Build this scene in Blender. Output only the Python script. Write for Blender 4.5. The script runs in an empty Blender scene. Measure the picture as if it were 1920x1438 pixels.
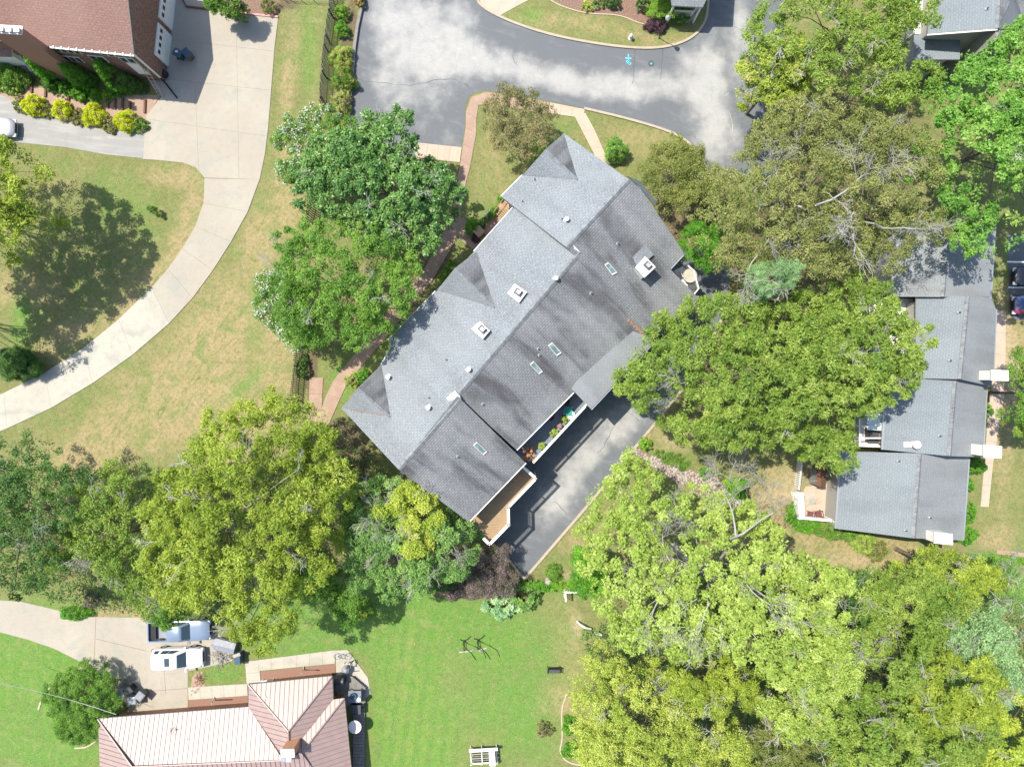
import bpy, math, random
import numpy as np
from mathutils import Vector, Matrix, geometry
random.seed(7)
C = bpy.context.scene.collection
SC = bpy.context.scene
# ------------------------------------------------------------------ camera, sky, sun, exposure
H = 65.0
F = 1280.0
cam = bpy.data.cameras.new('camera'); cam.sensor_width = 36; cam.lens = 24; cam.clip_end = 3000
camo = bpy.data.objects.new('camera', cam); camo.location = (0, 0, H); C.objects.link(camo); SC.camera = camo
SUN = Vector((-0.47, 0.285, 1.0)).normalized()
EL = math.asin(SUN.z); AZ = math.atan2(SUN.x, SUN.y)
w = bpy.data.worlds.new('World'); SC.world = w; w.use_nodes = True
nt = w.node_tree; bg = nt.nodes['Background']
sky = nt.nodes.new('ShaderNodeTexSky'); sky.sky_type = 'NISHITA'; sky.sun_disc = False
sky.sun_elevation = EL; sky.sun_rotation = AZ; sky.air_density = 1.0; sky.dust_density = 1.2
nt.links.new(sky.outputs[0], bg.inputs[0]); bg.inputs[1].default_value = 0.15
sl = bpy.data.lights.new('sun', 'SUN'); sl.energy = 4.3; sl.angle = math.radians(0.53); sl.color = (1.0, 0.94, 0.83)
so = bpy.data.objects.new('sun', sl); so.rotation_euler = SUN.to_track_quat('Z', 'Y').to_euler(); so.location = (0, 0, 90); C.objects.link(so)
SC.view_settings.view_transform = 'Standard'; SC.view_settings.look = 'None'
SC.view_settings.exposure = 0.92; SC.view_settings.gamma = 1.0; SC.view_settings.use_curve_mapping = False
SC.render.engine = 'CYCLES'
SC.cycles.max_bounces = 6; SC.cycles.transparent_max_bounces = 8

# ------------------------------------------------------------------ helpers
def W(px, py, z=0.0):
    k = (H - z) / F
    return Vector(((px - 960) * k, (719 - py) * k, z))

def plane3(a, b, c):
    """plane through three surveyed points (px, py, z); returns a function px,py -> world point on it"""
    A, B, D = W(*a), W(*b), W(*c)
    n = (B - A).cross(D - A).normalized()
    if n.z < 0: n = -n
    o = Vector((0, 0, H))
    def f(px, py, up=0.0):
        d = (W(px, py, 0) - o)
        t = (A - o).dot(n) / d.dot(n)
        p = o + d * t
        if up: p = p + Vector((0, 0, up))
        return p
    f.n = n; f.A = A
    f.z = lambda x, y: A.z - (n.x * (x - A.x) + n.y * (y - A.y)) / n.z
    return f

class MB:
    def __init__(s, M=None):
        s.v = []; s.f = []; s.mi = []; s.M = M
    def pt(s, p):
        p = Vector(p)
        if s.M is not None: p = s.M @ p
        s.v.append(p[:]); return len(s.v) - 1
    def face(s, idx, mi=0):
        s.f.append(tuple(idx)); s.mi.append(mi)
    def poly(s, pts, mi=0):
        s.face([s.pt(p) for p in pts], mi)
    def box(s, c, d, rz=0.0, top=1.0, mi=0, topshift=(0, 0)):
        """c = base centre, d = full sizes, rz radians, top = taper of the top"""
        R = Matrix.Rotation(rz, 3, 'Z'); c = Vector(c)
        i = []
        for zz, k in ((0, 1), (d[2], top)):
            for sx, sy in ((-1, -1), (1, -1), (1, 1), (-1, 1)):
                q = Vector((sx * d[0] / 2 * k, sy * d[1] / 2 * k, zz))
                if zz: q += Vector((topshift[0], topshift[1], 0))
                i.append(s.pt(R @ q + c))
        for q in ((3, 2, 1, 0), (4, 5, 6, 7), (0, 1, 5, 4), (1, 2, 6, 5), (2, 3, 7, 6), (3, 0, 4, 7)):
            s.face([i[k] for k in q], mi)
    def prism(s, pts, dz, mi=0, ms=None):
        """top outline pts (3D), extruded down by dz"""
        pts = [Vector(p) for p in pts]
        # orientation: counterclockwise seen from above
        ar = sum(pts[i].x * pts[(i + 1) % len(pts)].y - pts[(i + 1) % len(pts)].x * pts[i].y for i in range(len(pts)))
        if ar < 0: pts = pts[::-1]
        if ms is None: ms = mi
        a = [s.pt(p) for p in pts]; b = [s.pt(p - Vector((0, 0, dz))) for p in pts]
        n = len(pts)
        s.face(a, mi); s.face(b[::-1], ms)
        for i in range(n):
            j = (i + 1) % n
            s.face((a[j], a[i], b[i], b[j]), ms)
    def wallprism(s, top, zb=0.0, mi=0):
        top = [Vector(p) for p in top]
        ar = sum(top[i].x * top[(i + 1) % len(top)].y - top[(i + 1) % len(top)].x * top[i].y for i in range(len(top)))
        if ar < 0: top = top[::-1]
        a = [s.pt(p) for p in top]; b = [s.pt((p.x, p.y, zb)) for p in top]
        n = len(top); s.face(a, mi)
        for i in range(n):
            j = (i + 1) % n
            s.face((a[j], a[i], b[i], b[j]), mi)
    def tube(s, pts, r, k=6, mi=0, cap=True):
        pts = [Vector(p) for p in pts]
        rs = r if isinstance(r, (list, tuple)) else [r] * len(pts)
        prev = None; ref = Vector((0, 0, 1))
        for j, p in enumerate(pts):
            d = (pts[min(j + 1, len(pts) - 1)] - pts[max(j - 1, 0)])
            if d.length < 1e-6: d = Vector((0, 0, 1))
            d.normalize()
            rr = ref if abs(d.dot(ref)) < 0.95 else Vector((1, 0, 0))
            u = d.cross(rr).normalized(); v = d.cross(u)
            ring = [s.pt(p + (u * math.cos(2 * math.pi * q / k) + v * math.sin(2 * math.pi * q / k)) * rs[j]) for q in range(k)]
            if prev:
                for q in range(k):
                    s.face((prev[q], prev[(q + 1) % k], ring[(q + 1) % k], ring[q]), mi)
            elif cap: s.face(ring, mi)
            prev = ring
        if cap: s.face(prev[::-1], mi)
    def lathe(s, c, prof, k=14, mi=0):
        c = Vector(c); prev = None
        for (r, z) in prof:
            ring = [s.pt(c + Vector((r * math.cos(2 * math.pi * q / k), r * math.sin(2 * math.pi * q / k), z))) for q in range(k)]
            if prev:
                for q in range(k): s.face((prev[q], prev[(q + 1) % k], ring[(q + 1) % k], ring[q]), mi)
            prev = ring
        s.face(prev, mi)
    def loft(s, rings, mi=0, cap=True):
        prev = None
        for r in rings:
            ring = [s.pt(p) for p in r]; k = len(ring)
            if prev:
                for q in range(k): s.face((prev[q], prev[(q + 1) % k], ring[(q + 1) % k], ring[q]), mi)
            elif cap: s.face(ring[::-1], mi)
            prev = ring
        if cap: s.face(prev, mi)

def worigin(o):
    v = Vector((0, 0, 0))
    while o is not None:
        v += o.location; o = o.parent
    return v

def tag(o, label=None, cat=None, group=None, kind=None):
    if label: o['label'] = label
    if cat: o['category'] = cat
    if group: o['group'] = group
    if kind: o['kind'] = kind
    return o

def thing(name, label, cat, loc, group=None):
    o = bpy.data.objects.new(name, None); C.objects.link(o); o.location = loc
    o.empty_display_size = 0.3
    return tag(o, label, cat, group)

def do_uv(me, rot=0.0):
    """metric UV: u along the level line of each face, v up its slope"""
    uvl = me.uv_layers.new(name='UVMap')
    n = len(me.loops); uv = np.zeros((n, 2), np.float32)
    vs = me.vertices
    cr, sr = math.cos(rot), math.sin(rot)
    for p in me.polygons:
        nn = p.normal
        if abs(nn.z) > 0.995:
            u = Vector((cr, sr, 0)); v = Vector((-sr, cr, 0))
        else:
            u = Vector((-nn.y, nn.x, 0)).normalized(); v = nn.cross(u)
        for li in p.loop_indices:
            co = vs[me.loops[li].vertex_index].co
            uv[li] = (co.dot(u), co.dot(v))
    uvl.data.foreach_set('uv', uv.ravel())

def mk(name, mb, mats, parent=None, label=None, cat=None, group=None, kind=None, uv=False, uvrot=0.0, smooth=False, origin=None, sharp=None):
    if not isinstance(mats, (list, tuple)): mats = [mats]
    vs = np.array(mb.v, dtype=np.float64)
    if parent is not None:
        o0 = worigin(parent); loc = Vector((0, 0, 0))
    else:
        if origin is None:
            mn = vs.min(0); mx = vs.max(0); o0 = Vector(((mn[0] + mx[0]) / 2, (mn[1] + mx[1]) / 2, mn[2]))
        else: o0 = Vector(origin)
        loc = o0
    me = bpy.data.meshes.new(name)
    me.from_pydata([tuple(r) for r in mb.v], [], mb.f)
    if uv: do_uv(me, uvrot)
    for v in me.vertices: v.co -= o0
    for m in mats: me.materials.append(m)
    if len(mats) > 1:
        me.polygons.foreach_set('material_index', np.array(mb.mi, np.int32))
    if smooth:
        me.polygons.foreach_set('use_smooth', np.ones(len(me.polygons), bool))
        if sharp: me.set_sharp_from_angle(angle=math.radians(sharp))
    me.update()
    o = bpy.data.objects.new(name, me); C.objects.link(o); o.location = loc
    if parent is not None: o.parent = parent
    return tag(o, label, cat, group, kind)

def bevel(o, w=0.02, seg=1):
    m = o.modifiers.new('bevel', 'BEVEL'); m.width = w; m.segments = seg; m.limit_method = 'ANGLE'; m.angle_limit = math.radians(40)
    return o

def inset(pts, d, keep=()):
    """inset a world polygon (list of Vectors) in xy by d; keeps z; edges listed in keep stay where they are"""
    pts = [Vector(p) for p in pts]; n = len(pts)
    ar = sum(pts[i].x * pts[(i + 1) % n].y - pts[(i + 1) % n].x * pts[i].y for i in range(n))
    sg = 1 if ar > 0 else -1
    L = []
    for i in range(n):
        e = (pts[(i + 1) % n] - pts[i]).xy.normalized(); nn = Vector((-e.y, e.x)) * sg
        L.append((pts[i].xy + nn * (-.01 if i in keep else d), e, nn))
    out = []
    for i in range(n):
        (p0, e0, n0), (p1, e1, n1) = L[i - 1], L[i]
        cr = e0.x * e1.y - e0.y * e1.x
        if abs(cr) < .12: q = (p1 + (pts[i].xy + n0 * (p0 - pts[i - 1].xy).dot(n0))) / 2
        else:
            t = ((p1 - p0).x * e1.y - (p1 - p0).y * e1.x) / cr; q = p0 + e0 * t
            if (q - pts[i].xy).length > 3 * d + .1: q = pts[i].xy + (q - pts[i].xy).normalized() * 3 * d
        out.append(Vector((q.x, q.y, pts[i].z)))
    return out

def clip(poly, p, n):
    """keep the side of poly (Vectors, xy) where (q-p).n >= 0"""
    out = []; L = len(poly)
    for i in range(L):
        a, b = poly[i], poly[(i + 1) % L]
        da = (a.x - p[0]) * n[0] + (a.y - p[1]) * n[1]; db = (b.x - p[0]) * n[0] + (b.y - p[1]) * n[1]
        if da >= 0: out.append(a)
        if (da >= 0) != (db >= 0): out.append(a.lerp(b, da / (da - db)))
    return out

def area(poly):
    n = len(poly)
    return abs(sum(poly[i].x * poly[(i + 1) % n].y - poly[(i + 1) % n].x * poly[i].y for i in range(n))) / 2

def smooth_line(pts, it=2, closed=False):
    pts = [Vector((*p, 0)) if len(p) == 2 else Vector(p) for p in pts]
    for _ in range(it):
        out = []; n = len(pts)
        rng = range(n) if closed else range(n - 1)
        if not closed: out.append(pts[0])
        for i in rng:
            a, b = pts[i], pts[(i + 1) % n]
            out += [a.lerp(b, .25), a.lerp(b, .75)]
        if not closed: out.append(pts[-1])
        pts = out
    return [(p.x, p.y) for p in pts]

# ------------------------------------------------------------------ materials
def col4(c): return (c[0], c[1], c[2], 1.0)
class NT:
    def __init__(s, name):
        s.m = bpy.data.materials.new(name); s.m.use_nodes = True; s.t = s.m.node_tree; s.b = s.t.nodes['Principled BSDF']
        s._pos = s._uv = None
    def n(s, ty, **kw):
        x = s.t.nodes.new(ty)
        for k, v in kw.items(): setattr(x, k, v)
        return x
    def l(s, a, b): s.t.links.new(a, b)
    def coord(s, kind):
        if kind == 'uv':
            if not s._uv: s._uv = s.n('ShaderNodeTexCoord').outputs['UV']
            return s._uv
        if not s._pos: s._pos = s.n('ShaderNodeNewGeometry').outputs['Position']
        return s._pos
    def mapped(s, kind, scale, rot=0.0):
        mp = s.n('ShaderNodeMapping'); s.l(s.coord(kind), mp.inputs[0])
        mp.inputs['Scale'].default_value = scale if isinstance(scale, (tuple, list)) else (scale,) * 3
        if rot:
            # rotate first, then scale
            r = s.n('ShaderNodeVectorRotate', rotation_type='Z_AXIS'); r.inputs['Angle'].default_value = rot
            s.l(s.coord(kind), r.inputs[0]); s.l(r.outputs[0], mp.inputs[0])
        return mp.outputs[0]
    def noise(s, kind, scale, detail=4, rough=.55, rot=0.0, dist=0.0):
        nz = s.n('ShaderNodeTexNoise'); nz.inputs['Scale'].default_value = 1.0
        nz.inputs['Detail'].default_value = detail; nz.inputs['Roughness'].default_value = rough; nz.inputs['Distortion'].default_value = dist
        s.l(s.mapped(kind, scale, rot), nz.inputs['Vector']); return nz.outputs['Fac']
    def remap(s, v, lo, hi, fac=1.0):
        mr = s.n('ShaderNodeMapRange', interpolation_type='SMOOTHSTEP')
        mr.inputs['From Min'].default_value = lo; mr.inputs['From Max'].default_value = hi; mr.inputs['To Max'].default_value = fac
        s.l(v, mr.inputs['Value']); return mr.outputs[0]
    def mth(s, op, a, b):
        x = s.n('ShaderNodeMath', operation=op)
        for i, q in enumerate((a, b)):
            if isinstance(q, (int, float)): x.inputs[i].default_value = q
            else: s.l(q, x.inputs[i])
        return x.outputs[0]
    def mix(s, fac, a, b, mode='MIX'):
        x = s.n('ShaderNodeMix', data_type='RGBA', blend_type=mode)
        if isinstance(fac, (int, float)): x.inputs[0].default_value = fac
        else: s.l(fac, x.inputs[0])
        for i, q in ((6, a), (7, b)):
            if isinstance(q, (tuple, list)): x.inputs[i].default_value = col4(q)
            else: s.l(q, x.inputs[i])
        return x.outputs[2]

def MAT(name, base, rough=.85, layers=(), bump=None, metallic=0.0, spec=.3, coord='pos'):
    t = NT(name); c = tuple(base)
    hsrc = None
    for L in layers:
        k = L[0]; o = L[-1] if isinstance(L[-1], dict) else {}
        cd = o.get('c', coord)
        if k == 'noise':        # scale, lo, hi, col, fac
            m = t.remap(t.noise(cd, L[1], o.get('detail', 4), o.get('rough', .55), o.get('rot', 0), o.get('dist', 0)), L[2], L[3], L[5])
            if 'attr' in o:
                a = t.n('ShaderNodeAttribute', attribute_name=o['attr']); m = t.mth('MULTIPLY', m, a.outputs['Fac'])
            c = t.mix(m, c, L[4], o.get('mode', 'MIX'))
        elif k == 'attr':       # attrname, col, fac, scale, amount
            a = t.n('ShaderNodeAttribute', attribute_name=L[1]).outputs['Fac']
            nz = t.noise(cd, L[4], o.get('detail', 5), .6, o.get('rot', 0))
            v = t.mth('ADD', a, t.mth('MULTIPLY', t.mth('SUBTRACT', nz, .5), L[5]))
            m = t.remap(v, o.get('lo', .3), o.get('hi', .7), L[3]); c = t.mix(m, c, L[2])
        elif k == 'brick':      # w, h, mortar, c1, c2, cm
            b = t.n('ShaderNodeTexBrick'); b.offset = .5
            t.l(t.mapped(cd, 1.0, o.get('rot', 0)), b.inputs['Vector'])
            b.inputs['Scale'].default_value = 1; b.inputs['Brick Width'].default_value = L[1]; b.inputs['Row Height'].default_value = L[2]
            b.inputs['Mortar Size'].default_value = L[3]; b.inputs['Mortar Smooth'].default_value = .3
            b.inputs['Color1'].default_value = col4(L[4]); b.inputs['Color2'].default_value = col4(L[5]); b.inputs['Mortar'].default_value = col4(L[6])
            c = t.mix(o.get('f', 1.0), c, b.outputs['Color'], 'MULTIPLY')
            hsrc = b.outputs['Fac']
        elif k == 'wave':       # scale, rot, lo, hi, col, fac
            wv = t.n('ShaderNodeTexWave', wave_type='BANDS', bands_direction='X')
            wv.inputs['Scale'].default_value = L[1]; wv.inputs['Distortion'].default_value = o.get('dist', 0); wv.inputs['Detail'].default_value = 2
            t.l(t.mapped(cd, 1.0, L[2]), wv.inputs['Vector'])
            m = t.remap(wv.outputs['Fac'], L[3], L[4], L[6])
            if 'attr' in o:
                a = t.n('ShaderNodeAttribute', attribute_name=o['attr']); m = t.mth('MULTIPLY', m, a.outputs['Fac'])
            c = t.mix(m, c, L[5])
    B = t.b
    if isinstance(c, tuple): B.inputs['Base Color'].default_value = col4(c)
    else: t.l(c, B.inputs['Base Color'])
    B.inputs['Roughness'].default_value = rough; B.inputs['Metallic'].default_value = metallic
    B.inputs['Specular IOR Level'].default_value = spec
    if bump:                    # scale, strength, distance
        bp = t.n('ShaderNodeBump'); bp.inputs['Strength'].default_value = bump[1]; bp.inputs['Distance'].default_value = bump[2]
        h = t.noise(bump[3] if len(bump) > 3 else 'pos', bump[0], 4, .6)
        if hsrc is not None: h = t.mth('SUBTRACT', h, t.mth('MULTIPLY', hsrc, 1.0))
        t.l(h, bp.inputs['Height']); t.l(bp.outputs[0], B.inputs['Normal'])
    return t.m

def LEAF(name, c0, c1, c2, transl=.45, rough=.5):
    g_ = 1.0 if 'petal' in name else 1.58
    def ds(c):
        m = (c[0] * .3 + c[1] * .6 + c[2] * .1); return tuple(min(.8, (q * 1.06 - m * .06) * g_) for q in c)
    c0, c1, c2 = ds(c0), ds(c1), ds(c2)
    t = NT(name)
    a = t.n('ShaderNodeAttribute', attribute_name='tint')
    r = t.n('ShaderNodeValToRGB'); t.l(a.outputs['Fac'], r.inputs[0])
    e = r.color_ramp.elements; e[0].color = col4(c0); e[1].color = col4(c2)
    x = e.new(.5); x.color = col4(c1)
    t.l(r.outputs[0], t.b.inputs['Base Color']); t.b.inputs['Roughness'].default_value = rough; t.b.inputs['Specular IOR Level'].default_value = .35
    tr = t.n('ShaderNodeBsdfTranslucent'); g = t.mix(.5, r.outputs[0], (.9, 1.0, .25), 'MULTIPLY')
    g = t.mix(.6, r.outputs[0], g)
    t.l(g, tr.inputs[0])
    ms = t.n('ShaderNodeMixShader'); ms.inputs[0].default_value = transl
    t.l(t.b.outputs[0], ms.inputs[1]); t.l(tr.outputs[0], ms.inputs[2])
    t.l(ms.outputs[0], t.t.nodes['Material Output'].inputs[0])
    return t.m

G = {}
G['grass'] = MAT('grass', (.155, .16, .058), .95, [
    ('noise', .35, .35, .65, (.20, .195, .08), .7, {'detail': 6}),
    ('attr', 'dry', (.335, .245, .135), .85, .9, 1.2, {'lo': .1, 'hi': .95, 'detail': 9}),
    ('attr', 'lush', (.095, .215, .035), .94, .45, .7, {'lo': .0, 'hi': .75, 'detail': 7}),
    ('noise', (.7, 3.6, 1), .48, .7, (.36, .29, .17), .55, {'rot': .75, 'attr': 'dry', 'detail': 8, 'dist': .8}),
    ('noise', .5, .46, .68, (.125, .185, .05), .65, {'detail': 9, 'dist': .7}),
    ('noise', (3.0, .6, 1), .46, .7, (.10, .15, .04), .55, {'rot': .6, 'attr': 'dry', 'detail': 8, 'dist': 1.0}),
    ('noise', .8, .5, .75, (.19, .25, .055), .55, {'attr': 'lush', 'detail': 8}),
    ('noise', .55, .52, .72, (.22, .235, .085), .4, {'attr': 'lush', 'detail': 9, 'dist': .5}),
    ('attr', 'dirt', (.38, .29, .185), .9, 1.2, 1.0, {'lo': .3, 'hi': .95, 'detail': 9}),
    ('attr', 'mulch', (.12, .085, .06), .95, 2.0, .7, {'lo': .35, 'hi': .7}),
    ('wave', .26, 0.12, .3, .7, (.17, .27, .045), .32, {'attr': 'mow', 'dist': 1.5}),
    ('noise', 3.2, .44, .66, (.075, .10, .03), .5, {'detail': 6, 'rough': .7}),
    ('noise', 1.4, .5, .72, (.27, .245, .12), .5, {'detail': 9, 'rough': .7}),
    ('noise', 10., .52, .72, (.38, .35, .18), .45, {'detail': 3}),
    ('noise', 16., .45, .62, (.06, .09, .025), .3, {'detail': 2}),
], bump=(12., .7, .08), spec=.1)
G['asphalt'] = MAT('asphalt', (.105, .113, .122), .8, [
    ('attr', 'worn', (.33, .325, .305), .92, .5, 2.0, {'lo': .1, 'hi': 1.25, 'detail': 11}),
    ('noise', (.3, 1.6, 1), .5, .75, (.22, .23, .235), .4, {'rot': .35, 'detail': 10, 'dist': .3, 'rough': .7}),
    ('noise', (1.2, .25, 1), .55, .8, (.085, .09, .10), .5, {'detail': 9, 'dist': .3, 'rough': .7}),
    ('noise', 14., .4, .7, (.10, .105, .11), .25, {'detail': 2}),
    ('noise', .9, .52, .75, (.37, .34, .30), .45, {'attr': 'worn', 'detail': 8, 'dist': .6}),
    ('noise', 1.3, .45, .72, (.19, .20, .205), .4, {'attr': 'worn', 'detail': 12, 'dist': .2, 'rough': .72}),
], bump=(30., .3, .02), spec=.35)
CONC = [('noise', .25, .4, .7, (.335, .305, .25), .7, {'detail': 7}),
        ('noise', .5, .48, .74, (.235, .24, .21), .65, {'detail': 9, 'dist': .8}),
        ('noise', 1.6, .46, .75, (.215, .21, .18), .5, {'detail': 9, 'rough': .7}),
        ('noise', 20., .4, .7, (.44, .41, .36), .25, {'detail': 2})]
G['concrete'] = MAT('concrete', (.295, .262, .212), .85, CONC, bump=(25, .2, .01), spec=.2)
G['concrete_walk'] = MAT('concrete_walk', (.36, .34, .285), .85, CONC, bump=(25, .2, .01), spec=.2)
G['concrete_grey'] = MAT('concrete_grey', (.235, .23, .22), .88, [
    ('noise', (.3, 2.5, 1), .45, .7, (.33, .325, .30), .6, {'rot': .1, 'detail': 6}),
    ('noise', 1.0, .5, .8, (.16, .16, .155), .5, {'detail': 7}), ('noise', 18., .4, .7, (.31, .30, .28), .3)], bump=(25, .3, .01))
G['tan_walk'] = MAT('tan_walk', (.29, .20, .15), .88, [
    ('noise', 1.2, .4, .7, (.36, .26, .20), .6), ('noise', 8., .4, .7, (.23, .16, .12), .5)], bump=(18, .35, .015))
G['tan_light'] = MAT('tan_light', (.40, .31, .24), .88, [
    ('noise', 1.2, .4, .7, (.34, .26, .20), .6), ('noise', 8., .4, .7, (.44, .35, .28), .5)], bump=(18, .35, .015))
G['kerb'] = MAT('kerb', (.34, .29, .22), .9, [('noise', 2., .4, .7, (.27, .22, .17), .6), ('noise', 12., .4, .7, (.40, .34, .27), .4)])
G['mulch'] = MAT('mulch', (.16, .10, .075), .95, [('noise', 9., .4, .6, (.30, .20, .15), .7), ('noise', 18., .5, .65, (.06, .04, .03), .6)], bump=(16, .9, .06))
G['mulch_brown'] = MAT('mulch_brown', (.20, .115, .085), .95, [('noise', 14., .4, .6, (.26, .155, .115), .5)], bump=(16, .6, .03))
def shingle(name, base, dark, light, streak=.5, bf=.6, mott=.55):
    return MAT(name, base, .92, [
        ('noise', (5., 5., 1), .38, .66, light, mott, {'c': 'uv', 'detail': 3, 'rough': .7}),
        ('noise', (9., 6., 1), .45, .62, dark, mott * .8, {'c': 'uv', 'detail': 2}),
        ('noise', (.55, .085, 1), .42, .62, dark, streak, {'c': 'uv', 'detail': 6, 'dist': .3, 'rough': .6}),
        ('noise', (.2, .16, 1), .42, .62, light, .55 if streak > .4 else .3, {'c': 'uv', 'detail': 4}),
        ('brick', .33, .2, .02, (1, 1, 1), (.85, .85, .85), (.5, .5, .5), {'c': 'uv', 'f': bf}),
    ], bump=(20, .35, .015), spec=.2)
G['shingle_grey'] = shingle('shingle_grey', (.188, .208, .225), (.105, .112, .12), (.28, .305, .32), .2, .6)
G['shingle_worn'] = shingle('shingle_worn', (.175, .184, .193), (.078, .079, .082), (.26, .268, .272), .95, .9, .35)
G['shingle_blue'] = shingle('shingle_blue', (.18, .208, .228), (.125, .138, .15), (.235, .265, .285), .25, .45, .4)
G['shingle_smooth'] = shingle('shingle_smooth', (.20, .215, .225), (.12, .125, .13), (.27, .285, .29), .35, .35, .35)
G['shingle_brown'] = shingle('shingle_brown', (.215, .125, .105), (.14, .085, .07), (.30, .195, .16), .12, .5)
G['ridge'] = MAT('ridge', (.17, .18, .19), .9, [('noise', 6., .4, .7, (.09, .09, .10), .7), ('noise', 2., .4, .7, (.26, .28, .29), .5)])
G['brick'] = MAT('brick', (.20, .105, .08), .9, [
    ('noise', (3., 8., 1), .4, .6, (.32, .19, .145), .7, {'c': 'uv', 'detail': 2}), ('noise', (5., 14., 1), .5, .62, (.085, .06, .055), .7, {'c': 'uv', 'detail': 2}),
    ('brick', .22, .075, .008, (1, 1, 1), (.7, .7, .7), (1.25, 1.2, 1.15), {'c': 'uv'})], bump=(20, .4, .01))
G['brick_orange'] = MAT('brick_orange', (.42, .21, .13), .9, [
    ('noise', (4., 10., 1), .4, .6, (.50, .28, .18), .6, {'c': 'uv'}),
    ('brick', .22, .075, .008, (1, 1, 1), (.7, .7, .7), (1.2, 1.15, 1.1), {'c': 'uv'})], bump=(20, .4, .01))
G['siding'] = MAT('siding', (.30, .29, .27), .7, [('noise', (1., 12., 1), .4, .7, (.22, .21, .2), .4, {'c': 'uv'})])
G['white'] = MAT('white_paint', (.68, .655, .61), .5, [('noise', 2.5, .5, .8, (.6, .57, .5), .4)])
G['white_metal'] = MAT('white_metal', (.64, .60, .565), .4, [('noise', 4., .55, .8, (.45, .30, .22), .5)])
G['rust'] = MAT('rust', (.25, .12, .07), .8, [('noise', 6., .4, .7, (.30, .19, .13), .7)])
G['chimney_pan'] = MAT('chimney_pan', (.72, .60, .54), .5, [('noise', 3., .5, .7, (.55, .30, .20), .6)])
G['dark_metal'] = MAT('dark_metal', (.05, .055, .06), .5, [('noise', 7., .5, .8, (.11, .11, .12), .4)], spec=.5)
G['black'] = MAT('black', (.015, .015, .018), .5)
G['grey_metal'] = MAT('grey_metal', (.36, .38, .40), .4, [('noise', 5., .5, .8, (.22, .23, .24), .4)], metallic=.5)
G['glass'] = MAT('glass', (.035, .06, .07), .08, spec=.7)
G['skyglass'] = MAT('skyglass', (.10, .16, .165), .12, [('noise', 2., .45, .6, (.25, .32, .33), .6)], spec=.7)
G['skylight_frame'] = MAT('skylight_frame', (.50, .49, .45), .5)
G['deck_grey'] = MAT('deck_grey', (.16, .19, .22), .8, [('wave', 3.2, 0.0, .0, .25, (.05, .06, .07), .0), ('noise', 3., .4, .7, (.12, .14, .16), .5)])
G['deck_wood'] = MAT('deck_wood', (.29, .205, .12), .8, [('noise', (1., 14., 1), .4, .7, (.20, .14, .085), .6), ('noise', 1.2, .4, .7, (.36, .27, .17), .4)])
G['timber'] = MAT('timber', (.12, .06, .04), .9, [('noise', 9., .4, .7, (.2, .11, .07), .5)])
G['grey_wood'] = MAT('grey_wood', (.20, .19, .175), .9, [('noise', (12., 2., 3.), .4, .7, (.11, .10, .09), .6)])
G['fence_wood'] = MAT('fence_wood', (.13, .125, .105), .9, [('noise', (12., 12., 2.), .4, .7, (.2, .19, .16), .6)])
G['bark'] = MAT('bark', (.115, .09, .07), .95, [('noise', (9., 9., 2.), .4, .65, (.21, .175, .14), .6)], bump=(10, .7, .03))
G['bark_pale'] = MAT('bark_pale', (.30, .285, .255), .9, [('noise', (7., 7., 3.), .45, .7, (.30, .275, .245), .6)], bump=(10, .4, .02))
G['bark_white'] = MAT('bark_white', (.31, .30, .275), .9, [('noise', (7., 7., 3.), .45, .7, (.42, .40, .36), .5)])
G['stone'] = MAT('stone', (.33, .30, .26), .9, [('noise', 3.5, .35, .65, (.22, .20, .175), .8), ('noise', 7., .5, .7, (.42, .39, .345), .5)])
G['metal_roof'] = MAT('metal_roof', (.265, .19, .17), .47, [('noise', 1.5, .4, .7, (.32, .235, .215), .5), ('noise', (8, 1, 1), .5, .8, (.30, .23, .20), .2, {'c': 'uv'})], spec=.6)
G['metal_seam'] = MAT('metal_seam', (.215, .15, .135), .5, spec=.5)
G['metal_roof_dusty'] = G['metal_roof']
G['paint_blue'] = MAT('paint_blue', (.10, .55, .85), .7)
G['paint_white'] = MAT('paint_line', (.72, .73, .72), .7, [('noise', 6., .5, .7, (.4, .4, .4), .6)])
G['rubber'] = MAT('rubber', (.02, .02, .02), .8)
G['car_white'] = MAT('car_white', (.60, .60, .59), .18, spec=.6)
G['car_silverblue'] = MAT('car_silverblue', (.26, .32, .40), .25, metallic=.5, spec=.6)
G['car_silver'] = MAT('car_silver', (.40, .41, .43), .25, metallic=.5, spec=.6)
G['car_dark'] = MAT('car_dark', (.045, .05, .06), .2, spec=.6)
G['car_bluered'] = MAT('car_navy', (.035, .06, .14), .2, [('noise', .7, .5, .6, (.25, .02, .03), .8)], spec=.6)
G['lamp_red'] = MAT('tail_lens', (.45, .02, .02), .3)
G['lamp_clear'] = MAT('lamp_lens', (.7, .72, .74), .15, spec=.8)
G['plastic_green'] = MAT('plastic_green', (.02, .09, .07), .5)
G['plastic_teal'] = MAT('plastic_teal', (.02, .22, .17), .45)
G['plastic_blue'] = MAT('plastic_blue', (.05, .08, .12), .5)
G['plastic_grey'] = MAT('plastic_grey', (.20, .21, .23), .5, [('noise', 3., .5, .7, (.30, .31, .33), .5)])
G['plastic_brown'] = MAT('plastic_brown', (.13, .09, .06), .6)
G['cushion_red'] = MAT('cushion_red', (.12, .05, .05), .8)
G['terracotta'] = MAT('terracotta', (.45, .20, .12), .8)
G['red_edge'] = MAT('red_edge', (.50, .22, .20), .8, [('noise', 5., .4, .7, (.6, .42, .38), .6)])
G['awning'] = MAT('awning', (.40, .50, .50), .5)

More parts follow.
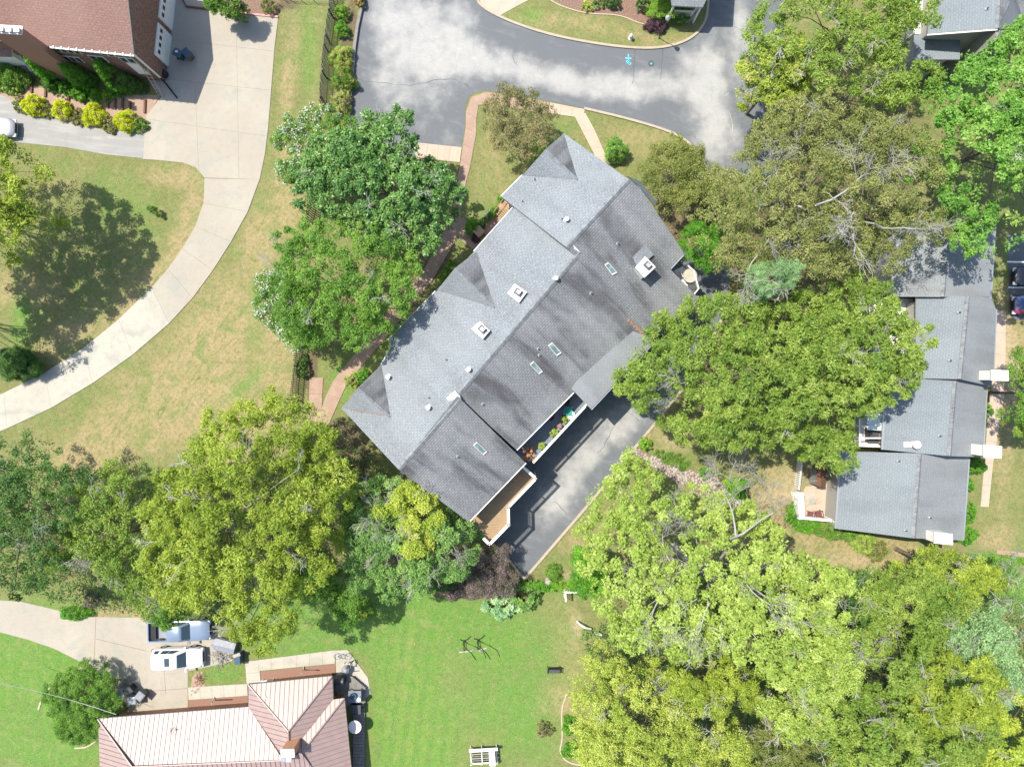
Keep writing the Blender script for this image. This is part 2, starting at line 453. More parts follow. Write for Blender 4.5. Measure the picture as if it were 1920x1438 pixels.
# leaves: dark, middle, light tints per species; light end raised to mimic sunlit highlights
LV = {
 'magnolia': LEAF('leaf_magnolia', (.035, .085, .022), (.065, .135, .032), (.14, .22, .065), .2, .38),
 'green': LEAF('leaf_green', (.055, .12, .022), (.10, .195, .033), (.19, .29, .06)),
 'bright': LEAF('leaf_bright', (.065, .15, .030), (.12, .24, .045), (.26, .36, .10)),
 'yellowgreen': LEAF('leaf_yellowgreen', (.105, .15, .024), (.19, .245, .038), (.34, .38, .085)),
 'walnut': LEAF('leaf_walnut', (.08, .14, .026), (.148, .215, .042), (.28, .33, .09)),
 'limegold': LEAF('leaf_limegold', (.14, .19, .034), (.25, .305, .06), (.41, .42, .14)),
 'olive': LEAF('leaf_olive', (.08, .105, .03), (.14, .165, .045), (.23, .24, .08)),
 'brownolive': LEAF('leaf_brownolive', (.095, .115, .038), (.165, .185, .058), (.29, .275, .12)),
 'bronze': LEAF('leaf_bronze', (.08, .085, .035), (.17, .165, .075), (.30, .25, .14)),
 'bluegreen': LEAF('leaf_bluegreen', (.065, .135, .038), (.13, .225, .065), (.26, .37, .11)),
 'mint': LEAF('leaf_mint', (.09, .17, .07), (.17, .27, .12), (.29, .39, .20)),
 'darkgreen': LEAF('leaf_darkgreen', (.035, .08, .022), (.065, .13, .033), (.125, .205, .05)),
 'pale': LEAF('leaf_pale', (.13, .19, .04), (.225, .295, .065), (.36, .42, .15)),
 'gold': LEAF('leaf_gold', (.14, .22, .035), (.29, .34, .06), (.44, .44, .13)),
 'yellow': LEAF('leaf_yellow', (.20, .26, .02), (.38, .42, .03), (.58, .55, .06)),
 'purple': LEAF('leaf_purple', (.06, .065, .04), (.125, .105, .085), (.24, .18, .19)),
 'purple_dark': LEAF('leaf_darkpurple', (.04, .02, .03), (.08, .04, .06), (.15, .09, .12)),
 'white': LEAF('petal_white', (.38, .42, .33), (.48, .50, .43), (.58, .58, .53), .2),
 'pink': LEAF('petal_pink', (.30, .15, .13), (.40, .23, .19), (.48, .32, .27), .2),
 'red': LEAF('leaf_red', (.20, .07, .03), (.28, .12, .05), (.34, .19, .09), .2),
 'hedge': LEAF('leaf_hedge', (.05, .14, .02), (.09, .22, .025), (.16, .33, .04)),
 'lime': LEAF('leaf_lime', (.09, .19, .022), (.155, .28, .035), (.25, .38, .07)),
 'bigleaf': LEAF('leaf_big', (.13, .26, .12), (.22, .34, .18), (.42, .50, .30)),
 'orange': LEAF('leaf_orange', (.30, .13, .05), (.42, .22, .09), (.5, .3, .14)),
}
# ------------------------------------------------------------------ vegetation
def np_mesh(name, co, fidx, tint, mat):
    """co (n,3), fidx (m,k) face indices, tint per face"""
    me = bpy.data.meshes.new(name)
    m, k = fidx.shape
    me.vertices.add(len(co)); me.vertices.foreach_set('co', co.astype(np.float32).ravel())
    me.loops.add(m * k); me.loops.foreach_set('vertex_index', fidx.astype(np.int32).ravel())
    me.polygons.add(m); me.polygons.foreach_set('loop_start', np.arange(0, m * k, k, dtype=np.int32))
    me.update(calc_edges=True)
    at = me.attributes.new('tint', 'FLOAT', 'FACE'); at.data.foreach_set('value', tint.astype(np.float32))
    me.materials.append(mat)
    return me

def nrm(a): return a / np.maximum(np.linalg.norm(a, axis=1, keepdims=True), 1e-9)

LEAFCOUNT = [0]
FINE = (1.95, .80)
def leaves(rs, cen, rad, per, size, flat=.7, up=.5, droop=.2, tintc=None, spread=.28):
    """leaf-shaped folded quads on the shells of clumps. cen (n,3), rad (n,)"""
    per = int(round(per * FINE[0])); size = (size[0] * FINE[1], size[1] * FINE[1])
    n = len(cen); idx = np.repeat(np.arange(n), per); N = len(idx)
    d = rs.normal(size=(N, 3)); d[:, 2] += .45; d = nrm(d)
    r = rad[idx] * (.5 + .55 * rs.random(N))
    p = cen[idx] + d * r[:, None] * np.array([1, 1, flat])
    nn = nrm(d + np.array([0, 0, up]) + rs.normal(size=(N, 3)) * .45)
    a = nrm(d * np.array([1, 1, .25]) + rs.normal(size=(N, 3)) * .6 - np.array([0, 0, droop]))
    s = nrm(np.cross(nn, a)); nn = np.cross(a, s)
    L = size[0] * (.7 + .6 * rs.random(N))[:, None]; Wd = size[1] * (.7 + .6 * rs.random(N))[:, None]
    k3 = .5 + .25 * rs.random(N)[:, None]
    tip = p + a * L * .62
    lf = p - a * L * .3 + s * Wd * k3 + nn * Wd * .12
    rt = p - a * L * .3 - s * Wd * (1.15 - k3)
    co = np.stack([rt, tip, lf], 1).reshape(-1, 3)
    f = np.arange(3 * N).reshape(-1, 3)
    if tintc is None: tintc = rs.random(n)
    t = np.clip(tintc[idx] * (1 - spread) + rs.random(N) * spread * 1.6 - .1, 0, 1)
    LEAFCOUNT[0] += N
    return co, f, t

def inpoly(x, y, P):
    P = np.asarray(P); n = len(P); ins = np.zeros(len(x), bool); dist = np.full(len(x), 1e9)
    for i in range(n):
        x1, y1 = P[i]; x2, y2 = P[(i + 1) % n]
        c = ((y1 > y) != (y2 > y)) & (x < (x2 - x1) * (y - y1) / ((y2 - y1) if y2 != y1 else 1e-9) + x1)
        ins ^= c
        L = (x2 - x1) ** 2 + (y2 - y1) ** 2 + 1e-12
        t = np.clip(((x - x1) * (x2 - x1) + (y - y1) * (y2 - y1)) / L, 0, 1)
        dist = np.minimum(dist, np.hypot(x - x1 - t * (x2 - x1), y - y1 - t * (y2 - y1)))
    return ins, dist

def poisson(rs, P, sp, edge=0.0, tries=14):
    P = np.asarray(P); mn = P.min(0); mx = P.max(0)
    A = (mx[0] - mn[0]) * (mx[1] - mn[1]); n = int(A / (sp * sp) * tries) + 20
    x = mn[0] + rs.random(n) * (mx[0] - mn[0]); y = mn[1] + rs.random(n) * (mx[1] - mn[1])
    ins, d = inpoly(x, y, P); k = ins & (d > edge)
    pts = []; ds = []
    grid = {}
    for X, Y, D in zip(x[k], y[k], d[k]):
        gx, gy = int(X // sp), int(Y // sp); ok = True
        for i in (-1, 0, 1):
            for j in (-1, 0, 1):
                for q in grid.get((gx + i, gy + j), ()):
                    if (q[0] - X) ** 2 + (q[1] - Y) ** 2 < sp * sp: ok = False; break
                if not ok: break
            if not ok: break
        if ok:
            grid.setdefault((gx, gy), []).append((X, Y)); pts.append((X, Y)); ds.append(D)
    return np.array(pts).reshape(-1, 2), np.array(ds)

def ellipse_px(cx, cy, rx, ry, rot=0, n=14, seed=0, rag=.1):
    rs = np.random.RandomState(abs(seed + int(cx) * 7 + int(cy)))
    out = []
    for i in range(n):
        t = 2 * math.pi * i / n; k = 1 + rag * (rs.rand() * 2 - 1)
        x, y = rx * math.cos(t) * k, ry * math.sin(t) * k
        out.append((cx + x * math.cos(rot) - y * math.sin(rot), cy + x * math.sin(rot) + y * math.cos(rot)))
    return out

def limb(mb, rs, a, b, r0, r1, sag=.1, k=5, seg=4):
    a = Vector(a); b = Vector(b); L = (b - a).length
    pts = []; rr = []
    off = Vector(rs.normal(size=3)) * L * .06
    for i in range(seg + 1):
        t = i / seg
        p = a.lerp(b, t) + off * math.sin(math.pi * t) + Vector((0, 0, L * sag * math.sin(math.pi * t)))
        pts.append(p); rr.append(r0 + (r1 - r0) * t)
    mb.tube(pts, rr, k)

def twigs(mb, rs, p, d, L, r, depth, spread=.6, k=4):
    """a bare branching limb"""
    p = Vector(p); d = Vector(d).normalized()
    pts = [p]; rr = [r]; q = p.copy(); dd = d.copy(); seg = 4
    for i in range(seg):
        dd = (dd + Vector(rs.normal(size=3)) * .22).normalized()
        q = q + dd * (L / seg); pts.append(q.copy()); rr.append(max(.012, r * (1 - .62 * (i + 1) / seg)))
        if depth > 0 and (i >= 1):
            for _ in range(1 + (rs.rand() < .6)):
                nd = (dd + Vector(rs.normal(size=3)) * spread).normalized()
                nd.z = nd.z * .5 + .12
                twigs(mb, rs, q, nd, L * (.45 + .25 * rs.rand()), rr[-1] * .62, depth - 1, spread, 3)
    mb.tube(pts, rr, k)

def tree(name, label, cat, poly, h, leaf, seed, lobe=2.0, zedge=.58, zlow=None, size=(.26, .15), per=42, cl=.44, ncl=16,
         group=None, gaps=0.0, bark='bark', dead=(), flowers=None, base=None, ragged=.5, flat=.72, up=.5, droop=.2,
         trunk_r=None, dens=1.0, spread=.28, nlimb=14, crownname='crown', rough_top=1.0, fill=.85):
    rs = np.random.RandomState(seed)
    ze = h * zedge
    k = (H - h * max(zedge, .76)) / F
    P = np.array([((px - 960) * k, (719 - py) * k) for px, py in poly])
    lb = poisson(rs, P, lobe * .80, edge=lobe * .42)
    pts, ds = lb
    inr = max(ds.max() if len(ds) else lobe, .01)
    if len(pts) == 0:
        pts = P.mean(0)[None]; ds = np.array([inr])
    t = np.clip(ds / inr, 0, 1)
    dome = np.sqrt(np.clip(1 - (1 - t) ** 2, 0, 1))
    z = ze + (h - ze - lobe * .35) * dome + rs.normal(size=len(t)) * lobe * .32 * rough_top
    keep = np.ones(len(t), bool)
    if gaps > 0: keep = rs.random(len(t)) > gaps * (1.1 - .5 * t)
    L = np.column_stack([pts, z])[keep]
    rl = lobe * (.58 + .3 * rs.random(len(L)))
    # small ragged lobes round the edge
    pe, de = poisson(rs, P, lobe * .55, edge=lobe * .18)
    m = de < lobe * .5
    pe = pe[m]
    if len(pe):
        m2 = rs.random(len(pe)) < ragged; pe = pe[m2]
        Le = np.column_stack([pe, ze + rs.normal(size=len(pe)) * lobe * .35])
        L = np.vstack([L, Le]); rl = np.concatenate([rl, lobe * (.28 + .2 * rs.random(len(Le)))])
    # clumps on the lobes
    nc = np.maximum(3, (ncl * dens * (rl / (lobe * .75)) ** 2)).astype(int)
    idx = np.repeat(np.arange(len(L)), nc)
    d = rs.normal(size=(len(idx), 3)); d[:, 2] = np.abs(d[:, 2]) * 1.0 - .25; d = nrm(d)
    rr = rl[idx] * (.35 + .65 * rs.random(len(idx)) ** .5)
    cc = L[idx] + d * rr[:, None] * np.array([1, 1, .75])
    cc[:, 2] = np.maximum(cc[:, 2], .25)
    rc = cl * (.7 + .6 * rs.random(len(idx)))
    pf, df = poisson(rs, P, lobe * .62, edge=lobe * .35)
    if len(pf) and fill > 0:
        tf = np.clip(df / inr, 0, 1); zf = ze - lobe * .1 + (h - ze) * np.sqrt(1 - (1 - tf) ** 2) * .62 - lobe * (.35 + .5 * rs.random(len(pf)))
        kf = rs.random(len(pf)) < fill
        cc = np.vstack([cc, np.column_stack([pf, np.maximum(zf, .5)])[kf]]); rc = np.concatenate([rc, np.full(kf.sum(), lobe * .42)]); idx = np.concatenate([idx, rs.randint(0, len(L), kf.sum())])
    lt = rs.random(len(L)); tc = np.clip(lt[idx] * .5 + rs.random(len(idx)) * .5, 0, 1)
    co, f, tt = leaves(rs, cc, rc, per, size, flat, up, droop, tc, spread)
    cen = L.mean(0)
    bx, by = (W(*base).xy if base else cen[:2])
    root = thing(name, label, cat, (bx, by, 0), group)
    o0 = np.array([bx, by, 0.0])
    me = np_mesh(crownname, co - o0, f, tt, LV[leaf])
    co_ = bpy.data.objects.new(crownname, me); C.objects.link(co_); co_.parent = root
    if flowers:
        fl, nf, fs, side = flowers
        sel = rs.random(len(cc)) < nf
        if side is not None:
            sv = (cc[:, :2] - cen[:2]) @ np.array(side)
            sel &= sv > np.percentile(sv, 35)
        fc = cc[sel] + np.array([0, 0, .12])
        co2, f2, t2 = leaves(rs, fc, rc[sel] * 1.0, 9, fs, .8, .8, 0, rs.random(len(fc)))
        me2 = np_mesh('blossoms', co2 - o0, f2, t2, LV[fl])
        o2 = bpy.data.objects.new('blossoms', me2); C.objects.link(o2); o2.parent = root
    # trunk and limbs
    R = trunk_r or max(.05, h * .017)
    mb = MB(); b0 = Vector((bx, by, -.1)); fork = Vector((bx + rs.normal() * .1 * R, by, h * .32))
    top = Vector((cen[0] * .6 + bx * .4, cen[1] * .6 + by * .4, h * .68))
    mb.tube([b0, Vector((bx, by, .3)), fork, top], [R * 1.5, R * 1.05, R * .85, R * .4], 8)
    mk('trunk', mb, G[bark], root, smooth=True)
    allo = rs.permutation(len(L)); order = allo[:min(nlimb, len(L))]
    if len(order):
        mb = MB()
        for q in order:
            tip = Vector(L[q]) ; t0 = rs.rand()
            st = fork.lerp(top, t0 * .9)
            limb(mb, rs, st, tip + Vector((0, 0, rl[q] * .45)), R * .30, R * .06, .08, 5)
        mk('limbs', mb, G[bark], root, smooth=True)
    if h > 8 and len(L) > 8:
        mb = MB(); inner = [q for q in allo if q < keep.sum() and t[keep][q] > .35] if True else []
        far = inner[:4 + int(len(L) / 14)]
        for q in far:
            d0 = Vector((L[q][0] - cen[0], L[q][1] - cen[1], .4)).normalized() if True else None
            twigs(mb, rs, Vector(L[q]) + Vector((0, 0, rl[q] * .55)), d0 + Vector(rs.normal(size=3)) * .5, 0.9 + rs.rand() * .8, .026, 2, .6, 3)
        mk('bare_twigs', mb, G['bark_pale'], root, kind='stuff')
    for dd in dead:   # px, py, dx, dy, length, radius, depth, height
        px, py, dx, dy, LL, r0, dep, zz = dd
        mb = MB(); p = W(px, py, zz)
        twigs(mb, rs, p, (dx, -dy, .12), LL, r0, dep)
        # joint back down to the trunk
        limb(mb, rs, fork.lerp(top, .6), p, max(r0, R * .3), r0, .0, 5)
        mk('dead_branch', mb, G['bark_white' if bark != 'bark_pale' else 'bark_pale'], root, smooth=True)
    return root

def bush(name, label, cat, px, py, rpx, h, leaf, seed, group=None, size=(.11, .07), rx=1.0, ry=1.0, rot=0.0, flowers=None, z0=0.0, dens=1.0, shape='round', flat=.9):
    """a small shrub: leaves over a mounded surface, with stems inside"""
    rs = np.random.RandomState(seed)
    k = (H - h * .5 - z0) / F; r = rpx * k
    c = W(px, py, z0 + h * .5); c.z = z0
    n = max(12, int(26 * r * r * rx * ry / .16 * dens)); n = min(n, 900)
    d = rs.normal(size=(n, 3)); d[:, 2] = np.abs(d[:, 2]); d = nrm(d)
    if shape == 'cone':
        zz = rs.random(n) ** 1.3; rad = (1 - zz * .85) * (.75 + .25 * rs.random(n)); th = rs.random(n) * 2 * np.pi
        X = np.cos(th) * rad * r * rx; Y = np.sin(th) * rad * r * ry; Z = zz * h
    elif shape == 'box':
        X = (rs.random(n) * 2 - 1) * r * rx; Y = (rs.random(n) * 2 - 1) * r * ry
        Z = np.where(rs.random(n) < .65, h * (.86 + .1 * rs.random(n)), h * rs.random(n))
    elif shape == 'spiky':
        th = rs.random(n) * 2 * np.pi; rad = rs.random(n); X = np.cos(th) * rad * r; Y = np.sin(th) * rad * r; Z = h * (1 - rad ** 1.5) * .9 + .1
    else:
        ph = rs.rand(3) * 6.28; th_ = np.arctan2(d[:, 1], d[:, 0])
        q = (.82 + .18 * rs.random(n)) * (1 + .13 * np.sin(3 * th_ + ph[0]) + .09 * np.sin(5 * th_ + ph[1]) + .06 * np.sin(9 * th_ + ph[2]))
        X = d[:, 0] * r * rx * q; Y = d[:, 1] * r * ry * q; Z = h * (.12 + .82 * d[:, 2] * q)
    cr, sr = math.cos(rot), math.sin(rot)
    cen = np.column_stack([c.x + X * cr - Y * sr, c.y + X * sr + Y * cr, z0 + np.maximum(Z, .08)])
    rc = np.full(n, .17 * max(.75, min(1.3, r)))
    co, f, t = leaves(rs, cen, rc, 20, size, flat, .4, .1)
    root = thing(name, label, cat, (c.x, c.y, z0), group)
    o0 = np.array([c.x, c.y, z0])
    me = np_mesh('foliage', co - o0, f, t, LV[leaf]); o = bpy.data.objects.new('foliage', me); C.objects.link(o); o.parent = root
    if flowers:
        sel = rs.random(n) < flowers[1]
        co, f, t = leaves(rs, cen[sel] + np.array([0, 0, .08]), rc[sel], 7, flowers[2], .8, .8, 0)
        me = np_mesh('blossoms', co - o0, f, t, LV[flowers[0]]); o = bpy.data.objects.new('blossoms', me); C.objects.link(o); o.parent = root
    mb = MB()
    for q in range(5):
        a = 2 * math.pi * q / 5 + rs.rand()
        mb.tube([(c.x, c.y, z0 - .02), (c.x + math.cos(a) * r * .3, c.y + math.sin(a) * r * .3, z0 + h * .5), (c.x + math.cos(a) * r * .6, c.y + math.sin(a) * r * .6, z0 + h * .75)], [.03, .022, .01], 4)
    mk('stems', mb, G['bark'], root)
    return root
# ------------------------------------------------------------------ ground, paved surfaces
def blobs(x, y, L):
    v = np.zeros(len(x))
    for b in L:
        px, py, rx, ry, a = b[:5]; rot = b[5] if len(b) > 5 else 0
        c = W(px, py); k = H / F
        dx, dy = x - c.x, -(y - c.y)
        u = (dx * math.cos(rot) + dy * math.sin(rot)) / (rx * k); w_ = (-dx * math.sin(rot) + dy * math.cos(rot)) / (ry * k)
        v += a * np.exp(-(u * u + w_ * w_))
    return np.clip(v, -1, 1.4)

def set_attr(me, name, vals):
    a = me.attributes.new(name, 'FLOAT', 'POINT'); a.data.foreach_set('value', vals.astype(np.float32))

def ax(lim):
    a = np.arange(-lim, lim + .01, .6); e = lim + np.array([3, 8, 18, 40, 90, 200, 450, 900.])
    return np.concatenate([-e[::-1], a, e])
gx, gy = ax(56), ax(44)
X, Y = np.meshgrid(gx, gy); nx, ny = len(gx), len(gy)
co = np.column_stack([X.ravel(), Y.ravel(), np.zeros(nx * ny)])
i = np.arange(nx * ny).reshape(ny, nx)
fi = np.stack([i[:-1, :-1], i[:-1, 1:], i[1:, 1:], i[1:, :-1]], -1).reshape(-1, 4)
me = np_mesh('ground', co, fi, np.zeros(len(fi)), G['grass'])
x, y = co[:, 0], co[:, 1]
set_attr(me, 'dry', blobs(x, y, [
    (300, 650, 330, 200, .3), (540, 150, 16, 90, .9, .08), (590, 190, 14, 60, .5), (560, 60, 20, 40, .3), (545, 330, 30, 90, .9), (500, 420, 40, 80, .8, .5), (330, 330, 75, 22, .9), (350, 420, 24, 90, 1.0, .35),
    (300, 530, 30, 100, 1.0, .9), (100, 350, 90, 30, .3), (40, 545, 60, 40, .8), (120, 640, 60, 30, .8, -.6),
    (420, 600, 55, 130, .75, .75), (300, 760, 150, 60, .8, -.5), (420, 770, 120, 80, .45), (160, 850, 160, 45, .7, -.3), (440, 830, 60, 60, .6), (520, 700, 26, 120, .8),
    (1120, 50, 120, 16, .7, .15), (1000, 40, 60, 20, .4), (1250, 80, 60, 15, .7), (930, 270, 28, 60, .5), (900, 340, 20, 50, .5), (960, 350, 40, 20, .5), (1200, 260, 70, 30, .7, .3), (1085, 285, 30, 50, .3),
    (1560, 1030, 150, 40, .7), (1440, 940, 60, 60, .6), (1240, 810, 50, 50, .8), (1100, 990, 50, 60, .8, .8), (1450, 930, 60, 60, 1.1), (1580, 1040, 160, 35, 1.2, .15), (1480, 990, 50, 40, 1.1), (1660, 1050, 90, 30, .9),
    (1880, 900, 22, 200, .5), (1885, 760, 30, 90, .9), (1870, 1010, 60, 22, .7), (1900, 650, 60, 60, .8),
    (1060, 1180, 50, 80, .4), (1040, 1320, 45, 30, 1.0), (880, 1370, 60, 70, .25), (835, 1260, 20, 60, .55), (1070, 1250, 50, 50, .35), (740, 1210, 60, 20, .3), (500, 1180, 40, 20, .5),
    (20, 1400, 60, 50, .4), (150, 1150, 120, 18, .7), (240, 1155, 60, 14, .8), (740, 800, 30, 30, .2)]))
set_attr(me, 'lush', blobs(x, y, [
    (760, 1270, 60, 130, 1.0), (780, 1400, 90, 90, .8), (880, 1180, 170, 60, .55), (950, 1330, 90, 70, .55), (960, 1240, 120, 80, .4), (1000, 1400, 60, 60, .4), (40, 1280, 130, 120, 1.1), (120, 1400, 100, 50, .8),
    (560, 1190, 80, 50, .8), (600, 1160, 180, 50, .7), (420, 1263, 40, 22, .8), (580, 110, 20, 100, .5), (1065, 1100, 50, 12, .9), (60, 1190, 80, 50, .7), (760, 1140, 110, 50, .6), (460, 720, 16, 60, .5, .9),
    (230, 380, 70, 60, .35), (40, 600, 22, 50, .8), (1000, 30, 30, 20, .5), (640, 720, 20, 40, .8), (1040, 260, 40, 40, .4), (1880, 1045, 50, 10, 1.0), (910, 400, 40, 30, .4), (700, 650, 70, 50, .4), (480, 600, 20, 80, .3)]))
set_attr(me, 'dirt', blobs(x, y, [
    (1260, 830, 30, 35, .6), (1460, 940, 50, 30, .7), (1590, 1050, 90, 20, .75), (1500, 890, 60, 40, .6), (1885, 640, 24, 150, .9), (1900, 720, 30, 60, .7), (1862, 800, 14, 90, .5), (1060, 1140, 16, 20, .4), (1080, 1170, 16, 30, .4),
    (1275, 430, 20, 50, .9), (1060, 1080, 30, 20, .6), (660, 700, 14, 50, .5), (1050, 1345, 10, 90, .3), (1085, 1200, 26, 80, .4), (150, 1150, 60, 10, .6), (830, 500, 24, 60, .5), (680, 870, 60, 60, .5), (600, 40, 30, 10, .6), (540, 60, 30, 14, .5)]))
set_attr(me, 'mulch', blobs(x, y, [
    (660, 70, 14, 110, 1.0), (645, 150, 16, 90, .9), (470, 5, 60, 20, .8), (540, 10, 50, 16, .6), (585, 700, 12, 70, 1.1), (640, 850, 40, 70, .8), (760, 560, 40, 50, .8), (820, 470, 40, 60, .8), (650, 850, 60, 60, .6), (1290, 380, 60, 90, .8),
    (1400, 500, 200, 100, .8), (1600, 300, 200, 200, .8), (1400, 1130, 140, 120, .7), (1700, 1270, 230, 120, .7), (1350, 700, 150, 120, .8), (1200, 1340, 110, 100, .6), (500, 1000, 200, 120, .7), (130, 1000, 160, 110, .7), (780, 1000, 120, 80, .7), (900, 1080, 70, 35, 1.0), (860, 1110, 60, 12, .9), (150, 1330, 60, 60, .6), (1020, 1090, 50, 10, .6), (1170, 1110, 60, 100, .5)]))
set_attr(me, 'mow', blobs(x, y, [(760, 1280, 60, 150, 1.0), (790, 1400, 100, 80, .8), (40, 1280, 120, 100, .4)]))
go = bpy.data.objects.new('ground', me); C.objects.link(go); tag(go, 'dry and lush lawn with bare dirt around the houses', kind='structure')

def sheet(name, poly, z, mat, attrs=None, sp=.8, thick=0.0, parent=None, label=None, kind='structure', world=False, **kw):
    """a flat surface with inner vertices that can carry painted-in wear"""
    P = [W(*p, z) if not world else Vector(p) for p in poly]
    mn = (min(p.x for p in P), min(p.y for p in P)); mx = (max(p.x for p in P), max(p.y for p in P))
    if attrs:
        xs = np.arange(mn[0] + sp * .37, mx[0], sp); ys = np.arange(mn[1] + sp * .41, mx[1], sp)
        XX, YY = np.meshgrid(xs, ys); XX = XX.ravel(); YY = YY.ravel()
        ins, dd = inpoly(XX, YY, [(p.x, p.y) for p in P]); kk = ins & (dd > sp * .25)
        vin = [Vector(p.xy) for p in P] + [Vector((a, b)) for a, b in zip(XX[kk], YY[kk])]
    else: vin = [Vector(p.xy) for p in P]
    n = len(P)
    r = geometry.delaunay_2d_cdt(vin, [(q, (q + 1) % n) for q in range(n)], [], 1, 1e-5)
    vo, fo = r[0], r[2]
    mb = MB()
    for v in vo: mb.pt((v.x, v.y, z))
    for f_ in fo: mb.face(f_)
    if thick:
        a = [mb.pt((p.x, p.y, z)) for p in P]; b = [mb.pt((p.x, p.y, z - thick)) for p in P]
        for q in range(n): mb.face((a[q], b[q], b[(q + 1) % n], a[(q + 1) % n]))
    o = mk(name, mb, mat, parent, label=label, kind=kind, origin=(0, 0, 0) if parent is None else None, **kw)
    if attrs:
        oo = worigin(o)
        vx = np.array([v.co[0] + oo.x for v in o.data.vertices]); vy = np.array([v.co[1] + oo.y for v in o.data.vertices])
        for k_, L_ in attrs.items(): set_attr(o.data, k_, blobs(vx, vy, L_))
    return o

def kerb_line(name, pts, wd, ht, mat, label=None, closed=False, it=2, kind='structure', parent=None, z0=0.0):
    pts = smooth_line(pts, it, closed); P = [W(p[0], p[1]) for p in pts]; mb = MB(); n = len(P); L = []; R = []
    for j in range(n):
        a = P[j - 1] if (j > 0 or closed) else P[j]; b = P[(j + 1) % n] if (j < n - 1 or closed) else P[j]
        d = (b - a).xy.normalized(); m = Vector((-d.y, d.x, 0)) * wd / 2
        L.append(P[j] + m); R.append(P[j] - m)
    rings = []
    for j in range(n):
        rings.append([L[j] + Vector((0, 0, z0 - .02)), L[j] + Vector((0, 0, z0 + ht)), R[j] + Vector((0, 0, z0 + ht)), R[j] + Vector((0, 0, z0 - .02))])
    if closed: rings.append(rings[0])
    mb.loft(rings, cap=not closed)
    return mk(name, mb, mat, parent, label=label, kind=kind, origin=(0, 0, 0) if parent is None else None)

road_edge_low = [(865, 277), (873, 235), (872, 200), (880, 181), (895, 172), (915, 170), (1000, 184), (1100, 205), (1180, 224), (1250, 245), (1285, 262), (1312, 290), (1330, 330)]
road_edge_up = [(880, -60), (893, 0), (905, 15), (935, 32), (985, 52), (1040, 68), (1100, 80), (1170, 90), (1230, 92), (1275, 83), (1305, 66), (1323, 42), (1328, 10), (1329, -60)]
rl_ = smooth_line(road_edge_low, 2); ru_ = smooth_line(road_edge_up, 2)
sheet('road', [(690, -60), (683, 0), (668, 70), (662, 150), (655, 210), (652, 290), (700, 300), (865, 278)] + rl_ + [(1470, 330), (1470, -60)] + ru_[::-1], .012, G['asphalt'],
      {'worn': [(790, 60, 70, 90, 1.0), (850, 110, 60, 50, 1.1), (760, 180, 50, 60, .5), (960, 130, 120, 26, 1.0, .25), (1100, 160, 90, 26, .9, .2), (1230, 160, 90, 30, 1.1), (1330, 170, 40, 90, 1.1), (1390, 60, 20, 90, .9),
                (1350, 260, 40, 50, .8), (730, 30, 30, 60, .7), (840, 250, 30, 20, .4), (1300, 110, 40, 20, .6), (870, 40, 30, 40, .5), (720, 140, 20, 90, .4), (1040, 190, 160, 8, -.5, .2), (1030, 80, 160, 12, -.6, .2), (1240, 200, 30, 50, -.3)]},
      label='worn asphalt road and parking court with pale patches')
kerb_line('kerb', road_edge_up, .22, .13, G['kerb'], 'kerb between the road and the curved lawn')
kerb_line('kerb', [(1095, 204), (1180, 224), (1250, 245), (1285, 262), (1312, 290), (1330, 330)], .22, .13, G['kerb'], 'kerb along the right-hand lawn by the walk')
kerb_line('kerb', [(690, -60), (682, 0), (667, 70), (661, 150), (655, 208)], .28, .3, G['grey_wood'], 'raised dark kerb along the left of the parking court', it=1)
# pavement round the court: slabs
def slab_strip(name, left, right, mat, z=.06, gap=.007, label=None, n=None, kind='structure', length=1.5, parent=None):
    """ribbon cut into slabs (each its own part)"""
    root = parent or thing(name, label, None, (0, 0, 0))
    if not parent:
        root['kind'] = 'structure'
    A = [W(*p) for p in left]; B = [W(*p) for p in right]
    def walk(P, m):
        d = [0]
        for q in range(len(P) - 1): d.append(d[-1] + (P[q + 1] - P[q]).length)
        out = []
        for s in range(m + 1):
            t = d[-1] * s / m
            for q in range(len(P) - 1):
                if t <= d[q + 1] + 1e-6: out.append(P[q].lerp(P[q + 1], (t - d[q]) / max(1e-6, d[q + 1] - d[q]))); break
        return out
    LL = sum((A[q + 1] - A[q]).length for q in range(len(A) - 1))
    m = n or max(1, int(LL / length))
    a = walk(A, m); b = walk(B, m)
    for q in range(m):
        mb = MB(); e = gap / max(.2, (a[q + 1] - a[q]).length)
        p = [a[q].lerp(a[q + 1], e), a[q].lerp(a[q + 1], 1 - e), b[q].lerp(b[q + 1], 1 - e), b[q].lerp(b[q + 1], e)]
        dz = random.uniform(-.0015, .0015)
        mb.prism([Vector((v.x, v.y, z + dz)) for v in p], .08)
        mk('slab', mb, mat, root)
    return root
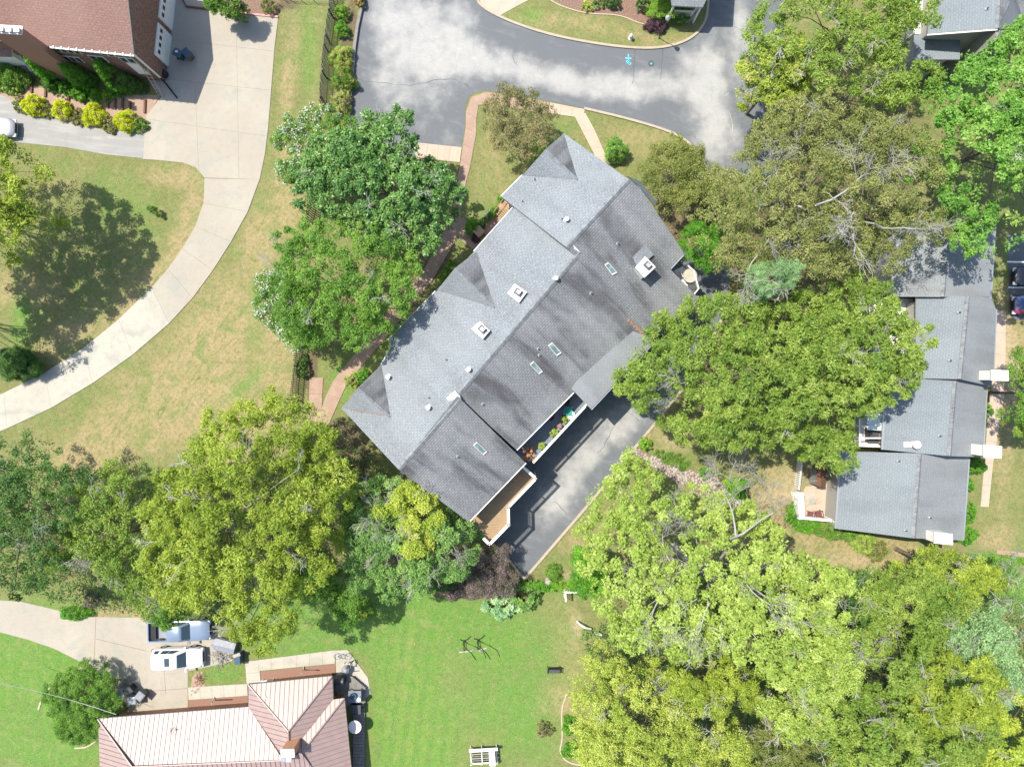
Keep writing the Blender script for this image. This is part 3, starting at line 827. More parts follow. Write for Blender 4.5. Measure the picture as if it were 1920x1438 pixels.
def cut_slabs(name, poly, cuts, mat, label, z=.05, gap=.012, parent=None):
    """polygon split by straight joints into slabs"""
    pcs = [[W(*p) for p in poly]]
    for c in cuts:
        (x1, y1), (x2, y2) = c[0], c[1]; a, b = W(x1, y1), W(x2, y2)
        d = (b - a).xy.normalized(); nn = (-d.y, d.x)
        new = []
        for pc in pcs:
            cx = sum(v.x for v in pc) / len(pc); cy = sum(v.y for v in pc) / len(pc)
            if len(c) > 2:
                (ax_, ay), (bx, by) = c[2]; q1, q2 = W(ax_, ay), W(bx, by)
                if not (min(q1.x, q2.x) <= cx <= max(q1.x, q2.x) and min(q1.y, q2.y) <= cy <= max(q1.y, q2.y)):
                    new.append(pc); continue
            A_ = clip(pc, (a.x + nn[0] * gap / 2, a.y + nn[1] * gap / 2), nn); B_ = clip(pc, (a.x - nn[0] * gap / 2, a.y - nn[1] * gap / 2), (-nn[0], -nn[1]))
            for q in (A_, B_):
                if len(q) > 2 and area(q) > .15: new.append(q)
        pcs = new
    root = parent or thing(name, label, None, (0, 0, 0))
    if not parent: root['kind'] = 'structure'
    for pc in pcs:
        mb = MB(); dz = random.uniform(-.0015, .0015)
        mb.prism([Vector((v.x, v.y, z + dz)) for v in pc], .07)
        mk('slab', mb, mat, root)
    return root
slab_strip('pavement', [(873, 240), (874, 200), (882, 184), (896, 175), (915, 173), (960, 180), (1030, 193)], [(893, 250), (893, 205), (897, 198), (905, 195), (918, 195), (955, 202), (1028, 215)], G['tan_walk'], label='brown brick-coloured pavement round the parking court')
slab_strip('pavement', [(1031, 193), (1097, 206)], [(1028, 213), (1092, 222)], G['tan_light'], label='pale pavement slabs where the front walk begins', n=3)
slab_strip('path', [(1078, 220), (1100, 262), (1120, 302), (1135, 325)], [(1097, 212), (1118, 250), (1128, 275), (1160, 345)], G['tan_light'], label='pale front path from the road to the grey roofed house')
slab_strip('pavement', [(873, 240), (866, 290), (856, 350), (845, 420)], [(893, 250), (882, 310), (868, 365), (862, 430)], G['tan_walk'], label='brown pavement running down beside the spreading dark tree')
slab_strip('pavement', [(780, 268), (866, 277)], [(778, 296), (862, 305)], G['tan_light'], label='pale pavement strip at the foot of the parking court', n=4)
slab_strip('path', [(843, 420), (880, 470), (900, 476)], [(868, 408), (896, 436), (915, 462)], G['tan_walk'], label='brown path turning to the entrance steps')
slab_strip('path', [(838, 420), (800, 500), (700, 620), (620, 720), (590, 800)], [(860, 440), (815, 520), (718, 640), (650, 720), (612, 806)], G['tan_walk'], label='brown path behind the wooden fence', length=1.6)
slab_strip('path', [(581, 708), (578, 800)], [(606, 708), (602, 800)], G['tan_walk'], label='short brown path beside the fence end', n=3)
# rear drive
sheet('driveway', [(983, 1085), (1045, 1012), (1095, 953), (1135, 905), (1190, 838), (1235, 783), (1300, 700), (1350, 600), (1372, 520), (1330, 430), (1180, 540), (980, 780), (860, 950), (940, 1030)], .012, G['asphalt'],
      {'worn': [(1120, 830, 40, 90, .85, .75), (1060, 920, 30, 60, .95, .75), (1180, 800, 30, 50, .6, .75), (1030, 960, 26, 50, .6, .75), (1140, 860, 10, 160, -.45, .75), (1210, 790, 20, 40, .2)]},
      label='asphalt rear driveway behind the grey roofed house')
kerb_line('kerb', [(983, 1085), (1045, 1013), (1096, 954), (1136, 906), (1191, 838), (1237, 783), (1302, 700), (1352, 600)], .25, .13, G['kerb'], 'kerb along the rear driveway', it=1)
kerb_line('kerb', [(983, 1085), (955, 1050), (925, 1020)], .22, .12, G['kerb'], 'short kerb at the foot of the rear driveway', it=1)
# top left pad and curved drive
G['asph_old'] = G['concrete_grey']
cut_slabs('driveway', [(268, 299), (275, 218), (303, 182), (240, 100), (240, -60), (395, -60), (392, 20), (522, 33), (515, 90), (503, 240), (497, 290), (487, 337), (384, 334), (368, 315), (345, 306), (300, 301)],
          [((300, 72), (520, 98)), ((300, 148), (505, 170)), ((275, 224), (505, 257)), ((443, 20), (447, 250)), ((360, 0), (372, 300), ((250, 185), (440, 320))), ((300, 150), (300, 0), ((0, 0), (1, 1)))], G['concrete'],
          'pale concrete parking pad beside the brick house')
ol = [(487, 337), (472, 385), (442, 440), (405, 500), (362, 560), (312, 613), (252, 664), (182, 714), (112, 757), (50, 788), (-70, 838)]
il = [(384, 335), (386, 366), (375, 410), (350, 455), (320, 500), (280, 545), (230, 593), (180, 637), (120, 678), (60, 713), (-70, 772)]
def rib(pts): return smooth_line(pts, 2)
slab_strip('driveway', rib(ol)[:22], rib(il)[:22], G['concrete'], label='upper run of the curved concrete driveway', n=5)
slab_strip('driveway', rib(ol)[21:], rib(il)[21:], G['concrete_walk'], label='lower greyer run of the curved concrete driveway', n=5)
sheet('side_drive', [(-90, 178), (0, 178), (32, 192), (60, 214), (130, 230), (200, 245), (273, 248), (267, 297), (200, 290), (120, 276), (0, 264), (-90, 258)], .02, G['concrete_grey'], label='weathered grey drive below the yellow shrubs')
sheet('path', [(-60, 150), (20, 165), (60, 160), (150, 185), (275, 178), (300, 180), (276, 220), (272, 246), (200, 243), (120, 226), (60, 212), (20, 186), (-60, 172)], .008, G['tan_walk'], label='brown stepped path with timber edges along the brick house')
kerb_line('kerb', [(395, 19), (460, 27), (522, 33)], .16, .15, G['red_edge'], 'faded red timber edge of the parking pad', it=0)
sheet('planting_bed', [(345, 0), (350, 14), (395, 20), (470, 27), (522, 31), (530, -60), (345, -60)], .006, G['mulch'], label='mulch bed above the parking pad')
kerb_line('kerb', [(343, 0), (350, 14), (392, 19)], .14, .2, G['timber'], 'dark timber bed edge in the shade', it=0)
# top lawn bed
sheet('planting_bed', [(1030, -60), (1040, 2), (1075, 18), (1120, 27), (1160, 28), (1190, 40), (1215, 46), (1245, 40), (1270, 20), (1275, -60)], .006, G['mulch'], label='mulch bed at the top of the curved lawn')
sheet('walkway', [(873, -60), (905, 14), (935, 31), (958, 18), (992, 0), (1010, -60)], .03, G['tan_light'], label='pale drive apron at the top of the road', thick=.03)
kerb_line('bed_edging', [(1030, 0), (1050, 12), (1100, 27), (1160, 28), (1195, 43), (1207, 46)], .09, .06, G['tan_light'], 'stone edging of the upper bed')
kerb_line('bed_edging', [(1262, 36), (1275, 44), (1295, 40), (1303, 28)], .25, .12, G['stone'], 'pale stone ring under the white-railed corner')
# drainage swale of river rock
sheet('rock_swale', [(1180, 845), (1186, 832), (1210, 850), (1262, 866), (1290, 880), (1340, 890), (1400, 940), (1380, 960), (1310, 925), (1245, 893)], .008, G['mulch'], label='gravelly swale under the pale river rocks')
def rocks(name, polypx, sp, r, mat, label, z=.02, seed=3, hmul=.6):
    rs = np.random.RandomState(seed); P = [tuple(W(*p).xy) for p in polypx]
    pts, _ = poisson(rs, P, sp, 0, 20)
    base = np.array([[math.cos(t), math.sin(t), 0] for t in np.arange(6) * math.pi / 3] + [[.5 * math.cos(t + .5), .5 * math.sin(t + .5), .8] for t in np.arange(4) * math.pi / 2])
    fc = [(0, 1, 6), (1, 2, 7), (1, 7, 6), (2, 3, 7), (3, 4, 8), (3, 8, 7), (4, 5, 9), (4, 9, 8), (5, 0, 9), (0, 6, 9), (6, 7, 8), (6, 8, 9)]
    n = len(pts); V = []; Fc = []
    for q, (a, b) in enumerate(pts):
        s = r * (.6 + .8 * rs.rand()); th = rs.rand() * 6.3; el = .7 + .6 * rs.rand()
        bb = base * np.array([s, s * el, s * hmul]); c_, s_ = math.cos(th), math.sin(th)
        V.append(np.column_stack([a + bb[:, 0] * c_ - bb[:, 1] * s_, b + bb[:, 0] * s_ + bb[:, 1] * c_, z + bb[:, 2]]))
        Fc += [[i_ + q * 10 for i_ in f_] for f_ in fc]
    me = np_mesh(name, np.vstack(V), np.array(Fc), np.zeros(len(Fc)), mat); o = bpy.data.objects.new(name, me); C.objects.link(o)
    return tag(o, label, None, None, 'stuff')
rocks('river_rock', [(1184, 845), (1190, 836), (1210, 853), (1262, 869), (1290, 882), (1340, 894), (1395, 940), (1380, 955), (1310, 920), (1245, 890)],   .2, .13, G['stone'], 'pale river rocks filling the drainage swale')
# bottom left drive
bl_drive = sheet('driveway', [(-90, 1075), (0, 1125), (40, 1128), (100, 1142), (160, 1156), (265, 1158), (280, 1175), (395, 1175), (435, 1212), (433, 1240), (352, 1258), (352, 1335), (250, 1345), (225, 1300), (200, 1275), (170, 1248), (150, 1240), (100, 1215), (50, 1198), (0, 1185), (-90, 1150)], .016, G['concrete'], label='cream concrete driveway of the metal roofed house', attrs={'dry': []})
for a_, b_ in (((180, 1157), (176, 1250)), ((352, 1200), (353, 1258)), ((180, 1197), (275, 1220)), ((308, 1256), (311, 1300)), ((283, 1295), (352, 1290))):
    mb = MB(); p, q = W(*a_), W(*b_); d = (q - p).normalized(); m = Vector((-d.y, d.x, 0)) * .02
    mb.prism([Vector((v.x, v.y, .0205)) for v in (p - m, q - m, q + m, p + m)], .004); mk('joint', mb, G['mulch_brown'], bl_drive)
walks = thing('garden_walk', 'pale slab walk round the metal roofed house', None, (0, 0, 0)); walks['kind'] = 'structure'
slab_strip('w', [(460, 1240), (630, 1218)], [(462, 1259), (628, 1243)], G['concrete_walk'], n=7, parent=walks)
slab_strip('w', [(460, 1241), (463, 1283)], [(486, 1238), (489, 1281)], G['concrete_walk'], n=2, parent=walks, z=.052)
slab_strip('w', [(353, 1288), (464, 1281)], [(354, 1311), (465, 1303)], G['concrete_walk'], n=5, parent=walks)
cut_slabs('w', [(629, 1219), (652, 1218), (690, 1270), (695, 1300), (660, 1330), (632, 1300), (630, 1243)], [((620, 1262), (700, 1262)), ((655, 1200), (656, 1300))], G['concrete_walk'], None, parent=walks)
sheet('planting_bed', [(488, 1259), (629, 1244), (628, 1262), (490, 1281)], .02, G['mulch_brown'], label='smooth brown mulch bed under the hipped gable eave')
sheet('planting_bed', [(354, 1311), (465, 1304), (465, 1318), (354, 1326)], .02, G['mulch_brown'], label='smooth brown mulch bed below the long eave')
kerb_line('bed_edging', [(235, 1340), (215, 1352), (170, 1400), (140, 1402)], .12, .05, G['tan_light'], 'curved edging below the big conifer shrub')
kerb_line('bed_edging', [(160, 1247), (110, 1275), (82, 1298), (72, 1330)], .16, .05, G['tan_light'], 'tan edging beside the sprawling conifer shrub')
sheet('planting_bed', [(355, 1310), (360, 1270), (372, 1258), (382, 1285)], .012, G['tan_walk'], label='stony bed end beside the small green lawn')
# east: walk and car park
sheet('car_park', [(1889, 440), (1894, 590), (1900, 600), (2010, 600), (2010, 440)], .012, G['asphalt'], {'worn': [(1960, 560, 40, 40, -.3)]}, label='dark car park at the right edge')
for k_, (p_, q_) in enumerate((((1888, 491), (1930, 492)), ((1890, 539), (2000, 541)))):
    mb = MB(); a, b = W(*p_), W(*q_)
    mb.prism([Vector((a.x, a.y - .07, .018)), Vector((b.x, b.y - .07, .018)), Vector((b.x, b.y + .07, .018)), Vector((a.x, a.y + .07, .018))], .004)
    mk('parking_line', mb, G['paint_white'], bpy.data.objects['car_park'])
slab_strip('path', [(1864, 580), (1862, 700), (1853, 760), (1846, 860), (1838, 950)], [(1885, 585), (1884, 700), (1880, 760), (1862, 860), (1853, 950)], G['tan_light'], label='sandy walk along the right side of the townhouse row', length=2)
slab_strip('path', [(1868, 1030), (1940, 1038)], [(1868, 1038), (1940, 1046)], G['tan_walk'], label='thin brown path at the lower right of the townhouse lawn', n=4)
# patio of the lowest townhouse
cut_slabs('patio', [(1505, 925), (1510, 912), (1560, 905), (1585, 912), (1580, 975), (1503, 970)], [((1530, 900), (1530, 980)), ((1500, 938), (1590, 940))], G['tan_light'], 'sandy brick patio beside the lowest townhouse')
kerb_line('kerb', [(1062, 1300), (1052, 1330), (1055, 1385), (1048, 1410), (1065, 1430), (1100, 1435)], .12, .05, G['tan_light'], 'curved edge of the bed under the golden trees')
# blue survey paint on the road
mark = MB()
def stroke(pts, wd=.09):
    for q in range(len(pts) - 1):
        a, b = W(*pts[q]), W(*pts[q + 1]); d = (b - a).normalized(); m = Vector((-d.y, d.x, 0)) * wd / 2; e = d * wd * .4
        mark.poly([Vector((v.x, v.y, .017)) for v in (a - m - e, b - m + e, b + m + e, a + m - e)])
stroke([(1178, 103), (1178.5, 114)]); stroke([(1173, 109.5), (1183, 110)])
stroke([(1175, 114.5), (1174, 118), (1178, 119), (1179, 115), (1175.5, 114.5)])
stroke([(1179, 118), (1178.5, 121.5), (1182, 122), (1183, 118.5), (1181, 118)], .07)
mk('painted_mark', mark, G['paint_blue'], bpy.data.objects['road'])
mb = MB(); c = W(1221, 120); mb.lathe((c.x, c.y, .014), [(.3, 0), (.3, .006), (.0, .007)], 18); mk('manhole_cover', mb, G['dark_metal'], bpy.data.objects['road'])
mb = MB(); mb.box((c.x, c.y, .022), (.14, .14, .01)); mk('painted_mark', mb, G['paint_blue'], bpy.data.objects['road'])

# cracks, sealed joints and scuffs in the asphalt
road = bpy.data.objects['road']
def line_strip(pts, wd, mat, name, z=.0165, par=None, it=1, jit=0.0, seed=0):
    rs = np.random.RandomState(seed); pts = smooth_line(pts, it); P = [W(p[0] + rs.normal() * jit, p[1] + rs.normal() * jit) for p in pts]
    mb = MB(); L = []; R_ = []
    for j in range(len(P)):
        d = (P[min(j + 1, len(P) - 1)] - P[max(j - 1, 0)]); d.normalize(); m = Vector((-d.y, d.x, 0)) * wd / 2 * (.5 + rs.rand())
        L.append(mb.pt(Vector((P[j].x, P[j].y, z)) + m)); R_.append(mb.pt(Vector((P[j].x, P[j].y, z)) - m))
    for j in range(len(P) - 1): mb.face((R_[j], R_[j + 1], L[j + 1], L[j]))
    return mk(name, mb, mat, par)
dk = MAT('crack_sealer', (.045, .048, .052), .6); pl_m = MAT('scuff_pale', (.30, .30, .285), .8)
for q, pts in enumerate(([(1190, 94), (1188, 130), (1187, 158)], [(1242, 92), (1240, 120), (1239, 150)], [(884, 168), (860, 150), (820, 148), (790, 160), (730, 158), (672, 150)], [(960, 105), (966, 118), (969, 122)], [(760, 255), (700, 240), (665, 245)])):
    line_strip(pts, .035, dk, 'crack', par=road, it=2, jit=.8, seed=q)
for q, pts in enumerate(([(1328, 195), (1340, 215), (1346, 235), (1348, 252)], [(1368, 212), (1373, 230), (1374, 250)], [(1360, 180), (1366, 175)])):
    line_strip(pts, .06, pl_m, 'scuff', par=road, it=2, jit=.3, seed=30 + q)
drv = [o for o in bpy.data.objects if o.name.startswith('driveway') and o.get('label', '').startswith('asphalt rear')][0]
for q, pts in enumerate(([(1150, 800), (1132, 838), (1120, 850)], [(1200, 790), (1175, 770)], [(1100, 900), (1120, 920)], [(1040, 940), (1062, 962)])):
    line_strip(pts, .035, dk, 'crack', par=drv, it=2, jit=.8, seed=60 + q)
# ------------------------------------------------------------------ buildings
def roof_slab(parent, poly, pl, mat, side='grey_metal', th=.16, up=0.0, name='roof', label=None, slat=None):
    pts = [pl(x, y) + Vector((0, 0, up)) for x, y in poly]
    mb = MB(); mb.prism(pts, th, 0, 1)
    return mk(name, mb, [G[mat] if isinstance(mat, str) else mat, G[side]], parent, label=label, uv=True)

def walls(parent, poly, pl, mat='siding', ins=.45, drop=.25, zb=0.0, name='wall', keep=()):
    pts = [pl(x, y) for x, y in poly]; pts = inset(pts, ins, keep)
    pts = [Vector((p.x, p.y, pl.z(p.x, p.y) - drop)) for p in pts]
    mb = MB(); mb.wallprism(pts, zb)
    return mk(name, mb, G[mat], parent, uv=True)

def cap_line(parent, a, b, wd=.32, th=.05, mat='ridge', name='ridge_cap', seg=.9, lift=.03):
    """segmented ridge cap between world points a, b"""
    a, b = Vector(a), Vector(b); L = (b - a).length; n = max(1, int(L / seg)); d = (b - a) / n
    m = Vector((-d.y, d.x, 0)).normalized() * wd / 2
    mb = MB()
    for q in range(n):
        p = a + d * q + Vector((0, 0, lift)); r = a + d * (q + .97) + Vector((0, 0, lift + .012))
        dn = Vector((0, 0, -wd * .17))
        i = [mb.pt(v) for v in (p - m + dn, p + Vector((0, 0, th)), p + m + dn, r - m + dn, r + Vector((0, 0, th)), r + m + dn)]
        mb.face((i[0], i[1], i[4], i[3])); mb.face((i[1], i[2], i[5], i[4])); mb.face((i[0], i[3], i[5], i[2])); mb.face((i[0], i[2], i[1])); mb.face((i[3], i[4], i[5]))
    return mk(name, mb, G[mat], parent, kind=None)

def gutter(parent, a, b, wd=.13, ht=.12, mat='grey_metal', out=(0, 0), name='gutter'):
    a, b = Vector(a), Vector(b); d = (b - a).normalized(); m = Vector((-d.y, d.x, 0)) * wd / 2
    o = Vector((out[0], out[1], -.05))
    mb = MB(); mb.prism([a - m + o, b - m + o, b + m + o, a + m + o], ht)
    return mk(name, mb, G[mat], parent)

def chimney(parent, quad, ztop, zbot, wall='white', flue=True, rust=True, label=None, fl_off=(.12, .12)):
    q = [W(x, y, ztop) for x, y in quad]; c = sum(q, Vector()) / 4
    mb = MB(); body = [c + (p - c) * .93 for p in q]
    mb.prism([p - Vector((0, 0, .06)) for p in body], ztop - zbot)
    ch = mk('chimney', mb, G[wall], parent, label=label)
    mb = MB(); mb.prism([c + (p - c) * 1.05 + Vector((0, 0, .02)) for p in q], .09); mk('cap', mb, G['white_metal'], ch)
    mb = MB(); mb.prism([c + (p - c) * .86 + Vector((0, 0, .035)) for p in q], .02); mk('pan', mb, G['chimney_pan'], ch)
    if flue:
        e = (q[1] - q[0]).normalized(); ang = math.atan2(e.y, e.x); cc = c + Vector((fl_off[0], fl_off[1], 0))
        mb = MB(); mb.box((0, 0, 0), (.62, .5, .2), 0); mb.v = [tuple(Matrix.Rotation(ang, 3, 'Z') @ Vector(v) + cc + Vector((0, 0, .03))) for v in mb.v]
        fl = mk('flue', mb, G['dark_metal'], ch)
        mb = MB(); mb.box((0, 0, .23), (.34, .3, .14), 0); mb.box((.14, .05, .23), (.14, .34, .16), 0)
        mb.v = [tuple(Matrix.Rotation(ang, 3, 'Z') @ Vector(v) + cc + Vector((0, 0, .0))) for v in mb.v]
        mk('flue_cap', mb, G['grey_metal'], ch)
    return ch

def skylight(parent, quad, pl):
    q = [pl(x, y) + Vector((0, 0, .02)) for x, y in quad]; c = sum(q, Vector()) / 4
    mb = MB(); n = 4
    o1 = [p + Vector((0, 0, .12)) for p in q]; i1 = [c + (p - c) * 1.0 + Vector((0, 0, .12)) for p in q]
    i1 = [p + (c - p).normalized() * .13 + Vector((0, 0, .12)) for p in q]
    a = [mb.pt(p) for p in q]; b = [mb.pt(p) for p in o1]; d = [mb.pt(p) for p in i1]; e = [mb.pt(p - Vector((0, 0, .1))) for p in i1]
    for s in range(4):
        t = (s + 1) % 4
        mb.face((a[s], a[t], b[t], b[s])); mb.face((b[s], b[t], d[t], d[s])); mb.face((d[s], d[t], e[t], e[s]))
    sk = mk('skylight', mb, G['skylight_frame'], parent)
    mb = MB(); mb.poly([p - Vector((0, 0, .05)) for p in i1]); mk('glass', mb, G['skyglass'], sk)
    return sk

def vent(parent, px, py, pl, kind='black'):
    p = pl(px, py); mb = MB()
    if kind == 'white':
        mb.lathe((p.x, p.y, p.z - .05), [(.11, 0), (.11, .42)], 10); mb.lathe((p.x, p.y, p.z + .36), [(.19, 0), (.19, .13), (.06, .2), (0, .2)], 12)
        o = mk('vent_pipe', mb, G['white_metal'], parent, smooth=True, sharp=40, label='white capped roof vent')
        mb = MB(); mb.box((p.x, p.y, p.z - .04), (.45, .45, .07), .7); mk('flashing', mb, G['grey_metal'], o)
    else:
        mb.lathe((p.x, p.y, p.z - .05), [(.055, 0), (.055, .36), (0, .36)], 8)
        o = mk('vent_pipe', mb, G['dark_metal'], parent, label='thin dark vent pipe')
        mb = MB(); mb.lathe((p.x, p.y, p.z - .03), [(.17, 0), (.13, .09), (.07, .14), (0, .14)], 10); mk('flashing', mb, G['grey_metal'], o)

def wall_window(parent, p, q, z0, z1, nrm_, panes=3, frame='white', door=False):
    """window on the wall line p->q (world xy), outward normal nrm_"""
    p = Vector((p[0], p[1], 0)); q = Vector((q[0], q[1], 0)); n = Vector((nrm_[0], nrm_[1], 0)).normalized()
    def fr(a, b, za, zb, d0, d1):
        mb = MB(); mb.prism([a + n * d0 + Vector((0, 0, zb)), b + n * d0 + Vector((0, 0, zb)), b + n * d1 + Vector((0, 0, zb)), a + n * d1 + Vector((0, 0, zb))], zb - za); return mb
    w_ = mk('window', fr(p, q, z0, z1, -.02, .04), G[frame], parent)
    for k in range(panes):
        a = p.lerp(q, (k + .1) / panes); b = p.lerp(q, (k + .9) / panes)
        mk('pane', fr(a, b, z0 + .08, z1 - .08, .03, .055), G['glass'], w_)
    return w_

def railing(parent, pts, z0, h=1.0, mat='white', cap=.14, balu=.13, post=1.9, labeltop=None, caph=.06, bal_w=.045):
    """cap rail, bottom rail, balusters (one part) and posts"""
    P = [Vector((p[0], p[1], 0)) for p in pts]
    r = MB(); b = MB()
    for i in range(len(P) - 1):
        a, c = P[i], P[i + 1]; d = (c - a).normalized(); m = Vector((-d.y, d.x, 0))
        for zz, ww, hh in ((z0 + h, cap, caph), (z0 + .14, .05, .06)):
            e = d * (cap / 2 if zz > z0 + .5 else 0)
            r.prism([a - m * ww / 2 - e + Vector((0, 0, zz)), c - m * ww / 2 + e + Vector((0, 0, zz)), c + m * ww / 2 + e + Vector((0, 0, zz)), a + m * ww / 2 - e + Vector((0, 0, zz))], hh)
        L = (c - a).length; n = int(L / balu); ang = math.atan2(d.y, d.x)
        for k in range(n + 1):
            q = a.lerp(c, k / max(n, 1)); b.box((q.x, q.y, z0 + .1), (bal_w, bal_w, h - .14), ang)
        n = max(1, round(L / post))
        for k in range(n + (1 if i == len(P) - 2 else 0)):
            q = a.lerp(c, k / n); pm = MB(); pm.box((q.x, q.y, 0.0 if z0 > 1.5 else z0), (.11, .11, z0 + h + .02 - (0.0 if z0 > 1.5 else z0)), ang); mk('post', pm, G[mat], parent)
    rr = mk('handrail', r, G[mat], parent); mk('balusters', b, G[mat], rr, kind='stuff')

# ---- the big grey roofed townhouse block in the middle
mid = thing('townhouse_block', 'big diagonal townhouse block with three stepped grey shingle roofs in the centre', 'building', W(960, 640))
fA = plane3((1179, 337, 9.4), (1062, 464, 9.4), (940, 369, 5.9))
fB = plane3((1085, 475, 9.0), (857, 742, 9.0), (733, 630, 5.9))
fC = plane3((860, 752, 9.4), (747, 880, 9.4), (640, 765, 5.9))
rA = plane3((1179, 337, 9.4), (1062, 464, 9.4), (1310, 559, 5.6))
rB = plane3((1085, 475, 9.0), (857, 742, 9.0), (968, 843, 6.7))
rC = plane3((860, 752, 9.4), (747, 880, 9.4), (985, 868, 6.8))
PA = [(1057, 250), (1179, 337), (1062, 464), (940, 369)]
PB = [(957, 382), (1085, 475), (857, 742), (728, 638), (817, 545), (852, 505), (880, 480)]
PB = [(965, 388), (1087, 473), (857, 742), (836, 747), (735, 650), (728, 638), (817, 545), (889, 472)]
PC = [(735, 648), (865, 747), (747, 880), (640, 765), (715, 683)]
RA = [(1179, 337), (1200, 352), (1281, 472), (1281, 477), (1256, 504), (1310, 559), (1215, 632), (1172, 570), (1062, 464)]
RB = [(1087, 473), (1100, 480), (1174, 572), (1217, 633), (1187, 624), (1150, 655), (1075, 735), (968, 843), (857, 742)]
RC = [(857, 742), (985, 867), (890, 965), (878, 978), (747, 880)]
roof_slab(mid, PA, fA, 'shingle_grey'); roof_slab(mid, PB, fB, 'shingle_grey'); roof_slab(mid, PC, fC, 'shingle_grey')
roof_slab(mid, RA, rA, 'shingle_worn', label='streaked rear slope of the upper right unit'); roof_slab(mid, RB, rB, 'shingle_worn', label='streaked rear slope of the middle unit'); roof_slab(mid, RC, rC, 'shingle_worn')
ext = plane3((1148, 652, 6.62), (1068, 725, 6.62), (1108, 767, 6.15))
roof_slab(mid, [(1068, 725), (1187, 621), (1214, 631), (1226, 641), (1108, 767)], ext, 'shingle_smooth', label='paler low-pitched rear extension', up=.05)
# light patch strip by chimney A (cricket) and rear bump roof at NE corner
crk = plane3((1213, 458, 8.1), (1262, 520, 6.95), (1192, 503, 7.75))
roof_slab(mid, [(1211, 458), (1226, 478), (1196, 504), (1186, 482)], crk, 'shingle_grey', name='cricket', th=.1, up=.0)
nb = plane3((1181, 337, 9.1), (1232, 380, 5.9), (1212, 348, 7.3))
roof_slab(mid, [(1176, 330), (1200, 340), (1231, 379), (1227, 386), (1202, 354)], nb, 'shingle_grey', name='side_roof', th=.14)
for P_, pl_, k_ in ((PA, fA, 1), (PB, fB, 1), (PC, fC, 1), (RA, rA, len(RA) - 1), (RB, rB, len(RB) - 1), (RC, rC, len(RC) - 1)): walls(mid, P_, pl_, keep=(k_,))
walls(mid, [(1068, 725), (1148, 652), (1216, 636), (1108, 767)], ext, ins=.3)
for a_, b_, pl_ in (((1179, 337), (1062, 464), fA), ((1087, 473), (857, 742), fB), ((862, 749), (747, 880), fC)):
    cap_line(mid, pl_(*a_), pl_(*b_), .42, .07)
def cross(parent, Cc, V1, R_, V2, pl, mat='shingle_grey', shade_mat='shingle_worn'):
    c = pl(*Cc, .03); v1 = pl(*V1, .03); v2 = pl(*V2, .03); r = W(*R_, c.z)
    mb = MB()
    mb.poly([c, r, v1]); mk('gable_roof', mb, G[shade_mat], parent, uv=True, label='shaded face of a small cross gable')  # darker streaked shingle paints in the shade of the face away from the sun
    mb = MB(); mb.poly([c, v2, r]); mk('gable_roof', mb, G[mat], parent, uv=True)
    mb = MB(); mb.poly([v1, r, v2]); mb.wallprism([v1 * .985 + v2 * .015, r * .97 + c * .03 - Vector((0, 0, .1)), v2 * .985 + v1 * .015], 0); mk('gable_wall', mb, G['siding'], parent, uv=True)
    cap_line(parent, r, c, .22, .04, lift=.0)
cross(mid, (1083, 337), (1057, 251), (1022, 281), (980, 329), fA)
cross(mid, (928, 577), (893, 472), (853, 503), (820, 544), fB)
cross(mid, (732, 782), (715, 684), (671, 727), (642, 765), fC)
for a_, b_, pl_, o_ in (((940, 369), (980, 329), fA, (-.05, .05)), ((889, 472), (962, 390), fB, (-.05, .05)), ((728, 638), (817, 547), fB, (-.05, .05)), ((1310, 559), (1217, 633), rA, (.06, -.06)), ((968, 843), (1075, 735), rB, (.05, -.05)),
                     ((985, 867), (880, 976), rC, (.06, -.06)), ((1108, 767), (1226, 641), ext, (.05, -.05)), ((1281, 477), (1257, 503), rA, (.05, -.05)), ((735, 652), (715, 684), fC, (-.05, .05))):
    gutter(mid, pl_(*a_), pl_(*b_), wd=.09, out=o_, mat='white' if pl_ in (rC, rB) else 'grey_metal')
# light end walls where the roofs step
for a_, b_ in (((1083, 468), (1066, 458)), ((858, 738), (842, 752))):
    mb = MB(); p, q = W(*a_, 9.35), W(*b_, 9.1); m = Vector((.22, -.24, 0))
    mb.prism([p - m, q - m, q + m, p + m], .5); mk('step_flashing', mb, G['white'], mid)
chimney(mid, [(1209.5, 482), (1228.5, 501), (1208, 520), (1192, 501.5)], 8.75, 6.8, fl_off=(.2, .12))
chimney(mid, [(965, 533), (987, 548), (973, 567), (952, 550)], 8.9, 6.8, fl_off=(.1, .05))
chimney(mid, [(900, 603), (918, 620), (905, 635), (885, 617)], 8.9, 6.8, fl_off=(.1, .05))
for q_, pl_ in (([(1140, 492), (1157, 512), (1148, 517), (1133, 497)], rA), ([(1035, 642), (1053, 662), (1044, 668), (1027, 648)], rB), ([(1000, 677), (1018, 697), (1011, 702), (993, 683)], rB), ([(894, 828), (914, 847), (907, 853), (887, 834)], rC)):
    skylight(mid, q_, pl_)
for a_, b_, pl_, k_ in ((1062, 413, fA, 'white'), (1042, 523, fB, 'white'), (879, 693, fB, 'white'), (804, 764, fC, 'white'), (729, 707, fC, 'white'), (1053, 411, fA, 'b'), (1002, 337, fA, 'b'), (979, 378, fA, 'b'), (1158, 457, rA, 'b'), (836, 674, fB, 'b'),
                       (804, 745, fC, 'b'), (1009, 654, rB, 'b'), (1011, 666, rB, 'b'), (1108, 550, rB, 'b'), (905, 758, rB, 'b'), (858, 856, rC, 'b')):
    vent(mid, a_, b_, pl_, k_)
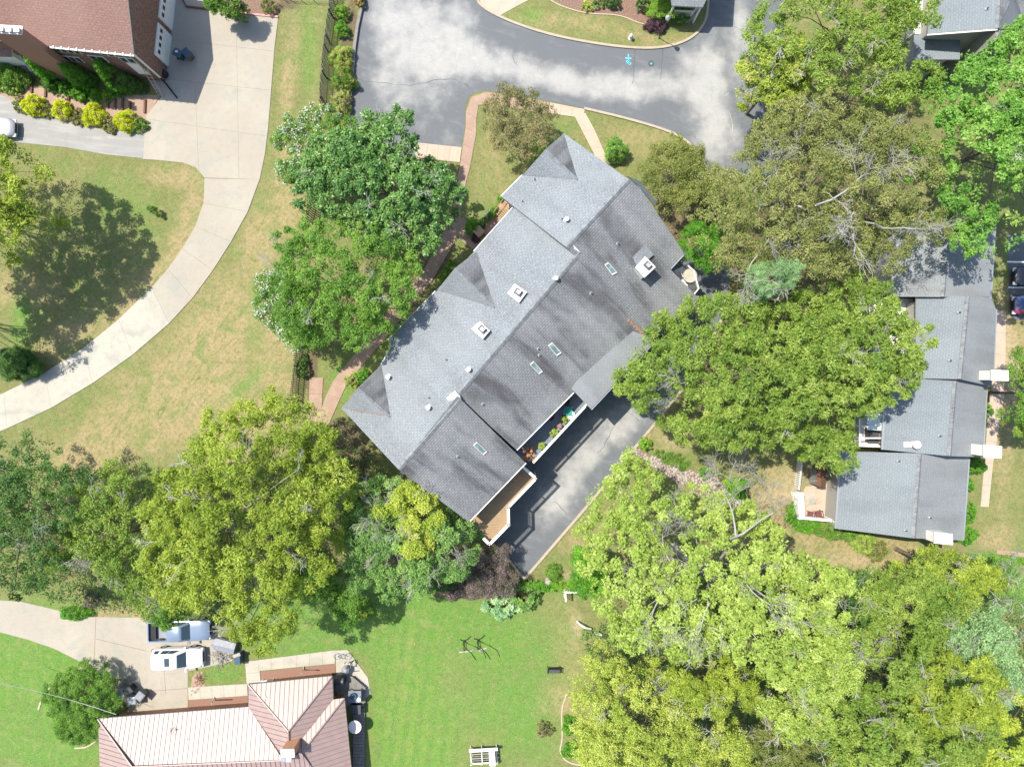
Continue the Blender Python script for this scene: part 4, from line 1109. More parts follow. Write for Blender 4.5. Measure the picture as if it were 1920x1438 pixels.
# windows and doors on the walls (rear garage doors under the decks, front windows)
def edge_windows(parent, a, b, zs, n, off=.45, inward=1, z=6.0, w_=1.3, frame='white', panes=2):
    A, B = W(*a, z), W(*b, z); d = (B - A).xy.normalized(); nn = Vector((-d.y, d.x)) * inward
    for k in range(n):
        t = (k + .5) / n; c = A.xy.lerp(B.xy, t) - nn * off
        for (z0, z1) in zs: wall_window(parent, c - d * w_ / 2, c + d * w_ / 2, z0, z1, nn, panes)
edge_windows(mid, (728, 638), (817, 545), ((1.0, 2.4), (3.6, 4.8)), 2, inward=1)
edge_windows(mid, (985, 867), (890, 965), ((4.1, 6.0), (.3, 2.6)), 2, inward=1, z=6.7, w_=2.2)
edge_windows(mid, (1075, 735), (968, 843), ((4.1, 6.0), (.3, 2.6)), 3, inward=1, z=6.7, w_=2.0)
edge_windows(mid, (1222, 645), (1108, 767), ((3.6, 5.0), (.2, 2.5)), 4, inward=1, z=6.1, w_=2.2, off=.35)
# scattered leaf litter in a valley of the roof
rs = np.random.RandomState(4); mb = MB()
for q in range(70):
    t = rs.rand(); p = rB(1176 + 36 * t + rs.normal() * 1.6, 596 + 38 * t + rs.normal() * 1.2, .05 + .02 * rs.rand()); s = .07
    mb.poly([p + Vector((s, 0, 0)), p + Vector((0, s, .02)), p - Vector((s, 0, 0)), p - Vector((0, s, .01))])
for q in range(60):
    t = rs.rand(); p = fC(660 + 60 * t + rs.normal() * 1.2, 768 + 10 * t + rs.normal() * 1.0, .06); s = .06
    mb.poly([p + Vector((s, 0, 0)), p + Vector((0, s, .02)), p - Vector((s, 0, 0)), p - Vector((0, s, .01))])
mk('leaf_litter', mb, G['rust'], mid, kind='stuff')

def deck(name, label, poly, z, mat, rail, zr=1.0, joist=True, boards=None, railmat='white', cap=.2, group=None, balu=.13, bal_w=.045):
    P = [W(*p, z) for p in poly]; c = sum(P, Vector()) / len(P)
    t = thing(name, label, 'deck', (c.x, c.y, 0), group)
    # boards one by one, as far as the outline reaches
    ang, bw = boards; d = (math.cos(ang), math.sin(ang)); n = (-d[1], d[0])
    s = [p.x * n[0] + p.y * n[1] for p in P]; lo, hi = min(s), max(s); k = 0; x = lo
    while x < hi:
        q = clip(P, (n[0] * (x + .006), n[1] * (x + .006)), n); q = clip(q, (n[0] * (x + bw - .006), n[1] * (x + bw - .006)), (-n[0], -n[1])) if len(q) > 2 else q
        if len(q) > 2 and area(q) > .02:
            mb = MB(); dz = random.uniform(-.004, .004); mb.prism([v + Vector((0, 0, dz)) for v in q], .035); mk('board', mb, G[mat], t)
        x += bw
    mb = MB(); mb.prism([c + (p - c) * .99 - Vector((0, 0, .04)) for p in P], .22); mk('deck_frame', mb, G['timber'], t)
    R_ = [W(*p, z + zr) for p in rail]
    railing(t, [(p.x, p.y) for p in R_], z, zr, railmat, cap, balu, bal_w=bal_w)
    return t
d1 = deck('rear_deck', 'long narrow grey-boarded balcony deck with planters under the middle roof eave', [(945, 850), (975, 842), (1060, 752), (1080, 733), (1104, 758), (1003, 867), (985, 862), (968, 870)], 4.0, 'deck_grey', [(1001, 866), (1101, 758)], 1.0, boards=(math.pi / 2 + .05, .155), cap=.2)
d2 = deck('rear_deck', 'lower wooden deck with a white angled rail at the bottom end of the block', [(982, 876), (1004, 897), (953, 951), (953, 983), (917, 1020), (870, 985), (900, 950)], 4.0, 'deck_wood', [(981, 876), (1005, 897), (953, 951), (953.5, 984), (917.5, 1021), (908, 1011)], 1.05, boards=(.05, .15), cap=.24)
d3 = deck('corner_deck', 'white octagonal-railed deck with a round table at the upper right corner of the block', [(1262, 508), (1287, 497), (1300, 508), (1309, 541), (1302, 550), (1290, 540)], 4.0, 'white', [(1287.6, 496), (1301, 508), (1310, 541), (1302, 551)], 1.0, boards=(.8, .15), cap=.1)
mk_ = lambda *a, **k: mk(*a, **k)
c = W(1294, 517, 4.75); t = thing('patio_table', 'round pale patio table on the white corner deck', 'table', (c.x, c.y, 4.0))
mb = MB(); mb.lathe((c.x, c.y, 4.7), [(.62, 0), (.62, .04), (.3, .05), (.3, .048), (0, .05)], 24); mk('tabletop', mb, G['concrete_walk'], t)
mb = MB(); mb.lathe((c.x, c.y, 4.0), [(.3, 0), (.3, .03), (.05, .06), (.05, .7)], 12); mk('pedestal', mb, G['white_metal'], t)

def chair(label, px, py, z, rz, mat, cat='chair', s=1.0, group=None, arms=True):
    c = W(px, py, z + .4); c.z = z
    t = thing('patio_chair', label, cat, c, group); M = Matrix.Translation(c) @ Matrix.Rotation(rz, 4, 'Z') @ Matrix.Scale(s, 4)
    mb = MB(M); mb.box((0, 0, .38), (.5, .5, .06), 0, .96); mk('seat', mb, mat, t)
    mb = MB(M)
    for k in range(5): mb.box((-.26 - .02 * k, 0, .46 + .09 * k), (.035, .48, .075))
    mb.tube([(-.24, -.23, .4), (-.36, -.23, .95)], .02, 5); mb.tube([(-.24, .23, .4), (-.36, .23, .95)], .02, 5); mk('backrest', mb, mat, t)
    for sx in (-1, 1):
        for sy in (-1, 1):
            mb = MB(M); mb.tube([(sx * .22, sy * .23, 0), (sx * .21, sy * .22, .4)], .02, 5); mk('leg', mb, mat, t)
    if arms:
        for sy in (-1, 1):
            mb = MB(M); mb.box((0, sy * .27, .6), (.5, .06, .03)); mb.tube([(.2, sy * .27, .4), (.2, sy * .27, .6)], .018, 5); mk('armrest', mb, mat, t)
    return t
chair('dark chair in the sun on the white corner deck', 1296, 537, 4.0, 2.2, G['dark_metal'])
chair('pale chair pulled up to the round table on the corner deck', 1283, 514, 4.0, .4, G['white_metal'])
chair('teal green lounge chair on the grey balcony deck', 1066, 770, 4.0, -.1, G['plastic_teal'], s=1.25)
def pot_plant(label, px, py, z, leaf, r=.3, h=.45, pot='terracotta', seed=0, cat='potted plant'):
    c = W(px, py, z + .5); c.z = z
    t = thing('potted_plant', label, cat, c)
    mb = MB(); mb.lathe((c.x, c.y, z), [(.12, 0), (.18, .3), (.2, .3), (.2, .33), (0, .31)], 12); mk('pot', mb, G[pot], t)
    rs = np.random.RandomState(seed + 50); n = 16; d = nrm(rs.normal(size=(n, 3))); d[:, 2] = np.abs(d[:, 2])
    cen = np.array([c.x, c.y, z + .38]) + d * np.array([r, r, h]) * .8
    co, f, tt = leaves(rs, cen, np.full(n, .13), 26, (.12, .07)); o0 = np.array(c[:])
    me = np_mesh('foliage', co - o0, f, tt, LV[leaf]); o = bpy.data.objects.new('foliage', me); C.objects.link(o); o.parent = t
    return t
pot_plant('light green potted plant on the balcony rail nearest the teal chair', 1060, 786, 4.0, 'pale', .4, .5, seed=1)
pot_plant('light green potted plant halfway along the balcony rail', 1038, 811, 4.0, 'pale', .4, .5, seed=2)
pot_plant('light green potted plant towards the lower end of the balcony rail', 1014, 835, 4.0, 'pale', .4, .5, seed=3)
pot_plant('russet orange shrub in a pot at the lower end of the balcony', 993, 851, 4.0, 'orange', .75, .7, seed=4)
pot_plant('tiny potted flower on the balcony rail between two green plants', 1049, 799, 4.0, 'pink', .14, .25, seed=5)
pot_plant('dark potted plant against the roof eave of the balcony', 1033, 784, 4.0, 'purple_dark', .2, .4, 'dark_metal', seed=6)
c = W(1071, 779, 4.5); t = thing('side_table', 'small round glass-green table beside the teal lounge chair', 'table', (c.x, c.y, 4.0))
mb = MB(); mb.lathe((c.x, c.y, 4.5), [(.38, 0), (.38, .03), (0, .03)], 18); mk('tabletop', mb, G['awning'], t); mb = MB(); mb.lathe((c.x, c.y, 4), [(.2, 0), (.03, .05), (.03, .5)], 8); mk('pedestal', mb, G['dark_metal'], t)
c = W(1063, 755, 4.6); t = thing('kettle_grill', 'small dark kettle grill at the upper end of the grey balcony', 'grill', (c.x, c.y, 4.0))
mb = MB(); mb.lathe((c.x, c.y, 4.5), [(.05, 0), (.24, .1), (.27, .2), (.2, .33), (.03, .38), (0, .38)], 14); mk('bowl', mb, G['black'], t, smooth=True)
for k in range(3):
    mb = MB(); a = k * 2.1; mb.tube([(c.x + .25 * math.cos(a), c.y + .25 * math.sin(a), 4), (c.x + .12 * math.cos(a), c.y + .12 * math.sin(a), 4.6)], .015, 5); mk('leg', mb, G['dark_metal'], t)
# entrance: wooden steps, brick landing
ent = thing('entrance_steps', 'orange wooden entrance steps beside the front eave of the block', 'steps', W(942, 398))
a, b = W(956, 391), W(935, 413); d = (b - a).normalized(); m = Vector((-d.y, d.x, 0))
for k in range(9):
    t_ = k / 9; p = a.lerp(b, t_); q = a.lerp(b, t_ + .1); zz = 1.25 - .13 * k
    mb = MB(); mb.prism([Vector((v.x, v.y, zz)) for v in (p - m * .62, q - m * .62, q + m * .62, p + m * .62)], .05); mk('tread', mb, G['deck_wood'], ent)
    mb = MB(); mb.prism([Vector((v.x, v.y, zz - .051)) for v in (p - m * .6, p + d * .03 - m * .6, p + d * .03 + m * .6, p + m * .6)], .09); mk('riser', mb, G['timber'], ent)
for s in (-1, 1):
    p, q = a + m * .68 * s, b + m * .68 * s
    mb = MB(); mb.tube([Vector((p.x, p.y, 2.15)), Vector((q.x, q.y, .95)), Vector((q.x, q.y, 0))], .045, 6); mb.tube([Vector((p.x, p.y, 2.15)), Vector((p.x, p.y, 1.0))], .045, 6); mk('handrail', mb, G['deck_wood'], ent)
cut_slabs('landing', [(930, 384), (941, 371), (961, 388), (949, 402)], [((936, 377), (955, 395)), ((945, 373), (933, 388))], G['brick_orange'], 'brick landing beside the entrance steps', z=.2)
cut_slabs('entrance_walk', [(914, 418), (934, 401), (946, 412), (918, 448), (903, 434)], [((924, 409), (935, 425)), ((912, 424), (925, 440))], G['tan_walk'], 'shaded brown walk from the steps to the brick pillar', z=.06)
c = W(898, 434, .9); t = thing('brick_pillar', 'low brick pillar with stone cap by the front path', 'pillar', (c.x, c.y, 0)); mb = MB(); mb.box((c.x, c.y, 0), (.7, .7, .85), .75); mk('pillar', mb, G['brick'], t, uv=True); mb = MB(); mb.box((c.x, c.y, .85), (.86, .86, .1), .75, .94); mk('cap', mb, G['tan_walk'], t)
t = thing('garden_sign', 'narrow white board standing by the entrance hedge', 'sign', W(913, 399)); p, q = W(908, 405, 1.1), W(918.5, 393, 1.1)
mb = MB(); d = (q - p).normalized(); m = Vector((-d.y, d.x, 0)) * .05; mb.prism([p - m, q - m, q + m, p + m], .5); mk('board', mb, G['white'], t)
for v in (p, q):
    mb = MB(); mb.box((v.x, v.y, 0), (.07, .07, 1.15)); mk('post', mb, G['white'], t)

# ---- townhouse row on the right
row = thing('townhouse_row', 'row of four stepped blue-grey gabled townhouses on the right', 'building', W(1740, 780))
def gable(parent, ridge, left, right, zr, ze, Lp, Rp, mats=('shingle_blue', 'shingle_smooth'), wall='siding', cap=True, zw=0):
    pl = plane3((*ridge[0], zr), (*ridge[1], zr), (*left, ze)); pr = plane3((*ridge[0], zr), (*ridge[1], zr), (*right, ze))
    a = roof_slab(parent, [ridge[0], ridge[1]] + Lp, pl, mats[0]); b = roof_slab(parent, [ridge[1], ridge[0]] + Rp, pr, mats[1])
    walls(parent, [ridge[0], ridge[1]] + Lp, pl, wall, zb=zw, keep=(0,)); walls(parent, [ridge[1], ridge[0]] + Rp, pr, wall, zb=zw, keep=(0,))
    if cap: cap_line(parent, pl(*ridge[0]), pl(*ridge[1]), .42, .08, seg=.55)
    return pl, pr
g4 = gable(row, ((1725, 850), (1713, 1009)), (1568, 990), (1812, 900), 5.0, 3.4, [(1568, 991), (1578, 846)], [(1817, 850), (1806, 1013)])
g3 = gable(row, ((1792, 702), (1780, 855)), (1657, 843), (1845, 800), 5.7, 4.1, [(1656, 843), (1662, 698)], [(1857, 712), (1850, 730), (1843, 857)])
g2 = gable(row, ((1815, 556), (1800, 711)), (1716, 705), (1866, 600), 6.4, 4.8, [(1712, 709), (1718, 640), (1718, 553)], [(1858, 558), (1868, 580), (1863, 693), (1859, 724)])
g1 = gable(row, ((1779, 425), (1768, 557)), (1690, 500), (1861, 500), 5.9, 4.4, [(1668, 556), (1685, 425)], [(1866, 425), (1857, 570), (1855, 557)], mats=('shingle_smooth', 'shingle_smooth'))
chimney(row, [(1859, 694), (1890, 695), (1890, 714), (1859, 713)], 7.0, 3.8, flue=False, label='tall white chimney box on the second unit')
chimney(row, [(1845, 834), (1878, 837), (1877, 859), (1845, 856)], 6.4, 3.2, flue=False, label='tall white chimney box on the third unit')
chimney(row, [(1752, 998), (1785, 1001), (1786, 1021), (1752, 1018)], 5.9, 2.6, flue=False, label='tall white chimney box on the lowest unit')
pl = g3[0]; p = pl(1700, 835); mb = MB(); 
mb.prism([pl(1694, 828, .1), pl(1708, 829, .1), pl(1708, 838, .1), pl(1694, 838, .1)], .14); mk('vent_curb', mb, G['white'], row)
p = pl(1713, 833); mb = MB(); mb.lathe((p.x, p.y, p.z - .1), [(.3, 0), (.26, .5), (.36, .52), (.36, .66), (.1, .8), (0, .8)], 18); mk('turbine_vent', mb, G['white_metal'], row, smooth=True, sharp=35)
for a_, b_, pl_ in ((1797, 586, g2[0]), (1780, 676, g2[0]), (1761, 817, g3[0]), (1684, 864, g4[0]), (1697, 994, g4[0]), (1743, 970, g4[1])): vent(row, a_, b_, pl_)
for a_, b_, pl_, o_ in (((1578, 853), (1568, 991), g4[0], (-.07, 0)), ((1817, 860), (1806, 1013), g4[1], (.07, 0)), ((1662, 706), (1656, 843), g3[0], (-.07, 0)), ((1850, 730), (1843, 857), g3[1], (.07, 0)), ((1868, 580), (1863, 693), g2[1], (.07, 0)), ((1866, 425), (1857, 565), g1[1], (.07, 0))):
    gutter(row, pl_(*a_), pl_(*b_), out=o_)
# white balcony structure left of unit three
bal = thing('balcony', 'white balcony with glass-green canopy on the left wall of the third townhouse', 'balcony', W(1635, 800))
mb = MB(); mb.prism([W(1612, 762, 2.0), W(1664, 760, 2.0), (W(1664, 838, 2.0)), W(1612, 836, 2.0)], .2); mk('floor', mb, G['white'], bal)
mb = MB(); mb.prism([W(1626, 765, 3.5), W(1664, 765, 3.7), W(1664, 808, 3.7), W(1626, 806, 3.5)], .06); mk('canopy', mb, G['awning'], bal)
railing(bal, [W(1612, 762, 3.0).xy, W(1612, 836, 3.0).xy, W(1660, 838, 3.0).xy], 2.0, 1.0, 'white', .12)
mb = MB(); mb.box((*W(1633, 815, 2.2).xy, 2.0), (.9, 1.3, .7)); mk('planter_box', mb, G['dark_metal'], bal)
for dy in (-1.2, 0, 1.2):
    mb = MB(); q = W(1640, 800 + dy * 18, 3.8); mb.box((q.x, q.y, 3.55), (2.2, .12, .1)); mk('beam', mb, G['white'], bal)
bal2 = thing('balcony', 'white sunlit balcony wall half hidden by the big walnut tree', 'balcony', W(1655, 650))
mb = MB(); mb.prism([W(1640, 560, 2.2), W(1712, 560, 2.2), W(1712, 705, 2.2), W(1640, 705, 2.2)], .25); mk('floor', mb, G['white'], bal2)
railing(bal2, [W(1640, 560, 3.2).xy, W(1640, 705, 3.2).xy, W(1700, 705, 3.2).xy], 2.2, 1.0, 'white', .12)
pw = thing('patio_wall', 'white low wall round the brick patio of the lowest townhouse', 'wall', W(1500, 950))
for a_, b_, h_, w_ in (((1502, 926), (1504, 974), 1.3, .55), ((1504, 971), (1560, 976), 1.2, .25), ((1562, 972), (1578, 992), 1.6, .3), ((1492, 928), (1506, 928), 1.0, .5)):
    p, q = W(*a_, h_), W(*b_, h_); d = (q - p).normalized(); m = Vector((-d.y, d.x, 0)) * w_ / 2
    mb = MB(); mb.prism([p - m, q - m, q + m, p + m], h_); mk('wall_section', mb, G['white'], pw)
fw = thing('white_fence', 'white picket fence section on the shaded yard by the lowest townhouse', 'fence', W(1502, 895))
a, b = W(1500, 918, 1.3), W(1506, 866, 1.3)
for k in range(16):
    p = a.lerp(b, k / 15); mb = MB(); mb.box((p.x, p.y, 0), (.05, .11, 1.25), .1); mk('picket', mb, G['white'], fw)
mb = MB(); mb.tube([(a.x, a.y, 1.0), (b.x, b.y, 1.0)], .04, 5); mk('rail', mb, G['white'], fw)
rc_ = thing('outdoor_bench', 'dark brown slatted bench at the left of the patio wall', 'bench', W(1505, 952))
mb = MB(); p, q = W(1502.5, 934, .9), W(1500.5, 966, .9); mb.box(((p.x + q.x) / 2, (p.y + q.y) / 2, .75), (.18, 1.6, .12)); mb.box(((p.x + q.x) / 2, (p.y + q.y) / 2 + .6, 0), (.12, .12, .75)); mb.box(((p.x + q.x) / 2, (p.y + q.y) / 2 - .6, 0), (.12, .12, .75)); mk('seat', mb, G['timber'], rc_)
chair('dark red cushioned chair on the brick patio, left one', 1519, 964, .05, 1.4, G['cushion_red'], s=1.1, arms=True)
chair('dark red cushioned chair on the brick patio, right one', 1534, 963, .05, 1.75, G['cushion_red'], s=1.2, arms=True)
t = thing('storage_bench', 'grey storage box against the wall of the lowest townhouse', 'box', W(1566, 950)); p = W(1567, 947, 1.0)
mb = MB(); mb.box((p.x, p.y, .05), (.5, 1.9, .85)); mk('box', mb, G['siding'], t); mb = MB(); mb.box((p.x, p.y, .9), (.56, 1.96, .06)); mk('lid', mb, G['deck_grey'], t)
t = thing('patio_rug', 'pale square mat on the brick patio', 'mat', W(1520, 936)); mb = MB(); mb.prism([W(1511, 926, .08), W(1528, 924, .08), W(1530, 948, .08), W(1512, 948, .08)], .02); mk('mat', mb, G['concrete_walk'], t)
t = thing('garden_shed', 'small weathered brown shed roof under the walnut tree edge', 'shed', W(1540, 893))
for a_, b_, c__, d_, lab in (((1531, 880), (1540, 880), (1539, 912), (1531, 911), 'l'), ((1540, 880), (1549, 881), (1548, 913), (1539, 912), 'r')):
    mb = MB(); za, zb = (1.9, 2.3) if lab == 'l' else (2.3, 1.9); mb.prism([W(*a_, za), W(*b_, zb), W(*c__, zb), W(*d_, za)], .06); mk('roof_panel', mb, G['timber'], t)
mb = MB(); mb.wallprism([W(1532, 882, 1.85), W(1548, 882, 1.85), W(1547, 911, 1.85), W(1532, 910, 1.85)]); mk('wall', mb, G['grey_wood'], t)

# ---- north-east house (top right)
ne = thing('townhouse', 'pale blue-grey roofed townhouse cut by the top right corner', 'building', W(1820, 10))
gn = gable(ne, ((1871, 54), (1876, -80)), (1740, 64), (1925, 40), 7.6, 6.0, [(1752, -80), (1740, 64)][0:2], [(1940, -80), (1935, 60)][::-1] if False else [(1935, -80), (1925, 52)], mats=('shingle_blue', 'shingle_worn'))
lowp = plane3((1713, 67, 4.2), (1713, 110, 4.2), (1800, 70, 4.6)); roof_slab(ne, [(1712, 66), (1800, 60), (1800, 112), (1712, 112)], lowp, 'shingle_blue', name='lower_roof', label='flat grey lower roof below the eave')
walls(ne, [(1712, 66), (1800, 60), (1800, 112), (1712, 112)], lowp)
gutter(ne, gn[0](1740, 64), gn[0](1871, 54), mat='white', out=(0, -.05)); mb = MB(); mb.prism([W(1712, -40, 4.0), W(1742, -40, 4.0), W(1742, 64, 4.0), W(1712, 64, 4.0)], .2); mk('balcony_floor', mb, G['white'], ne)
railing(ne, [W(1714, 62, 5.0).xy, W(1714, -40, 5.0).xy], 4.0, 1.0, 'white', .14)
vent(ne, 1849, 18, gn[0])
# ---- house above the frame with its lower corner in view
th_ = thing('townhouse', 'shaded grey townhouse corner with white railing at the top edge', 'building', W(1290, -40))
pp = plane3((1262, 12, 3.0), (1318, 14, 3.0), (1262, -120, 4.4)); roof_slab(th_, [(1260, 11), (1318, 14), (1330, -12), (1330, -200), (1180, -200), (1255, -20)], pp, 'shingle_grey')
for x_, y_ in ((1264, 10), (1315, 12)):
    p = W(x_, y_, 2.9); mb = MB(); mb.box((p.x, p.y, 0), (.14, .14, 2.85)); mk('porch_post', mb, G['white'], th_)
pq = plane3((1200, -83, 7.5), (1348, -83, 7.5), (1200, -200, 9.0)); roof_slab(th_, [(1200, -84), (1350, -83), (1350, -260), (1200, -260)], pq, 'shingle_grey'); walls(th_, [(1200, -84), (1350, -83), (1350, -260), (1200, -260)], pq, 'siding', ins=1.2)
railing(th_, [W(1266, 20, 1.4).xy, W(1300, 22, 1.4).xy, W(1318, 2, 1.4).xy], .4, 1.0, 'white', .1)
# ---- brick house, top left
bh = thing('brick_house', 'two-storey brick house with brown shingle roof in the top left corner', 'house', W(160, 60))
sp_ = plane3((250, 103, 6.0), (92, 86, 6.0), (236, -25, 8.1))
roof_slab(bh, [(250, 103), (92, 87), (-90, 66), (-90, -40), (236, -25)], sp_, 'shingle_brown', 'white', label='brown shingle roof slope')
npn = plane3((236, -25, 8.1), (-90, -40, 8.1), (272, -105, 6.0)); roof_slab(bh, [(236, -25), (272, -105), (-90, -130), (-90, -40)], npn, 'shingle_brown', 'white')
walls(bh, [(250, 103), (92, 87), (-90, 66), (-90, -40), (236, -25)], sp_, 'brick', ins=.3, keep=(3,))
walls(bh, [(236, -25), (272, -105), (-90, -130), (-90, -40)], npn, 'brick', ins=.3, keep=(3,))
gutter(bh, sp_(92, 87), sp_(250, 103), mat='white', out=(0, -.06))
for k in range(11):
    p = sp_(100 + 14.5 * k, 87.5 + 1.5 * k); mb = MB(); mb.box((p.x, p.y - .05, p.z - .06), (.09, .26, .09)); mk('gutter_hanger', mb, G['white'], bh)
e0 = W(250, 103, 6.0); ex = e0.x - .3; sy = e0.y + .3
mb = MB(); mb.box((ex + .03, sy - .03, .9), (.12, .12, 4.9)); mk('corner_board', mb, G['white'], bh)
mb = MB(); mb.tube([(ex + .1, sy - .12, 1.0), (ex + .12, sy - .2, .15), (ex + 1.2, sy - 1.6, .08)], .07, 6); mk('downspout', mb, G['black'], bh)
TQ = .105; TA = -math.atan(TQ)
def ewall(y): return ex + (y - sy) * TQ + .01
def swall(x): return sy + (ex - x) * TQ - .01
for y0, y1 in ((30.3, 32.9), (33.7, 36.4)):
    ym = (y0 + y1) / 2; xm = ewall(ym); sw = y1 - y0
    mb = MB(Matrix.Translation((xm, ym, 0)) @ Matrix.Rotation(TA, 4, 'Z')); mb.box((.02, 0, 0.0), (.3, sw + .34, 2.45)); f_ = mk('door_frame', mb, G['white'], bh)
    mb = MB(Matrix.Translation((xm, ym, 0)) @ Matrix.Rotation(TA, 4, 'Z')); mb.box((.1, 0, .03), (.2, sw, 2.25)); gd = mk('garage_door', mb, G['white'], bh, label='white garage door with a row of four small windows')
    for k in range(4):
        mb = MB(Matrix.Translation((xm, ym, 0)) @ Matrix.Rotation(TA, 4, 'Z')); mb.box((.2, -sw / 2 + (k + .5) * sw / 4, 1.7), (.03, sw / 4 * .55, .4)); mk('pane', mb, G['glass'], gd)
for x0, x1, z0, z1, pn in ((-40.4, -38.1, 4.4, 5.5, 4), (-36.2, -35.0, 4.6, 5.4, 2), (-34.9, -33.6, 3.7, 4.6, 2), (-37.8, -36.4, 3.2, 4.3, 2), (-40.6, -39.0, 2.6, 3.6, 3)):
    wall_window(bh, (x0, swall(x0)), (x1, swall(x1)), z0, z1, (-TQ, -1), pn)
mb = MB(Matrix.Translation((-34.15, swall(-34.15), 0)) @ Matrix.Rotation(TA, 4, 'Z')); mb.box((0, -.02, 1.5), (1.05, .14, 2.1)); mk('door', mb, G['white'], bh, label='white basement door')
wall_window(bh, (ewall(35.1), 35.1), (ewall(34.0), 34.0), 4.6, 5.6, (1, -TQ), 2)
lad = thing('ladder', 'pale wooden ladder leaning beside the white basement door', 'ladder', (-33.3, 27.9, 0))
for s in (-.2, .2):
    mb = MB(); mb.tube([(-33.35 + s, 27.2, .05), (-33.35 + s, sy - .1, 3.0)], .035, 4); mk('side_rail', mb, G['tan_light'], lad)
for k in range(8):
    t_ = (k + .7) / 8.4; mb = MB(); yy = 27.2 + (sy - .1 - 27.2) * t_; mb.tube([(-33.55, yy, .05 + 2.95 * t_), (-33.15, yy, .05 + 2.95 * t_)], .028, 4); mk('rung', mb, G['tan_light'], lad)
chimney(bh, [(-25, 46), (41, 50), (39, 65), (-25, 61)], 9.0, 0, wall='brick', flue=False, label='broad brick chimney with grey crown')
for k in range(4):
    p = W(-12 + 15 * k, 54 + k * 1.0, 9.25); mb = MB(); mb.box((p.x, p.y, 9.02), (.34, .34, .35)); mb.box((p.x, p.y, 9.37), (.46, .46, .05)); mk('chimney_pot', mb, G['grey_metal'], bh)
lp = plane3((22, 80, 3.9), (-60, 70, 3.9), (22, 108, 3.3)); roof_slab(bh, [(22, 80), (22, 108), (-90, 104), (-90, 66)], lp, 'shingle_brown', 'white', name='porch_roof'); walls(bh, [(22, 80), (22, 108), (-90, 104), (-90, 66)], lp, 'white', ins=.3)
p0, p1 = W(24, 88, 3.2), W(58, 134, .9); mb = MB()
mb.tube([p0, p1], .05, 5); mb.tube([p0 - Vector((0, 0, .8)), p1 - Vector((0, 0, .8))], .05, 5)
for k in range(11):
    q = p0.lerp(p1, k / 10); mb.tube([q, q - Vector((0, 0, .8))], .025, 4)
mk('stair_rail', mb, G['white'], bh)
for k in range(9):
    q = p0.lerp(p1, (k + .5) / 9); mb = MB(); mb.box((q.x - .55, q.y, max(.05, q.z - 1.1)), (1.0, .34, .09)); mk('stair_tread', mb, G['grey_wood'], bh)
STEPL = ['timber step edge at the far left of the brown path, by the rose bush', 'second timber step edge, above the first golden shrub', 'timber step edge right of the first golden shrub',
 'timber step edge just left of the third golden shrub top', 'timber step edge above the third golden shrub', 'timber step edge above right of the third golden shrub', 'timber step edge midway between the last two golden shrubs',
 'timber step edge just left of the last golden shrub', 'short timber step edge above the last golden shrub', 'long timber step edge where the brown path meets the parking pad', 'short timber step edge below the small round clipped shrubs']
for k, (x_, y_, l_) in enumerate(((34, 164, 20), (61, 164, 22), (87, 172, 22), (160, 186, 22), (183, 190, 20), (204, 193, 22), (217, 196, 20), (231, 196, 22), (245, 198, 14), (273, 200, 26), (130, 188, 12))):
    a, b = W(x_, y_ - l_ / 2, 0), W(x_ - 1, y_ + l_ / 2, 0); t = thing('timber_step', 'dark timber step edge number-free, across the brown path', 'step', a)
    t['label'] = STEPL[k]; t['group'] = 'timber step edges on the brown path'
    mb = MB(); mb.prism([Vector((a.x - .09, a.y, .16)), Vector((b.x - .09, b.y, .16)), Vector((b.x + .09, b.y, .16)), Vector((a.x + .09, a.y, .16))], .16); mk('beam', mb, G['timber'], t)

# ---- metal-roofed house, bottom left
mh = thing('metal_roofed_house', 'brick house with pinkish brown standing-seam metal roof at the bottom left', 'house', W(420, 1400))
ZE, ZR = 2.6, 4.5
def seam_roof(parent, poly, pl, wd=.43, label=None, oh=True):
    pts = [pl(x, y) for x, y in poly]; n = pl.n; h = Vector((n.x, n.y)); h.normalize(); s = (-h.y, h.x)
    v = [p.x * s[0] + p.y * s[1] for p in pts]; x = min(v) + .02
    mx = max(v)
    seam = MB()
    while x < mx:
        q = clip(pts, (s[0] * (x + .004), s[1] * (x + .004)), s); q = clip(q, (s[0] * (x + wd - .004), s[1] * (x + wd - .004)), (-s[0], -s[1])) if len(q) > 2 else q
        if len(q) > 2 and area(q) > .02:
            q = [Vector((p.x, p.y, pl.z(p.x, p.y))) for p in q]
            mb = MB(); mb.prism(q, .04)
            # raised seam at the low edge of the strip
            e = [p for p in q if abs(p.x * s[0] + p.y * s[1] - (x + .004)) < .003]
            if len(e) >= 2:
                a, b = e[0], e[-1]; m = Vector((s[0], s[1], 0)) * .014
                a_, b_ = a + Vector((0, 0, .05)), b + Vector((0, 0, .05)); o_ = m
                mb.prism([a_, a_ + o_ * 2, b_ + o_ * 2, b_], .055, 1, 1)
            mk('roof_panel', mb, [G['metal_roof'], G['metal_seam']], parent, uv=True)
        x += wd
mn_ = plane3((184, 1347, ZE), (466, 1325, ZE), (531, 1425, ZR))
seam_roof(mh, [(184, 1347), (466, 1325), (531, 1425), (249, 1437)], mn_)
mw = plane3((184, 1347, ZE), (249, 1437, ZR), (190, 1530, ZE)); seam_roof(mh, [(184, 1347), (249, 1437), (190, 1530)], mw)
crn = plane3((466, 1283, ZE), (623, 1267, ZE), (541, 1370, ZR)); seam_roof(mh, [(466, 1283), (623, 1267), (541, 1370)], crn)
crl = plane3((466, 1283, ZE), (541, 1370, ZR), (466, 1325, ZE)); seam_roof(mh, [(466, 1283), (541, 1370), (542, 1402), (530, 1428), (466, 1325)], crl)
crr = plane3((623, 1267, ZE), (541, 1370, ZR), (625, 1311, ZE)); seam_roof(mh, [(623, 1267), (541, 1370), (542, 1402), (556, 1398), (625, 1311)], crr)
